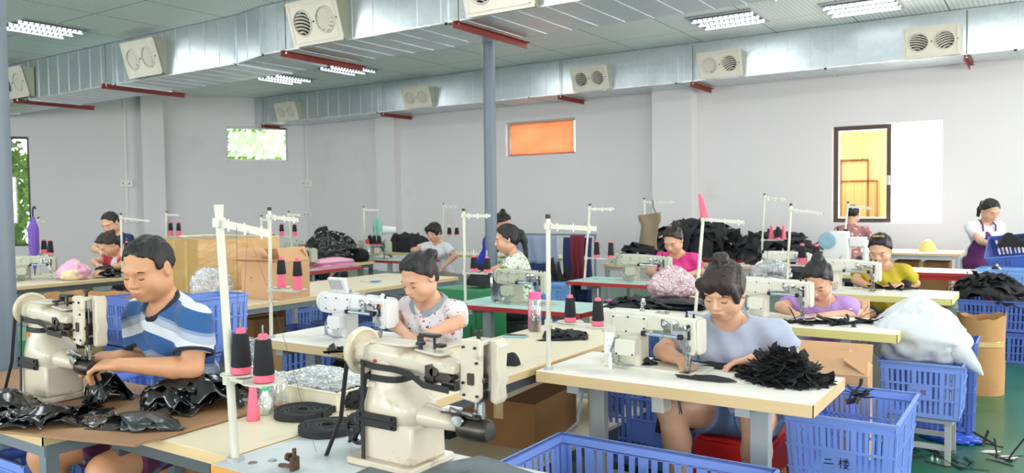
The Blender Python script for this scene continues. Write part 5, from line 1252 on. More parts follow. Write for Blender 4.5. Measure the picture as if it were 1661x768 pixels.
stand_px('thin white thread stand against the left wall above the striped man', (270, 430), (270, 345), arm=20, tray=383, cones=(277, 290), ch=.19, cr=.03, low=.07, clabels=('left pink-footed cone above the shoulder of the striped man', 'right pink-footed cone above the shoulder of the striped man'))
stand_px('white thread stand next to the seated woman in the red vest', (199, 450), (196, 349), arm=24, droop=.04, tray=410, cones=(206,), ch=.12, cr=.03, clabels=('dark cone beside the head of the striped man',), armdir=(.3, 1))
stand_px('thread stand at far left from which a purple umbrella hangs', (64, 446), (62, 355), arm=10, tray=412, cones=(72, 82), ch=.17, cr=.032, low=[.05, .02], clabels=('pink-footed dark cone beside the purple umbrella', 'short dark cone beside the purple umbrella'))
stand_px('white thread stand behind the cream tubs', (476, 425), (468, 345), arm=20, tray=383, cones=(457, 478), ch=.17, cr=.032, low=[.06, .06], clabels=('left small cone behind the second cream thread stand', 'right small cone behind the second cream thread stand'))
stand_px('white thread stand with low cones beside the cream tubs', (425, 440), (424, 352), arm=18, tray=398, cones=(430, 443), ch=.14, cr=.03, clabels=('left low dark cone beside the cream tubs', 'right low dark cone beside the cream tubs'))
# ================================================ CRATES
cr = crate('blue crate with handwriting at the right corner of the nearest white table', (-.745, 3.96, .20), .46, .66, .385, 0, writing=True, nx=15, ny=12, taper=.9)
write_er_lou(cr, Matrix.Translation((-.055, -.66*.9/2-.022, .165)), .042)
st = thing('crate_stool', 'low grey stool under the handwritten blue crate', 'stool', (-.72, 3.96, 0)); MB().rbox((0, 0, .185), (.42, .5, .025), .02).out('seat', M_leg, st, bev=.004)
for a in (-.17, .17):
    for b in (-.2, .2): MB().box((a, b, .087), (.03, .03, .174)).out('leg', M_leg, st)
big = crate('large blue basket at the bottom edge with wine-red cloth inside', (-1.3, 2.68, .13), .93, .66, .39, 0, nx=17, ny=12, rows=1, label_panel=False, name='plastic_basket', taper=.96)
heap('cloth_pile', 'wine-red cloth inside the large blue basket', 'cloth', (-1.3, 2.68, .17), .8, .54, .24, 4, mat('wine_cloth', hexc('5e1028'), .8, var=.2, vscale=8, bump=.002, bscale=60), amp=.5, f=4)
bs = thing('basket_stool', 'low stand under the large blue basket', 'stool', (-1.3, 2.68, 0)); MB().rbox((0, 0, .118), (.6, .5, .02), .02).out('seat', M_leg, bs)
for a in (-.25, .25):
    for b in (-.2, .2): MB().box((a, b, .055), (.03, .03, .107)).out('leg', M_leg, bs)
c2 = crate('blue crate holding the white sack beside the lilac woman', (-.60, 5.28, .27), .42, .42, .32, 0, nx=12, ny=9); 
tx = mat('faded_print', hexc('8a5f8e'), .6); write_er_lou(c2, Matrix.Translation((-.035, -.42*.96/2-.013, .14)), .03, tx)
bn = thing('crate_stand', 'grey metal stand under the crate with the white sack', 'stand', (-.60, 5.28, 0)); MB().rbox((0, 0, .255), (.34, .36, .02), .01).out('seat', M_leg, bn)
for a in (-.14, .14):
    for b in (-.15, .15): MB().box((a, b, .1225), (.03, .03, .245)).out('leg', M_leg, bn)
MB().box((0, -.15, .1), (.28, .02, .03)).out('cross_bar', M_leg, bn); MB().box((0, .15, .1), (.28, .02, .03)).out('cross_bar', M_leg, bn)
crate('blue crate standing on end behind the white sack', (-.62, 5.9, .0), .5, .32, .62, 0, nx=12, ny=8, rows=4, m=M_crated)
for i, (z, dx, lb) in enumerate(((0, .02, 'dark blue crate on the floor at the bottom of the right-hand stack'), (.29, 0, 'dark blue crate topping the right-hand stack, black pieces in it'))):
    crate(lb, (-.41+dx, 9.0, z), .58, .8, .285, 0, m=M_crated, nx=14, ny=14)
crate('dark blue crate on the floor at the right edge, just behind the stack', (.16, 9.1, 0), .42, .8, .5, 0, m=M_crated)
crate('pale blue crate tilted on the right-hand stack under the apron woman', (-.28, 9.72, .575), .62, .42, .22, -.1, m=M_cratel, nx=14, ny=9, rows=2)
crate('dark blue crate tipped on its side at the right edge in front of the apron', (-.2, 10.2, .80), .62, .44, .26, -.1, m=M_crated, nx=14, ny=9, rot=(.5, -.12, -.1), rows=2)
crate('blue crate on the floor at the right under the tipped crates', (-.2, 10.05, .0), .9, .8, .57, 0, m=M_crate, nx=14, ny=9, rows=5)
crate('blue crate with a pale label under the left end of the grey-tee woman\'s table', (-1.86, 4.25, .05), .62, .42, .55, 0, nx=14, ny=9, rows=4, m=M_crated)
def stack(px, py, d, w, dd, n, labels, m, name='plastic_crate'):
    q = atd(px, py, d); top = q.z; h = top/n
    for k in range(n): crate(labels[k], (q.x, q.y, h*k), w, dd, h-.003, 0, m=m, nx=10, ny=8, rows=3)
stack(98, 722, 3.35, .28, .42, 2, ('lower blue crate under the left end of the brown board', 'upper blue crate under the left end of the brown board'), M_crate)
stack(225, 612, 3.85, .44, .3, 2, ('lower blue crate behind the left machine', 'upper blue crate beneath the forearms of the striped man'), M_crate)
stack(236, 478, 5.3, .34, .4, 3, ('bottom crate between the round carton and the striped man', 'middle crate between the round carton and the striped man', 'top crate between the round carton and the striped man'), M_crated)
stack(322, 480, 4.75, .26, .5, 3, ('bottom blue crate of the stack behind the striped man\'s back', 'middle blue crate of the stack behind the striped man\'s back', 'top blue crate of the stack behind the striped man\'s back'), M_crate)
for lb, X, Y, w, d, h, rz, m_ in (('blue crate under the long pale work table, near its left end', -5.75, 4.9, .5, .6, .4, 0, M_crate), ('blue crate under the long pale work table, near the floral woman', -5.7, 5.65, .5, .6, .4, 0, M_crate), ('blue crate under the far end of the long pale work table', -5.65, 6.35, .5, .5, .4, 0, M_crate),
        ('blue crate on the floor between the white-tee woman and the pipe column', -5.9, 7.6, .7, .5, .55, 0, M_crate), ('blue crate under the small red-edged table', -7.6, 6.6, .4, .5, .3, 0, M_crate), ('dark blue crate under the table with the shiny black bag', -8.3, 7.7, .5, .42, .4, 0, M_crated),
        ('blue crate leaning behind the woman in the green floral top', -4.75, 7.65, .6, .5, .62, .3, M_cratel), ('dark blue crate on the floor beside the clothes rail', -4.45, 6.7, .5, .42, .45, 0, M_crated), ('dark blue crate under the table of the bright pink woman', -3.2, 7.1, .4, .4, .34, 0, M_crated), ('small blue crate under the far left table', -9.1, 4.2, .4, .5, .4, 0, M_cratel)):
    crate(lb, (X, Y, 0), w, d, h, rz, m=m_, nx=11, ny=8)
# ================================================ PEOPLE PLACED IN THE ROOM
M_tee = mat('heather_grey_tee', hexc('a4abc0'), .9, var=.1, vscale=45, bump=.002, bscale=9, sheen=.2)
def stripes():
    m = mat('blue_striped_knit', hexc('2c5c94'), .9, bump=.003, bscale=10, sheen=.15); N, L, b = nodes(m)
    tc = N.new('ShaderNodeTexCoord'); sx = N.new('ShaderNodeSeparateXYZ'); L.new(tc.outputs['Object'], sx.inputs[0])
    # bands follow the body height, slightly tilted with the leaning torso
    a = N.new('ShaderNodeMath'); a.operation = 'MULTIPLY_ADD'; a.inputs[1].default_value = .22; L.new(sx.outputs[1], a.inputs[0]); L.new(sx.outputs[2], a.inputs[2])
    ab = N.new('ShaderNodeMath'); ab.operation = 'ABSOLUTE'; L.new(sx.outputs[0], ab.inputs[0]); c2 = N.new('ShaderNodeMath'); c2.operation = 'MULTIPLY_ADD'; c2.inputs[1].default_value = .25; L.new(ab.outputs[0], c2.inputs[0]); L.new(a.outputs[0], c2.inputs[2])
    s = N.new('ShaderNodeMath'); s.operation = 'MULTIPLY_ADD'; s.inputs[1].default_value = 1/.155; s.inputs[2].default_value = .02; L.new(c2.outputs[0], s.inputs[0])
    fr = N.new('ShaderNodeMath'); fr.operation = 'FRACT'; L.new(s.outputs[0], fr.inputs[0])
    cr = N.new('ShaderNodeValToRGB'); cr.color_ramp.interpolation = 'CONSTANT'; e = cr.color_ramp.elements; e[0].position = 0; e[0].color = (*hexc('2a5a92'), 1); e[1].position = .48; e[1].color = (*hexc('d5dbe3'), 1)
    for p, c in ((.74, 'a9b3c4'), (.92, '7f93b4')): k = e.new(p); k.color = (*hexc(c), 1)
    L.new(fr.outputs[0], cr.inputs[0])
    # fine mesh lines in the pale bands
    w = N.new('ShaderNodeTexWave'); w.bands_direction = 'Z'; w.inputs['Scale'].default_value = 55; L.new(tc.outputs['Object'], w.inputs[0])
    mx = N.new('ShaderNodeMix'); mx.data_type = 'RGBA'; mx.blend_type = 'MULTIPLY'; mx.inputs[0].default_value = .22; L.new(cr.outputs[0], mx.inputs[6]); L.new(w.outputs[0], mx.inputs[7]); L.new(mx.outputs[2], b.inputs['Base Color']); return m
def floral(name, base, spots, scale=14, thr=.22):
    m = mat(name, base, .85, bump=.002, bscale=12); N, L, b = nodes(m); tc = N.new('ShaderNodeTexCoord'); prev = None
    for i, (c, sc, th) in enumerate(spots):
        mp = N.new('ShaderNodeMapping'); mp.inputs['Location'].default_value = (i*3.1, i*1.7, i); mp.inputs['Scale'].default_value = (1, 1, 1.0); L.new(tc.outputs['Object'], mp.inputs[0])
        nz = N.new('ShaderNodeTexNoise'); nz.inputs['Scale'].default_value = sc*1.3; L.new(mp.outputs[0], nz.inputs[0]); ad = N.new('ShaderNodeMix'); ad.data_type = 'RGBA'; ad.inputs[0].default_value = .12; L.new(mp.outputs[0], ad.inputs[6]); L.new(nz.outputs['Color'], ad.inputs[7])
        v = N.new('ShaderNodeTexVoronoi'); v.inputs['Scale'].default_value = sc; L.new(ad.outputs[2], v.inputs[0]); lt = N.new('ShaderNodeMath'); lt.operation = 'LESS_THAN'; lt.inputs[1].default_value = th; L.new(v.outputs['Distance'], lt.inputs[0])
        mx = N.new('ShaderNodeMix'); mx.data_type = 'RGBA'; L.new(lt.outputs[0], mx.inputs[0])
        if prev is None: mx.inputs[6].default_value = (*base, 1)
        else: L.new(prev, mx.inputs[6])
        mx.inputs[7].default_value = (*c, 1); prev = mx.outputs[2]
    L.new(prev, b.inputs['Base Color']); return m
M_str = stripes()
M_flor = floral('white_floral_blouse', hexc('dcd6d8'), [(hexc('c23a5a'), 21, .2), (hexc('2c3550'), 24, .19)])
M_gfl = floral('green_floral_top', hexc('d5dccb'), [(hexc('3f8a4a'), 17, .28), (hexc('46342e'), 22, .24)])
M_rfl = floral('red_patterned_shirt', hexc('a8706e'), [(hexc('d4c0b8'), 15, .3), (hexc('6a4a50'), 19, .25)])
M_lil = mat('lilac_top', hexc('b48fd6'), .8, var=.05, bump=.002, bscale=9)
M_yel = mat('yellow_tee', hexc('b8a62a'), .85, var=.05, bump=.002, bscale=9)
M_pnk = mat('bright_pink_tee', hexc('e23a8e'), .8, var=.05, bump=.002, bscale=9)
M_wht = mat('white_tee', hexc('dcdbe2'), .85, var=.04, bump=.002, bscale=9)
M_blue = mat('royal_blue_top', hexc('2338b8'), .8)
M_navy = mat('navy_shirt', hexc('1c2a48'), .85, var=.3, vscale=14)
M_rvest = mat('red_vest_top', hexc('c03a58'), .8, var=.05)
M_apron = mat('purple_apron', hexc('5c1f5c'), .75, var=.08, bump=.002, bscale=12)
M_plaid = mat('plum_plaid_shorts', hexc('5a2348'), .85, var=.6, vscale=16, dirt=hexc('6f7c9a'), dscale=14, dlo=.5, dhi=.6)
M_trous = mat('dark_trousers', hexc('2a2b33'), .85)
LOG = []
def headloc(px, py, d, **k): return atd(px, py, d)
def put(label, px, py, d, rz=0., lean=.25, pitch=.5, yaw=0., roll=0., twist=0., slump=0., headoff=None, hs=1.12, hipz=None, **k):
    # where the head centre sits relative to the hips for this posture
    T = rotm(twist, 0); u = T@np.array([0, -math.sin(lean), math.cos(lean)]); x = T@np.array([1., 0, 0]); fr = nrm(-np.cross(u, x)) if (-np.cross(u, x))[1] < 0 else nrm(np.cross(u, x))
    u2 = nrm(u+fr*slump); Nb = u*.2+u2*.30; nd = nrm(u2*.75+fr*.35+np.array([0, 0, .25])); hp = Nb+nd*.085
    if headoff is not None: hp = hp+np.array(headoff)
    hc = hp+T@rotm(yaw, pitch, roll)@np.array([0, -.02, .085])*hs
    w = atd(px, py, d); R = np.array(Matrix.Rotation(rz, 3, 'Z')); o = R@hc; loc = (w.x-o[0], w.y-o[1]); hz = w.z-hc[2]
    LOG.append((label[:30], round(loc[0], 2), round(loc[1], 2), 'hip', round(hz, 2)))
    return person(label, loc, rz, hipz=hz, lean=lean, twist=twist, yaw=yaw, pitch=pitch, roll=roll, slump=slump, headoff=headoff, hs=hs, **k)
def stool(label, x, y, h, m, w=.3):
    t = thing('stool', label, 'stool', (x, y, 0)); MB().rbox((0, 0, h-.015), (w, w, .03), .05).out('seat', m, t, bev=.006, smooth=True)
    for a in (-1, 1):
        for b in (-1, 1):
            k = MB(); q = w*.5; k.add([(a*(q-.035), b*(q-.02), h-.025), (a*(q-.0), b*(q-.02), h-.025), (a*(q-.0), b*(q-.055), h-.025), (a*(q-.035), b*(q-.055), h-.025), (a*(q+.02), b*(q+.025), 0), (a*(q+.05), b*(q+.025), 0), (a*(q+.05), b*(q-.02), 0), (a*(q+.02), b*(q-.02), 0)], BF); k.out('leg', m, t)
    MB().bb(-w*.5, w*.5, -w*.53, -w*.5, h-.16, h-.02).bb(-w*.5, w*.5, w*.5, w*.53, h-.16, h-.02).bb(-w*.53, -w*.5, -w*.5, w*.5, h-.16, h-.02).bb(w*.5, w*.53, -w*.5, w*.5, h-.16, h-.02).out('skirt', m, t); return t
M_redp = mat('red_plastic', hexc('d81f1a'), .35)
# ---- woman in the grey tee
def W_extra(I):
    r = I['root']; Nb, fr, u2, x = I['Nb'], I['fr'], I['u2'], I['x']
    pts = [Vector(Nb+x*.07*math.cos(a)+fr*(.055+.055*math.sin(a))*1.0+u2*(.03-.075*max(0, math.sin(a)))) for a in np.linspace(-.3, PI+.3, 19)]
    MB().tube(pts, .0013, 6).out('necklace', M_nick, r); p = pts[9]; MB().sph(tuple(p+Vector(fr)*.006+Vector((0, 0, -.018))), (.006, .004, .012)).out('pendant', mat('pendant_pink', hexc('d9a8b0'), .2), r)
    E, W = I['arms'][1][1], I['arms'][1][2]; d = nrm(W-E); c = W-d*.02; o = nrm(np.cross(d, [0, 0, 1])); v = np.cross(o, d)
    MB().tube([Vector(c+(o*math.cos(a)+v*math.sin(a))*.030) for a in np.linspace(0, 2*PI, 20)], .003, 6).out('bracelet', M_nick, r)
hL = aty(1122, 592, 3.60); hR = aty(1213, 582, 3.66)
put('woman in a heather grey tee with dark bangs sewing at the nearest white table', 1174, 472, 3.72, lean=.28, pitch=.42, yaw=-.08, roll=.03, grid=.0045, hands=[tuple(atd(1108, 586, 3.66)), tuple(atd(1222, 582, 3.60))], elbows=[tuple(atd(1074, 570, 3.80)), tuple(atd(1284, 578, 3.72))], hair='bangs', hairpos=(.0, .02, .135), shirt=M_tee, hairm=M_hair2, stout=1.16, shw=.21, sleeve=.72, neck=.09, palms=[(0, 0, 1), (-.2, .1, 1)], fdirs=[(.45, -.5, -.35), (-.75, -.25, -.2)], curl=[(.35, .5, .4), (.3, .45, .35)], knees=[(-.17, -.46, .58), (.20, -.40, .57)], ankles=[(-.13, -.42, .09), (.17, -.38, .09)], pants=mat('light_denim', hexc('6f86ab'), .85, var=.15, vscale=25), pants_len=.5, poles=[np.array([-.9, .3, -.5]), np.array([1.0, .35, -.5])], extra=W_extra)
stool('red plastic stool under the woman in the grey tee', LOG[-1][1], LOG[-1][2]+.02, max(.3, LOG[-1][4]-.09), M_redp, .36)
# ---- man in stripes
def M_extra(I):
    r = I['root']; Nb, fr, u2, x = I['Nb'], I['fr'], I['u2'], I['x']
    for i in (0, 1):
        S, E, W = I['arms'][i]; d = nrm(E-S); L_ = np.linalg.norm(E-S); c = S+d*L_*.66; o = nrm(np.cross(d, [0, 0, 1])); v = np.cross(o, d)
        MB().tube([Vector(c+(o*math.cos(a)+v*math.sin(a))*.0705) for a in np.linspace(0, 2*PI, 24)], .0075, 6).out('cuff', mat('navy_trim', hexc('1a2136'), .8), r, smooth=True)
put('man in a blue and white striped tee with cropped black hair at the left machine', 240, 436, 3.12, lean=.26, pitch=.34, yaw=.3, roll=.0, grid=.0048, male=True, hands=[tuple(atd(196, 578, 3.16)), tuple(atd(196, 592, 3.02))], elbows=[tuple(atd(236, 592, 3.25)), tuple(atd(312, 598, 3.04))], hair='crop', collar=mat('navy_trim', hexc('1a2136'), .8), shirt=M_str, sleeve=.66, stout=1.02, neck=.08, neckv=.02, palms=[(.2, .0, 1), (.5, .1, .8)], fdirs=[(-.5, -.5, .0), (-.8, -.35, -.05)], curl=[(.5, .6, .5), (.5, .7, .6)], skin=mat('skin_man', hexc('c9926c'), .48, var=.07, vscale=14, sss=.1, bump=.0006, bscale=160), pants=M_plaid, pants_len=.8, extra=M_extra, knees=[(-.2, -.52, .60), (.17, -.50, .60)], ankles=[(-.15, -.45, .09), (.15, -.45, .09)], poles=[np.array([-1, .2, -.5]), np.array([1., .25, -.75])], hs=1.04, shw=.2)
stool('wooden stool under the man in stripes', LOG[-1][1], LOG[-1][2]+.02, max(.3, LOG[-1][4]-.125), mat('stool_wood', hexc('9a6a3a'), .6), .3)
# ---- floral woman
put('woman in a white floral blouse with a grey-blue collar behind the control-panel machine', 680, 450, 4.5, lean=.22, pitch=.5, yaw=-.12, grid=.0065, hands=[tuple(atd(662, 545, 4.35)), tuple(atd(690, 545, 4.3))], elbows=[tuple(atd(634, 522, 4.6)), tuple(atd(742, 524, 4.42))], collar=mat('grey_blue_collar', hexc('8c9da8'), .8), colw=.032, hair='bun', hairpos=(.03, .10, .07), shirt=M_flor, sleeve=.6, neck=.095, neckv=.02, poles=[np.array([-1., .2, -.6]), np.array([1., .2, -.8])], palms=[(0, 0, 1), (0, 0, 1)], shw=.18, stout=1.05)
stool('dark stool under the woman in the floral blouse', LOG[-1][1], LOG[-1][2]+.02, max(.3, LOG[-1][4]-.13), M_legd)
# ---- lilac woman
def L_extra(I):
    r = I['root']; S, E, W = I['arms'][1]; d = nrm(E-S); o = nrm(np.cross(d, [0, 0, 1])); v = np.cross(o, d)
    mb = MB()
    for k, c0 in enumerate((S+d*.0, S+d*.12)):
        for a in np.linspace(-1.2, 1.6, 9): p = c0+(o*math.sin(a)-v*math.cos(a)*0+np.array([0, -1, 0])*math.cos(a)*.9)*.068; mb.sph(tuple(p), .0045, 8, 5)
    mb.out('pearl_trim', mat('pearl', hexc('f2ece6'), .3), r)
    hc, HR, hs = I['hc'], I['HR'], I['hs']
    MB().lathe([(.02, -.012), (.044, -.012), (.048, 0), (.044, .012), (.02, .012)], Matrix.Translation(Vector(hc+HR@np.array([0, .06, .105]))) @ Matrix.Rotation(.6, 4, 'X'), 20).out('hair_tie', mat('blue_hair_tie', hexc('4f83c4'), .8), r, smooth=True)
    pts = [Vector(hc+HR@np.array([.08, .01, -.03])), Vector(hc+np.array([.085, -.02, -.12])), Vector(I['ch']+I['fr']*.135+I['x']*.05+np.array([0, 0, .08])), Vector(I['ch']+I['fr']*.15+I['x']*.01-np.array([0, 0, .02]))]
    MB().tube(pts, .0018, 5).out('earphone_cable', M_white, r)
put('woman in a lilac top with a blue hair tie sewing at the second white table', 1327, 456, 5.4, lean=.3, pitch=.62, yaw=-.05, grid=.007, hands=[tuple(atd(1289, 510, 5.32)), tuple(atd(1338, 512, 5.25))], elbows=[tuple(atd(1266, 498, 5.5)), tuple(atd(1392, 510, 5.4))], fdirs=[(.5, -.5, -.1), (-.7, -.4, -.05)], hair='bun', hairpos=(0, .075, .115), shirt=M_lil, sleeve=.6, neck=.10, extra=L_extra, poles=[np.array([-1., .2, -.4]), np.array([1.1, .2, -.4])], shw=.18, stout=1.05, pants_len=.6, knees=[(-.19, -.42, .52), (.19, -.42, .52)], curl=(.6, .8, .6))
stool('dark stool under the woman in lilac', LOG[-1][1], LOG[-1][2]+.02, max(.3, LOG[-1][4]-.13), M_legd)
# ---- yellow
def Y_extra(I):
    hc, HR = I['hc'], I['HR']; MB().rbox((0, 0, 0), (.09, .03, .012), .012).out('hair_clip', mat('amber_clip', hexc('e09a4c'), .35), I['root'], loc=tuple(hc+HR@np.array([0, .0, .135])))
    S, E, W = I['arms'][1]; m_ = E+(W-E)*.55; crumple('arm_warmer', '', '', tuple(m_-np.array([0, 0, .045])), (.055, .05, .05), 4, M_fab, parent=I['root'], amp=.15, sub=3)
put('woman in a mustard yellow tee with an amber hair clip, third row at right', 1428, 405, 7.0, lean=.28, pitch=.5, yaw=-.1, grid=.009, hands=[tuple(atd(1410, 465, 6.95)), tuple(atd(1450, 465, 6.9))], elbows=[tuple(atd(1388, 455, 7.15)), tuple(atd(1485, 460, 7.1))], fdirs=[(.5, -.5, -.1), (-.7, -.3, -.05)], hair='bun', hairpos=(0, .09, .05), shirt=M_yel, sleeve=.6, neck=.1, skin=M_skin, extra=Y_extra, poles=[np.array([-1., .2, -.4]), np.array([1.1, .2, -.4])], shw=.185, stout=1.08, curl=(.3, .4, .4))
stool('dark stool under the woman in yellow', LOG[-1][1], LOG[-1][2]+.02, max(.3, LOG[-1][4]-.13), M_legd)
# ---- bright pink
def P_extra(I):
    r = I['root']; hc, HR = I['hc'], I['HR']; MB().band([Vector(hc+HR@np.array([.094*math.cos(a), .0, .035+.086*math.sin(a)])) for a in np.linspace(.5, PI-.5, 12)], (0, 1, 0), .025, .01).out('hair_band', mat('grey_hair_band', hexc('6d7480'), .5), r)
    T = []   # block letters across the chest
    L_ = {'A': [[(0, 0), (.5, 1), (1, 0)], [(.22, .4), (.78, .4)]], 'N': [[(0, 0), (0, 1), (1, 0), (1, 1)]], 'V': [[(0, 1), (.5, 0), (1, 1)]]}
    ch, fr, x, u2 = I['ch'], I['fr'], I['x'], I['u2']; M = Matrix(((x[0], -fr[0], u2[0], 0), (x[1], -fr[1], u2[1], 0), (x[2], -fr[2], u2[2], 0), (0, 0, 0, 1)))
    for k, ltr in enumerate('ANNA'):
        a = (k-1.5)*.36; c = ch+fr*(.168*math.cos(a)*1.0)+x*.19*math.sin(a)-u2*.10; Rm = Matrix.Translation(c) @ M @ Matrix.Rotation(a, 4, 'Z') @ Matrix.Translation((-.024, -.004, 0))
        strokes(r, 'letter', [[(p[0]*.048, p[1]*.06) for p in l] for l in L_[ltr]], Rm, .011, mat('yellow_print', hexc('d8c92a'), .6))
put('woman in a bright pink tee with a bun at the far red-edged table', 1092, 390, 8.0, lean=.26, pitch=.55, yaw=-.1, grid=.009, hands=[tuple(atd(1072, 448, 7.8)), tuple(atd(1108, 448, 7.8))], elbows=[tuple(atd(1054, 442, 8.1)), tuple(atd(1138, 442, 8.0))], fdirs=[(.3, -.5, -.1), (-.7, -.4, -.05)], hair='bun', hairpos=(.03, .075, .12), hairm=M_hair2, shirt=M_pnk, sleeve=.6, neck=.1, extra=P_extra, poles=[np.array([-1., .2, -.4]), np.array([1.1, .2, -.4])], shw=.18, curl=(.3, .4, .4))
stool('dark stool under the woman in bright pink', LOG[-1][1], LOG[-1][2]+.02, max(.3, LOG[-1][4]-.13), M_legd)
# ---- white tee
put('woman in a plain white tee left of the pipe column', 704, 377, 11.3, lean=.2, pitch=.3, yaw=.0, grid=.011, hands=[tuple(atd(688, 414, 11.0)), tuple(atd(716, 436, 11.0))], elbows=[tuple(atd(670, 406, 11.3)), tuple(atd(738, 416, 11.2))], hair='bob', shirt=M_wht, sleeve=.6, neck=.08, poles=[np.array([-1., .2, -.4]), np.array([1.1, .2, -.4])], pants=mat('khaki_trousers', hexc('a39784'), .85), pants_len=1.1)
stool('dark stool under the woman in white', LOG[-1][1], LOG[-1][2]+.02, max(.3, LOG[-1][4]-.13), M_legd)
# ---- green floral, in profile
def G_extra(I): 
    for i in (0, 1):
        S, E, W = I['arms'][i]; d = nrm(E-S); L_ = np.linalg.norm(E-S); c = S+d*L_*.6; o = nrm(np.cross(d, [0, 0, 1])); v = np.cross(o, d)
        MB().tube([Vector(c+(o*math.cos(a)+v*math.sin(a))*.062) for a in np.linspace(0, 2*PI, 20)], .007, 6).out('cuff', mat('green_trim', hexc('4aa84e'), .8), I['root'], smooth=True)
put('woman in a white and green floral top with a long ponytail, seated in profile', 822, 388, 7.55, rz=-1.05, lean=.15, pitch=.2, yaw=.05, grid=.008, hands=[tuple(atd(785, 445, 7.3)), tuple(atd(792, 452, 7.1))], elbows=[tuple(atd(800, 440, 7.6)), tuple(atd(815, 450, 7.3))], hair='long_tail', shirt=M_gfl, sleeve=.55, neck=.08, extra=G_extra, pants=M_trous, pants_len=1.1)
stool('dark stool under the woman in the green floral top', LOG[-1][1], LOG[-1][2], max(.3, LOG[-1][4]-.13), M_legd)
# ---- blue top behind the column, turned away
put('woman in a royal blue sleeveless top standing behind the ponytailed woman', 815, 362, 10.8, rz=1.9, lean=.30, pitch=.5, grid=.011, hands=[tuple(atd(852, 412, 10.6)), tuple(atd(858, 412, 10.5))], elbows=[tuple(atd(848, 392, 10.8)), tuple(atd(861, 390, 10.7))], hair='bun', hairpos=(0, .06, .125), shirt=M_blue, sleeve=0., neck=.06, legs='stand', pants=M_trous, pants_len=1.1)
# ---- half hidden woman
put('woman mostly hidden behind the shiny black bag left of centre', 523, 384, 12.4, lean=.3, pitch=.6, yaw=-.3, grid=.011, hair='bun', hairpos=(.05, .08, .08), shirt=mat('grey_check_top', hexc('8f98a0'), .85, var=.5, vscale=20), grid_=0) if False else put('woman mostly hidden behind the shiny black bag left of centre', 523, 384, 12.2, lean=.3, pitch=.6, yaw=-.3, grid=.011, hair='bun', hairpos=(.05, .08, .08), shirt=mat('grey_check_top', hexc('8f98a0'), .85, var=.5, vscale=20), pants=M_trous, pants_len=1.1)
stool('dark stool under the woman behind the black bag', LOG[-1][1], LOG[-1][2], max(.3, LOG[-1][4]-.13), M_legd)
# ---- left back pair
put('person in a navy shirt with short black hair standing against the left wall', 179, 362, 9.75, rz=.25, lean=.25, pitch=.5, yaw=.1, grid=.01, male=True, hands=[tuple(atd(165, 410, 9.5)), tuple(atd(185, 412, 9.5))], elbows=[tuple(atd(152, 404, 9.75)), tuple(atd(204, 405, 9.7))], hair='crop', shirt=M_navy, sleeve=.6, legs='stand', pants=M_trous, pants_len=1.1, stout=.95)
def R_extra(I):
    r = I['root']; ch, fr, x, u2 = I['ch'], I['fr'], I['x'], I['u2']; G = Fld(ch-.25, ch+.25, .009); R_ = np.stack([x, -fr, u2], 1); G.ell(ch+fr*.07-u2*.0, (.075, .1, .13), M=R_); V_, Q = G.mesh(); npmesh('white_bib', V_, Q, M_wht, r)
put('woman in a red vest top bent over the far left table', 176, 397, 9.15, rz=.15, lean=.4, pitch=.75, yaw=-.3, grid=.009, hands=[tuple(atd(160, 432, 8.95)), tuple(atd(170, 438, 8.85))], elbows=[tuple(atd(152, 425, 9.2)), tuple(atd(194, 432, 9.0))], hair='bun', hairpos=(.0, .11, .06), hairm=M_hair2, shirt=M_rvest, sleeve=.5, neck=.09, extra=R_extra, poles=[np.array([-1., .2, -.4]), np.array([1.1, .2, -.4])])
stool('dark stool under the woman in the red vest', LOG[-1][1], LOG[-1][2], max(.3, LOG[-1][4]-.13), M_legd)
# ---- worker at the window, from behind
put('worker in a patterned red shirt seen from behind at the bright window', 1384, 348, 11.5, rz=PI-.15, lean=.2, pitch=.25, grid=.01, male=True, hands=[(-2.15, 12.5, .88), (-2.5, 12.5, .88)], hair='crop', shirt=M_rfl, sleeve=.7, pants=M_trous, pants_len=1.1, neck=.07, headoff=(0, .03, .01), legs='sit')
stool('dark stool under the worker at the window', LOG[-1][1], LOG[-1][2], max(.3, LOG[-1][4]-.13), M_legd)
# ---- apron woman
def A_extra(I):
    r = I['root']; ch, fr, x, u2, u, P0, Nb = (I[k] for k in ('ch', 'fr', 'x', 'u2', 'u', 'P0', 'Nb')); R_ = np.stack([x, -fr, u], 1)
    G = Fld(P0-[.35, .35, .6], ch+[.35, .35, .35], .011)
    G.ell(ch+fr*.035-u2*.04, np.array([.125, .125, .15]), M=R_, k=.03); G.ell(P0+u*.15, np.array([.17, .135, .16]), M=R_, k=.05); G.ell(P0+np.array([0, .0, .0]), (.2, .165, .18), k=.05); G.cone(P0+np.array([0, -.01, -.05]), P0+np.array([0, -.02, -.5]), .185, .2, k=.05, sq=((0, 1, 0), .75)); G.cutp(ch+fr*.02, -fr*.6+u2*.0-np.array([0, 0, 0]))
    G2 = G; V_, Q = G.mesh(); npmesh('apron', V_, Q, M_apron, r)
    for sg in (-1, 1): MB().band([Vector(ch+fr*.15+x*sg*.07+u2*.06), Vector(ch+fr*.125+x*sg*.075+u2*.13), Vector(Nb+x*sg*.06+fr*.03+u2*.035), Vector(Nb+x*sg*.045-fr*.05+u2*.03)], Vector(x), .022, .004).out('apron_strap', M_apron, r)
put('standing woman in a white tee and purple apron at the right edge', 1606, 342, 9.6, rz=.5, lean=.22, pitch=.5, yaw=.25, grid=.009, hands=[tuple(atd(1618, 400, 9.2)), tuple(atd(1642, 392, 9.35))], elbows=[tuple(atd(1590, 392, 9.45)), tuple(atd(1622, 385, 9.75))], hair='low_tail', shirt=M_wht, sleeve=.62, neck=.085, legs='stand', pants=M_trous, pants_len=1.1, extra=A_extra)
# ================================================ THINGS ON AND AROUND THE TABLES
def A(x, y, z=.76): q = at(x, y, z); return (q.x, q.y, z+.001)
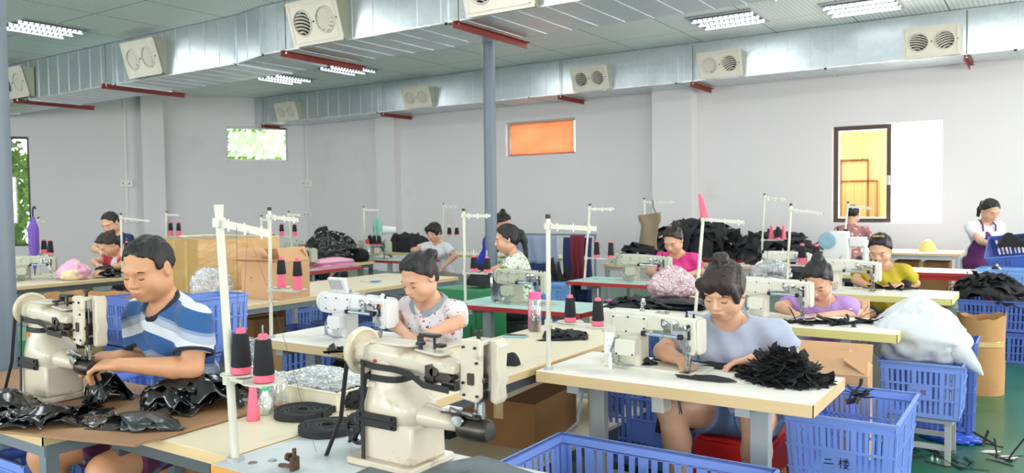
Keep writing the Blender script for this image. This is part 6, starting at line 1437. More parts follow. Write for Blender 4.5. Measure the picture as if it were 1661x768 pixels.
# ---- on the brown board: black vinyl pouches
ZB = .7735
M_vinyl2 = mat('charcoal_vinyl', hexc('1d2426'), .32, var=.3, vscale=8, bump=.002, bscale=60, coat=.3); M_film = mat('smoky_film', hexc('4a4642'), .12, coat=1., var=.5, vscale=12, bump=.006, bscale=18)
def pouch(label, px, w, d, h, seed, rz, m=None, n=6, size=(.6, .95), crease=.018, f=8., z=ZB):
    q = at(px[0], px[1], z); return layered('vinyl_pouch', label, 'pouch', (q.x, q.y, z), w, d, h, seed, m or M_vinyl, n=n, size=size, crease=crease, f=f, rz=rz, res=13)
pouch('large glossy black pouch pile lying before the striped man', (315, 657), .44, .30, .10, 3, .5, n=10, size=(.5, .8), crease=.028)
pouch('dark grey textured pouch with a folded corner at the middle of the board', (228, 692), .30, .16, .045, 9, .35, M_vinyl2, n=3, size=(.75, 1.), crease=.012)
pouch('flat grey translucent pouch beside the textured one', (168, 684), .22, .12, .02, 13, .4, M_film, n=3, size=(.7, .9), crease=.008)
pouch('glossy black pouch standing up behind the board beside the machine base', (172, 648), .2, .13, .10, 17, .2, n=6, crease=.02)
pouch('thin black pouch tucked against the base of the left machine', (118, 672), .24, .12, .03, 21, .1, n=3, crease=.01)
pouch('broad black pouch at the left edge of the board', (58, 686), .38, .23, .05, 25, .15, n=5, crease=.016)
pouch('black vinyl scraps behind the broad pouch at the left edge', (12, 665), .3, .2, .06, 29, .2, n=5)
q = at(392, 676, .78)
bag = crumple('clear_bag', 'grey see-through bag standing between the striped man and the foreground stand', 'plastic bag', (-2.72, 2.08, .776), (.085, .08, .125), 5, M_bagg, amp=.14, f=3.5, flat=.25, sub=5)
# ---- on the cream table
p = A(411, 682); thread_cone('bare pink thread cone standing on the cream table', p, black=False, h=.13, r=.024)
t = thing('glue_bottle', 'squeeze bottle with a green cap on the cream table', 'bottle', A(431, 672)); MB().lathe([(.026, 0), (.028, .01), (.024, .055), (.012, .085), (.011, .09)], None, 20).out('bottle_body', plastic('milky_plastic', (.85, .92, .84), .55, .25), t, smooth=True); MB().lathe([(.015, .088), (.015, .108), (.008, .112), (.006, .125), (.001, .127)], None, 16).out('cap', mat('green_cap', hexc('2cc47a'), .4), t, smooth=True); MB().lathe([(.001, .002), (.024, .002), (.022, .03), (.001, .03)], None, 20).out('glue', mat('pale_glue', hexc('d9dba0'), .3), t, smooth=True)
t = thing('glass_jar', 'small clear jar with brown liquid on the cream table', 'jar', A(455, 665)); MB().lathe([(.03, 0), (.032, .006), (.026, .09), (.024, .1)], None, 22).out('jar_glass', M_clearhard, t, smooth=True); MB().lathe([(.001, .002), (.029, .002), (.0285, .022), (.001, .022)], None, 20).out('liquid', mat('brown_liquid', hexc('a5623a'), .2), t, smooth=True)
def roll(label, px, r, h, rz=0.):
    q = A(*px); t = thing('webbing_roll', label, 'webbing roll', q, rz); mb = MB(); pts = []; n = 20*9
    for k in range(n): a = 2*PI*k/20; rr = .02+(r-.02)*k/n+.0012*math.sin(k*1.7); pts.append((rr*math.cos(a), rr*math.sin(a), h/2+.0015*math.sin(k*.9)))
    mb.band(pts, (0, 0, 1), h, (r-.02)/9*.82); mb.out('wound_webbing', mat('black_webbing', hexc('1d1e21'), .8, bump=.001, bscale=300), t); MB().band([(r*math.cos(a), r*math.sin(a), h/2) for a in (0, .25, .5, .8)]+[(r*.98*math.cos(1.2)+.03, r*math.sin(1.2)+.02, h/2)], (0, 0, 1), h, .002).out('loose_end', MATS['black_webbing'], t); return t
roll('black webbing roll behind the other on the cream table', (492, 674), .105, .024); roll('black webbing roll in front of the other', (532, 700), .1, .024, .8)
t = thing('plastic_tray', 'ivory plastic tray full of clear film on the cream table', 'tray', (-2.36, 2.2, .761)); M2 = mat('ivory_tray', hexc('ded7bd'), .4)
MB().bb(-.17, .17, -.11, .11, 0, .004).bb(-.17, .17, -.114, -.108, 0, .07).bb(-.17, .17, .108, .114, 0, .07).bb(-.172, -.166, -.11, .11, 0, .07).bb(.166, .172, -.11, .11, 0, .07).bb(-.18, .18, -.12, -.11, .066, .072).bb(-.18, .18, .11, .12, .066, .072).bb(-.18, -.168, -.12, .12, .066, .072).bb(.168, .18, -.12, .12, .066, .072).out('tray_body', M2, t, bev=.002)
crumple('film_bag', 'shiny clear plastic film heaped in the ivory tray', 'plastic film', (-2.38, 2.22, .775), (.17, .10, .06), 8, M_bag, amp=.3, f=3, flat=.4, sub=5)
crumple('film_bag', 'clear film bag spilling toward the control-panel machine', 'plastic film', (-2.62, 2.14, .77), (.1, .07, .05), 12, M_bag, amp=.3, f=3, flat=.4, sub=5)
crumple('black_bag', 'black cloth bundle behind the film on the cream table', 'cloth', (-2.2, 2.2, .765), (.08, .07, .04), 15, M_fab, amp=.25, flat=.4)
# ---- foreground table
s_ = sheet('grey_sheet', 'dark grey vinyl sheet spread at the bottom centre of the foreground table', 'sheet', [(-.2, -.3), (.35, -.3), (.52, -.12), (.42, .06), (.0, .14), (-.06, .02), (-.22, -.06)], .7625, mat('slate_vinyl', hexc('59636a'), .5, var=.12, vscale=10, dirt=hexc('3f474d'), dscale=25, dlo=.6, dhi=.7), lift=.006, loc=(-1.42, 1.79), res=16, f=4)
t = thing('bobbin_winder', 'rusty bobbin winder on the foreground table', 'bobbin winder', A(478, 764)); rm = mat('rusty_steel', hexc('5a4636'), .5, metal=.6, var=.4, vscale=60); MB().box((0, 0, .02), (.012, .03, .04)).box((0.0, 0, .045), (.008, .012, .04)).out('winder_bracket', rm, t, bev=.002); MB().cyl((-.03, 0, .035), (.01, 0, .035), .004).cyl((-.03, 0, .035), (-.022, 0, .035), .012).cyl((-.018, 0, .035), (-.014, 0, .035), .013).out('spindle', rm, t, smooth=True); MB().box((-.045, .01, .004), (.05, .015, .006), rot=.3).out('spring_plate', rm, t)
for lb, (x, y, z, r) in (('black spoked pulley behind the big foreground machine', (-1.79, 1.80, .83, .052)), ('black spoked pulley by the left machine base', (-3.50, 1.62, .84, .05))):
    t = thing('belt_pulley', lb, 'pulley', (x, y, z)); mb = MB(); MX = Matrix.Rotation(PI/2, 4, 'X')
    mb.lathe([(r*.82, -.01), (r, -.01), (r*.93, 0), (r, .01), (r*.82, .01), (r*.82, -.01)], MX, 28, False); mb.out('rim', M_blk, t, smooth=True)
    mb = MB()
    for k in range(6): a = k*PI/3; mb.cyl((0, 0, 0), (r*.85*math.cos(a), 0, r*.85*math.sin(a)), .007, seg=8)
    mb.cyl((0, -.012, 0), (0, .012, 0), .014); mb.out('spokes', M_blk, t); MB().box((0, .02, -(z-.765)/2), (.02, .012, z-.765)).out('bracket', M_blk, t)
# ---- under and on the side table
carton('brown carton on the shelf under the side table', (-2.36, 3.6, .2815), .42, .5, .23, .08, m=M_cardd)
t = thing('black_tray', 'shallow black tray on the shelf under the side table', 'tray', A(845, 697, .29)); MB().rbox((0, 0, .005), (.26, .18, .008), .04).out('tray_base', M_dark, t); mb = MB(); mb.tube([(.13*math.cos(a), .09*math.sin(a)*1., .018) for a in np.linspace(0, 2*PI, 30)], .006, 6); mb.out('rim', M_dark, t); t.rotation_euler.z = .5
t = thing('steel_cup', 'stainless steel cup on the shelf under the side table', 'cup', (-2.08, 4.2, .2815)); MB().lathe([(.04, 0), (.04, .11), (.043, .112), (.038, .112), (.036, .01), (.001, .008)], None, 24).out('cup_body', M_steel, t, smooth=True)
t = thing('yellow_container', 'bright yellow plastic container under the side table', 'container', (-2.25, 4.32, .2815)); MB().rbox((0, 0, .09), (.14, .12, .18), .02).out('container_body', mat('yellow_plastic', hexc('e0c42a'), .4), t, bev=.004)
c = MB(); c.tube([(-1.80, 3.3, .72), (-1.82, 3.25, .5), (-1.95, 3.15, .36), (-2.1, 2.9, .31), (-2.12, 2.62, .295)], .007, 8); o = c.out('power_cable', M_cord, None, smooth=True); tag(o, 'grey cable dropping from the nearest white table to the shelf', 'cable')
t = thing('drink_bottle', 'clear bottle with a pink lid and brown tea on the side table', 'bottle', A(868, 538)); MB().lathe([(.036, 0), (.037, .01), (.037, .2), (.034, .205)], None, 24).out('bottle_glass', M_clearhard, t, smooth=True); MB().lathe([(.001, .004), (.034, .004), (.034, .085), (.001, .085)], None, 24).out('tea', mat('tea', hexc('5a2a14'), .15), t, smooth=True); MB().lathe([(.038, .195), (.038, .235), (.001, .237)], None, 24).out('lid', mat('pink_lid', hexc('ee5f9a'), .4), t, smooth=True); MB().box((-.037, -.01, .1), (.003, .012, .19)).out('strap', mat('pink_lid', hexc('ee5f9a'), .4), t)
t = thing('mobile_phone', 'phone in a pale blue case lying on the side table', 'phone', A(836, 547), .25); MB().rbox((0, 0, .005), (.14, .072, .01), .012).out('case', mat('pale_blue_case', hexc('8fc7d8'), .5), t, bev=.002); MB().rbox((0, 0, .0105), (.13, .062, .001), .008).out('screen', mat('dark_screen', hexc('30343c'), .1), t)
layered('black_pieces', 'black cut cloth pieces at the far right of the side table', 'cloth', A(915, 548), .30, .24, .035, 31, M_fabg, n=6, size=(.4, .8), crease=.012)
heap('black_piece', 'small folded black piece on the side table beside the big machine head', 'cloth', A(829, 592), .09, .07, .06, 33, M_fabg, f=8)
crumple('clear_bag', 'clear bag behind the cylinder arm of the big machine', 'plastic bag', A(690, 622), (.07, .06, .08), 37, M_bagg, amp=.15, flat=.3)
heap('black_pouch', 'black pouch on the side table under the big machine arm', 'pouch', A(735, 612), .16, .1, .05, 38, M_fab, f=6)
# ---- nearest white table
ZT = .7625
def piece(label, px, pts, m=None, rz=0., lift=.008, z=ZT, seed=0, name='cut_piece'):
    q = at(px[0], px[1], z); o = sheet(name, label, 'cloth', pts, z, m or M_fabg, lift=lift, seed=seed, loc=(q.x, q.y), res=10, f=9); o.rotation_euler.z = rz; return o
leaf = [(-.13, -.01), (-.1, -.045), (.0, -.055), (.09, -.045), (.15, -.01), (.1, .03), (.0, .04), (-.05, .035), (-.06, .0)]
piece('curved black cut piece lying in front of the needle of the nearest machine', (1142, 614), leaf)
piece('black piece under the left hand of the grey-tee woman', (1185, 598), [(-.16, .02), (-.06, -.05), (.12, -.045), (.14, .0), (.02, .06)], lift=.02, seed=3)
piece('pointed black piece behind the ribbon pile', (1322, 619), [(-.1, 0), (-.02, -.035), (.06, -.02), (.09, .01), (.0, .03)], seed=4)
layered('black_pieces', 'black cloth peeling up beside the upright of the nearest machine', 'cloth', A(1045, 594), .15, .11, .035, 41, M_fabg, n=3, size=(.6, 1.), crease=.012)
layered('black_pieces', 'flat black cloth behind the nearest machine', 'cloth', A(1078, 588), .16, .12, .01, 43, M_fabg, n=3, size=(.6, 1.), crease=.006)
ribbons('ribbon_pile', 'heap of short black strips on the nearest white table', 'ribbon pile', A(1272, 618), .30, .24, .125, 620, 5, M_fab, L_=(.04, .09), wd=(.018, .04), curlf=.8)
t = thing('thread_post', 'small white post on the nearest table in front of the motor', 'post', A(990, 599)); MB().lathe([(.009, 0), (.009, .05), (.006, .056), (.006, .075), (.001, .077)], None, 14).out('post_body', M_white, t, smooth=True)
t = thing('thread_vial', 'small clear oil vial with a pale cap on top of the nearest machine', 'vial', (-1.56, 3.42, 1.05)); MB().lathe([(.012, 0), (.013, .012), (.006, .02)], None, 14).out('vial_body', M_clearhard, t, smooth=True); MB().cyl((0, 0, .019), (0, 0, .03), .008).out('cap', M_ivory, t)
t = thing('knee_lifter', 'ivory knee lifter box under the nearest white table', 'knee lifter', (-1.42, 3.3, .60)); MB().rbox((0, 0, .06), (.06, .1, .12), .01).out('housing', M_mach, t, bev=.003); MB().tube([(.03, 0, .07), (.08, 0, .06), (.1, -.02, .0)], .008, 8).out('lever', M_nick, t, smooth=True)
heap('black_apron', 'black cloth hanging under the nearest table beside her knee', 'cloth', (-1.45, 3.55, .45), .16, .2, .26, 47, M_fab, f=5)
# ---- white sack in its crate, cartons
sk = crumple('woven_sack', 'big white woven sack slumped in the crate beside the lilac woman', 'sack', (-.64, 5.33, .53), (.27, .23, .22), 51, mat('white_woven_sack', hexc('c9ccd0'), .5, var=.06, vscale=12, bump=.008, bscale=14), amp=.09, f=1.7, flat=.15, sub=5, top=.45, ridge=True)
MB().tube([(.16, -.05, .14), (.25, -.1, .09), (.31, -.13, .04), (.345, -.15, .0)], [.09, .06, .03, .008], 10).out('sack_tail', MATS['white_woven_sack'], sk, smooth='all')
carton('open cardboard carton on the floor behind the handwritten crate', (-.98, 4.52, .0), .42, .34, .62, .1, m=M_cardi, flaps='open', flap_ang=(.9, 2.4, 2.5, .6), flen=.14)
t = thing('grey_cabinet', 'pale grey cabinet panel behind the table leg of the lilac woman', 'cabinet', (-.98, 5.78, 0)); MB().box((0, 0, .31), (.5, .05, .62)).out('panel', mat('sage_grey', hexc('b5bdb2'), .6), t); MB().box((0, -.03, .6), (.52, .03, .03)).out('rail', M_white, t)
def drum(label, loc, r, h, m, dent=.06, fill=None):
    t = thing('fibre_drum', label, 'round carton', loc); mb = MB(); vs = []; fs = []; S = 32; prof = [(1.0, 0), (1.0, h*.33), (.985, h*.66), (1.02, h), (.99, h), (.955, h*.6), (.96, .01)]
    for i, (k, z) in enumerate(prof):
        for j in range(S): a = 2*PI*j/S; rr = r*k*(1+dent*(z/h)*math.sin(3*a+1)+.012*math.sin(7*a+z*9)); vs.append((rr*math.cos(a), rr*math.sin(a), z+(.02*math.sin(2*a+1)+.008*math.sin(9*a) if z > h*.9 else 0)))
    for i in range(len(prof)-1):
        for j in range(S): fs.append((i*S+j, i*S+(j+1) % S, (i+1)*S+(j+1) % S, (i+1)*S+j))
    fs.append(tuple(reversed(range(S)))); mb.add(vs, fs); mb.out('drum_wall', m, t, smooth=True)
    MB().lathe([(r*1.012, h*.62), (r*1.016, h*.62+.002), (r*1.016, h*.62+.04), (r*1.012, h*.62+.042)], None, 32, False).out('tape_band', M_tape, t); return t
drum('tan round carton with a bent rim left of the stacked blue crates', (-5.5, 3.02, 0), .36, .92, M_card, .05); heap('black_cloth', 'black cloth inside the round carton behind the left machine', 'cloth', (-5.5, 3.02, .6), .5, .5, .22, 55, M_fab)
drum('tall brown round carton standing in the aisle behind the white sack', (-.43, 7.25, 0), .165, .61, M_card, .04)
# ---- black cloth on the right-hand stack, in crates
layered('black_pieces', 'large heap of black cut pieces on top of the right-hand crate stack', 'cloth', (-.46, 8.98, .52), .72, .86, .24, 61, M_fab, n=26, size=(.3, .6), crease=.03, f=9, kind='stuff', spread=.8)
ribbons('cloth_scraps', 'loose black pieces strewn over the right-hand crate stack', 'scraps', (-.5, 9.0, .58), .66, .7, .14, 46, 9, M_fabg, L_=(.1, .22), wd=(.04, .1), curlf=.5)
heap('black_cloth', 'black cloth draped over the tipped crate at the right edge', 'cloth', (-.18, 10.18, 1.0), .5, .4, .16, 63, M_fab, f=6)
heap('striped_cloth', 'black and white striped cloth over the pale tilted crate', 'cloth', (-.42, 9.72, .68), .3, .3, .14, 65, mat('striped_cloth', hexc('c9ccd6'), .7, dirt=hexc('16181c'), dscale=16, dlo=.46, dhi=.52), f=6)
ribbons('loose_cord', 'black cord hooked over the rim of the handwritten crate', 'cord', (-.77, 4.17, .55), .06, .06, .05, 14, 11, M_fab, L_=(.05, .1), wd=(.012, .03), kind=None)
# ---- cloth on the lilac and yellow tables
for i, (x, y, w) in enumerate(((1300, 524, .16), (1362, 526, .14), (1402, 524, .18))):
    ribbons('black_strips', ('black strips before the needle of the lilac woman', 'black strips in the middle of the yellow-edged table of the lilac woman', 'black strips at the right end of the yellow-edged table of the lilac woman')[i], 'strips', A(x, y), w*1.3, w*.5, .012, 26, 70+i, M_fab, L_=(.08, .16), wd=(.015, .03), curlf=.2)
heap('black_cloth', 'black bag of cloth between the lilac woman and the sack', 'bag', (-.86, 6.35, .0), .36, .4, .78, 73, M_fab, f=4)
ribbons('black_strips', 'black strips under the hands of the woman in yellow', 'strips', A(1440, 470), .3, .1, .012, 22, 75, M_fab, L_=(.08, .18), wd=(.02, .05), curlf=.2)
carton('cardboard box standing between the lilac and yellow tables', (-1.32, 6.35, .36), .42, .3, .42, 0, m=M_cardi); t = thing('box_stand', 'low stand under the cardboard box between the lilac and yellow tables', 'stand', (-1.32, 6.35, 0)); MB().box((0, 0, .345), (.4, .3, .025)).out('shelf', M_leg, t)
for a in (-.17, .17):
    for b in (-.12, .12): MB().box((a, b, .166), (.03, .03, .332)).out('leg', M_leg, t)
# ---- stacks of black cloth on the table behind the grey-tee woman
def foldstack(label, x, y, z, w, d, n, h, seed, m=None, rz=0.):
    t = thing('cloth_stack', label, 'cloth stack', (x, y, z), rz)
    for k in range(n): heap('folded_piece', '', '', (rnd.uniform(-.02, .02), rnd.uniform(-.02, .02), h*k/n*.8), w, d, h/n*1.9, seed+k, m or M_fab, parent=t, amp=.22, f=3.5, n=30, poly=5, edge=.12)
    return t
foldstack('fan of black folded pieces on the pale table beside the two black cones', -2.40, 4.98, .762, .28, .4, 4, .07, 80, rz=.2)
foldstack('glossy stack of black pieces under the pink plastic bag', -2.22, 5.45, .762, .46, .32, 4, .08, 90, m=M_vinyl2)
layered('black_pieces', 'black pieces at the left end of the pale table behind the cones', 'cloth', (-2.36, 5.02, .80), .42, .42, .06, 95, M_fabg, n=10, size=(.4, .8), crease=.015)
bg = crumple('pink_bag', 'pink and clear plastic bag bulging on the black stack', 'plastic bag', (-2.28, 5.52, .84), (.17, .14, .12), 98, plastic('pink_film', (.95, .68, .74), .5, .12), amp=.2, f=2.6, flat=.3, sub=5, top=.4)
crumple('silver_trim', 'silver foil bits inside the pink plastic bag', 'foil', (-2.26, 5.5, .845), (.11, .09, .05), 99, mat('foil', hexc('c8cacc'), .15, metal=1., bump=.01, bscale=40), amp=.3, flat=.3, f=6)
t = MB().rbox((0, 0, .004), (.03, .05, .008), .01).out('pink_chalk', mat('magenta', hexc('e04ac0'), .5), None, loc=(-2.47, 4.86, .86)); tag(t, 'small magenta piece on the black fan of cloth', 'marker')
heap('black_bag', 'black bag behind the pink plastic bag', 'bag', (-2.1, 5.95, .762), .3, .4, .09, 101, M_fab)
heap('cream_cloth', 'cream cloth lying on the pale table behind the black bag', 'cloth', (-2.3, 5.98, .762), .2, .3, .04, 103, mat('cream_cloth', hexc('e6d3bb'), .8))
# ---- far tables: black piles
layered('black_bags', 'long heap of black bags on the table by the back wall', 'bag pile', (-4.0, 10.55, .762), 1.7, .8, .46, 111, M_fab, n=46, size=(.2, .5), crease=.04, f=7, kind='stuff', spread=.85)
layered('black_bags', 'lower heap of black bags left of the pink and yellow cones', 'bag pile', (-2.95, 10.6, .762), 1.4, .8, .30, 113, M_fabg, n=46, size=(.2, .45), crease=.035, f=8, kind='stuff', spread=.9)
ribbons('cloth_scraps', 'loose black scraps sticking out of the heap by the back wall', 'scraps', (-3.3, 10.5, .9), 1.9, .5, .2, 50, 13, M_fabg, L_=(.1, .26), wd=(.03, .09))
ribbons('cloth_scraps', 'dark and white scraps under the pink and yellow cones', 'scraps', (-2.75, 9.75, .762), .6, .5, .12, 90, 15, mat('mixed_scrap', hexc('38323a'), .8, var=.9, vscale=9), L_=(.08, .2), wd=(.03, .07))
foldstack('stack of black straps behind the machine of the lilac woman', -2.16, 7.95, .762, .36, .5, 4, .14, 120)
layered('black_bags', 'black bags behind the two cones of the bright pink woman', 'bag pile', (-4.2, 9.2, .762), .9, .55, .22, 125, M_fab, n=20, size=(.3, .6), crease=.03, kind='stuff')
t = thing('lidded_jar', 'jar with a yellow-green lid behind the lilac woman\'s machine', 'jar', (-2.25, 8.4, .762)); MB().lathe([(.045, 0), (.05, .02), (.05, .1)], None, 18).out('jar_body', mat('tan_jar', hexc('c9a25c'), .3), t, smooth=True); MB().cyl((0, 0, .095), (0, 0, .14), .055).out('lid', mat('lime_lid', hexc('d2e23a'), .4), t, smooth=True)
crumple('white_bag', 'white plastic bag behind the head of the grey-tee woman', 'plastic bag', (-2.16, 7.6, .77), (.16, .12, .11), 127, M_bag, amp=.25, flat=.3)
heap('white_cloth', 'white and cream cloth heap left of the pale blue wheel', 'cloth', (-2.2, 9.05, .762), .2, .3, .22, 128, mat('bright_cloth', hexc('efe9dc'), .8), f=6)
heap('pink_cloth', 'pink and white cloth behind the dark cone near the patterned shirt', 'cloth', (-1.42, 8.85, .762), .3, .25, .13, 129, M_pinkf, f=7)
# hanging khaki cloth and its cord
sb = s7[1]; t = thing('khaki_cloth', 'khaki cloth hanging from a thread stand in front of the back wall', 'cloth', (sb.x+.06, sb.y-.03, 0)); mb = MB(); vs = []; fs = []
for j in range(9):
    for i in range(7): vs.append((-.12+.24*i/6+(.03 if j > 6 else 0)*(i-3)/3-.02*math.sin(j*.7), .02*math.sin(i*1.3+j*.5), .86+.5*j/8+(.04*(i/6) if j == 8 else 0)))
for j in range(8):
    for i in range(6): q = j*7+i; fs.append((q, q+1, q+8, q+7))
mb.add(vs, fs); mb.out('cloth_panel', mat('khaki', hexc('8a7a60'), .85), t, smooth='all', solid=.004); MB().tube([(.1, 0, 1.38), (.06, 0, 1.46), (.05, .01, 1.55)], .006, 6).out('cord', M_blk, t)
# ---- clothes rail
t = thing('clothes_rail', 'thin steel clothes rail in front of the back wall right of the pipe column', 'rail', (-5.2, 8.7, 0)); MB().cyl((-.6, 0, 1.13), (.62, 0, 1.13), .012).out('rail', M_grey, t)
for x in (-.58, .6): MB().cyl((x, 0, 0), (x, 0, 1.14), .014).out('leg', M_grey, t)
def hung(label, x, w, z0, z1, m, dx=0., name='hanging_cloth'):
    mb = MB(); vs = []; fs = []; n = 14
    for j in range(8):
        for i in range(n+1): vs.append((-w/2+w*i/n+.01*math.sin(j), .03*math.sin(i*1.4+j*.3)*(1-j/9), z0+(z1-z0)*j/7))
    for j in range(7):
        for i in range(n): q = j*(n+1)+i; fs.append((q, q+1, q+n+2, q+n+1))
    mb.add(vs, fs); o = mb.out(name, m, None, smooth='all', loc=(-5.2+x, 8.7+dx, 0), solid=.006); tag(o, label, 'cloth')
hung('navy cloth hanging at the right end of the clothes rail', .38, .4, .25, 1.1, mat('navy_cloth', hexc('1f2d5c'), .85), -.06); hung('maroon cloth hanging over the navy cloth on the rail', .42, .2, .5, 1.13, mat('maroon_cloth', hexc('6b1c2c'), .85), -.13); hung('grey-blue cloth at the left of the clothes rail', -.22, .6, .75, 1.12, mat('greyblue_cloth', hexc('8d9bb4'), .8), -.05); hung('dark navy cloth below the grey-blue one on the rail', -.22, .6, .3, .76, MATS['navy_cloth'], -.1)
heap('black_cloth', 'black pile behind the blue crate near the clothes rail', 'cloth', (-4.9, 8.15, .0), .6, .5, .85, 135, M_fab)
# green pedestal and cabinet
t = thing('green_cabinet', 'green metal cabinet below the machine of the green floral woman', 'cabinet', (-4.2, 5.6, 0)); gm = mat('green_metal', hexc('1f7a48'), .45, var=.06); MB().box((0, 0, .4), (.5, .4, .8)).out('cabinet_body', gm, t, bev=.006); MB().box((0, -.203, .42), (.42, .006, .62)).out('door', gm, t, bev=.003); MB().box((.16, -.21, .45), (.015, .012, .1)).out('handle', M_nick, t)
t = thing('green_cabinet', 'green metal cabinet at the left edge behind the left column', 'cabinet', (atd(8, 560, 4.7).x, atd(8, 560, 4.7).y, 0)); MB().box((0, 0, .4), (.7, .4, .8)).out('cabinet_body', gm, t, bev=.006); MB().box((0, -.203, .42), (.6, .006, .62)).out('door', gm, t, bev=.003); MB().box((.2, -.21, .45), (.015, .012, .1)).out('handle', M_nick, t)
heap('black_cloth', 'black cloth held in the lap of the green floral woman', 'cloth', tuple(atd(779, 478, 7.0))[:2]+(.82,), .2, .22, .16, 137, M_fab)
# ---- cartons and tubs left of centre
q = atd(345, 430, 7.6)
bigc = carton('huge carton wrapped in shiny tape behind the striped man', (-6.85, 4.95, .66), .92, .85, .56, -.12, m=mat('taped_card', hexc('bb9458'), .3, var=.1, vscale=6, coat=.7, bump=.012, bscale=9)); bs_ = thing('box_pallet', 'plain carton on the floor under the huge taped one', 'cardboard box', (-6.75, 4.95, 0)); MB().box((0, 0, .328), (.9, .8, .65)).out('box_walls', M_cardd, bs_, bev=.01)
for k in range(3): MB().box((-.30+.27*k, -.427, .28), (.055, .003, .55-.04*(k % 2))).out('tape_strip', M_tape, bigc)
for k in range(5): MB().box((.0, -.33+.16*k, .5685), (.93, .055, .003), rot=.05*(k-2)).out('tape_strip', M_tape, bigc)
c1 = carton('upright carton with a folded flap on the long pale work table', (-5.42, 4.5, .762), .44, .34, .31, .12, m=M_cardi, flaps='open', flap_ang=(2.9, .9, 2.2, 1.2), flen=.12)
strokes(c1, 'print_mark', [[(0, 0), (.02, .03)], [(.0, .03), (.03, .02)], [(.01, -.02), (.03, .0)]], Matrix.Translation((-.12, -.174, .15)), .003, mat('faded_ink', hexc('6d5330'), .7))
carton('flattened carton under the long pale work table at its near end', (-5.55, 4.15, 0), .6, .5, .36, .05, m=M_card); carton('second carton under the long pale work table, behind the near one', (-5.75, 3.95+.6, .363), .4, .3, .2, -.1, m=M_cardd)
crumple('clear_bag', 'clear plastic bag lying against the huge taped carton', 'plastic bag', (-5.95, 4.25, .765), (.17, .13, .13), 141, M_bag, amp=.25, f=3, flat=.25, sub=5)
MB_ = MB(); MB_.rbox((0, 0, .004), (.3, .22, .008), .02).rbox((.02, .02, .012), (.28, .2, .006), .02); o = MB_.out('paper_sheets', M_white, None, loc=(-5.6, 4.02, .762), rz=.3, bev=.001); tag(o, 'white papers at the near end of the long pale work table', 'paper')
def tub(label, loc, w, d, h, rz=0., rot=None):
    t = thing('storage_tub', label, 'plastic tub', loc, rz); m = mat('cream_tub', hexc('e3ddb8'), .4, var=.04); 
    if rot: t.rotation_euler = rot
    mb = MB(); k = .86; mb.prism([(-w/2*k, -d/2*k), (w/2*k, -d/2*k), (w/2*k, d/2*k), (-w/2*k, d/2*k)], 0, .01)
    for (a, b) in (((-w/2, -d/2), (w/2, -d/2)), ((w/2, -d/2), (w/2, d/2)), ((w/2, d/2), (-w/2, d/2)), ((-w/2, d/2), (-w/2, -d/2))):
        mb.add([(a[0]*k, a[1]*k, 0), (b[0]*k, b[1]*k, 0), (b[0], b[1], h), (a[0], a[1], h)], [(0, 1, 2, 3)])
    mb.out('tub_body', m, t, solid=.008); r = MB(); r.bb(-w/2-.03, w/2+.03, -d/2-.03, -d/2, h-.03, h).bb(-w/2-.03, w/2+.03, d/2, d/2+.03, h-.03, h).bb(-w/2-.03, -w/2, -d/2, d/2, h-.03, h).bb(w/2, w/2+.03, -d/2, d/2, h-.03, h); r.out('rim', m, t, bev=.008)
    for x in (-w*.3, w*.3): MB().cyl((x, -d/2-.04, h-.05), (x, -d/2-.025, h-.05), .025).out('handle_boss', m, t)
    return t
table(-8.5, -6.95, 5.6, 6.1, 'pale table behind the huge taped carton carrying the cream tubs', top=M_lcream, edge=M_edge, legs='4')
tub('cream plastic tub upside-down at left on the table behind the huge carton', (-8.1, 5.78, .762+.44), .62, .46, .44, 0, rot=(PI, 0, .1)); tub('cream plastic tub standing on end beside the fluted one', (-7.45, 5.8, .762), .42, .3, .44, .1)
t = thing('green_lid', 'pale green plastic lid leaning on the cream tubs', 'board', (-7.15, 5.84, .762)); MB().box((0, 0, .22), (.03, .3, .44)).out('lid_panel', mat('pale_green_lid', hexc('b9d6b4'), .5), t, bev=.01)  # plastic lid beside the tubs, built as a thin upright panel
# low stool with a checked towel
t = stool('low wooden stool with a turquoise cloth beside the long pale work table', -4.75, 3.5, .52, mat('stool_wood', hexc('9a6a3a'), .6), .34); heap('turquoise_cloth', 'turquoise checked cloth folded on the low wooden stool', 'cloth', (-4.75, 3.5, .522), .34, .3, .05, 147, mat('turquoise_check', hexc('3fa3b0'), .8, dirt=hexc('c9b28a'), dscale=14, dlo=.45, dhi=.55))
# ---- floral woman's table: strap, motor below
ribbons('black_strap', 'black strap trailing off the control-panel machine table', 'strap', A(555, 572), .16, .08, .01, 8, 21, M_fab, L_=(.12, .22), wd=(.03, .05), kind=None, curlf=.2)
t = thing('clutch_motor', 'dark electric motor under the control-panel machine table', 'motor', (-3.3, 3.3, .42)); MB().cyl((-.12, 0, .12), (.1, 0, .12), .1, seg=24).cyl((.1, 0, .12), (.14, 0, .12), .06).out('motor_body', M_oil, t, smooth=True); MB().box((0, 0, .26), (.14, .14, .08)).out('mount', M_blk, t)
t = thing('control_box', 'brown control box with a silver top under the control-panel machine table', 'control box', (-2.88, 3.12, .50)); MB().rbox((0, 0, .08), (.12, .1, .16), .01).out('box_body', mat('brown_box', hexc('4a2c28'), .5), t); MB().box((0, 0, .17), (.122, .102, .02)).out('lid', M_leg, t); MB().box((0, 0, .2), (.04, .04, .05)).out('mount', M_blk, t)
tub('pale ivory tub on the cream table edge behind the foreground cones', (-2.72, 2.50, .40), .3, .24, .37); t = thing('tub_stand', 'low stand holding the pale ivory tub', 'stand', (-2.72, 2.5, 0)); MB().box((0, 0, .385), (.3, .22, .02)).out('shelf', M_leg, t)
for a in (-.12, .12):
    for b in (-.09, .09): MB().box((a, b, .187), (.03, .03, .374)).out('leg', M_leg, t)
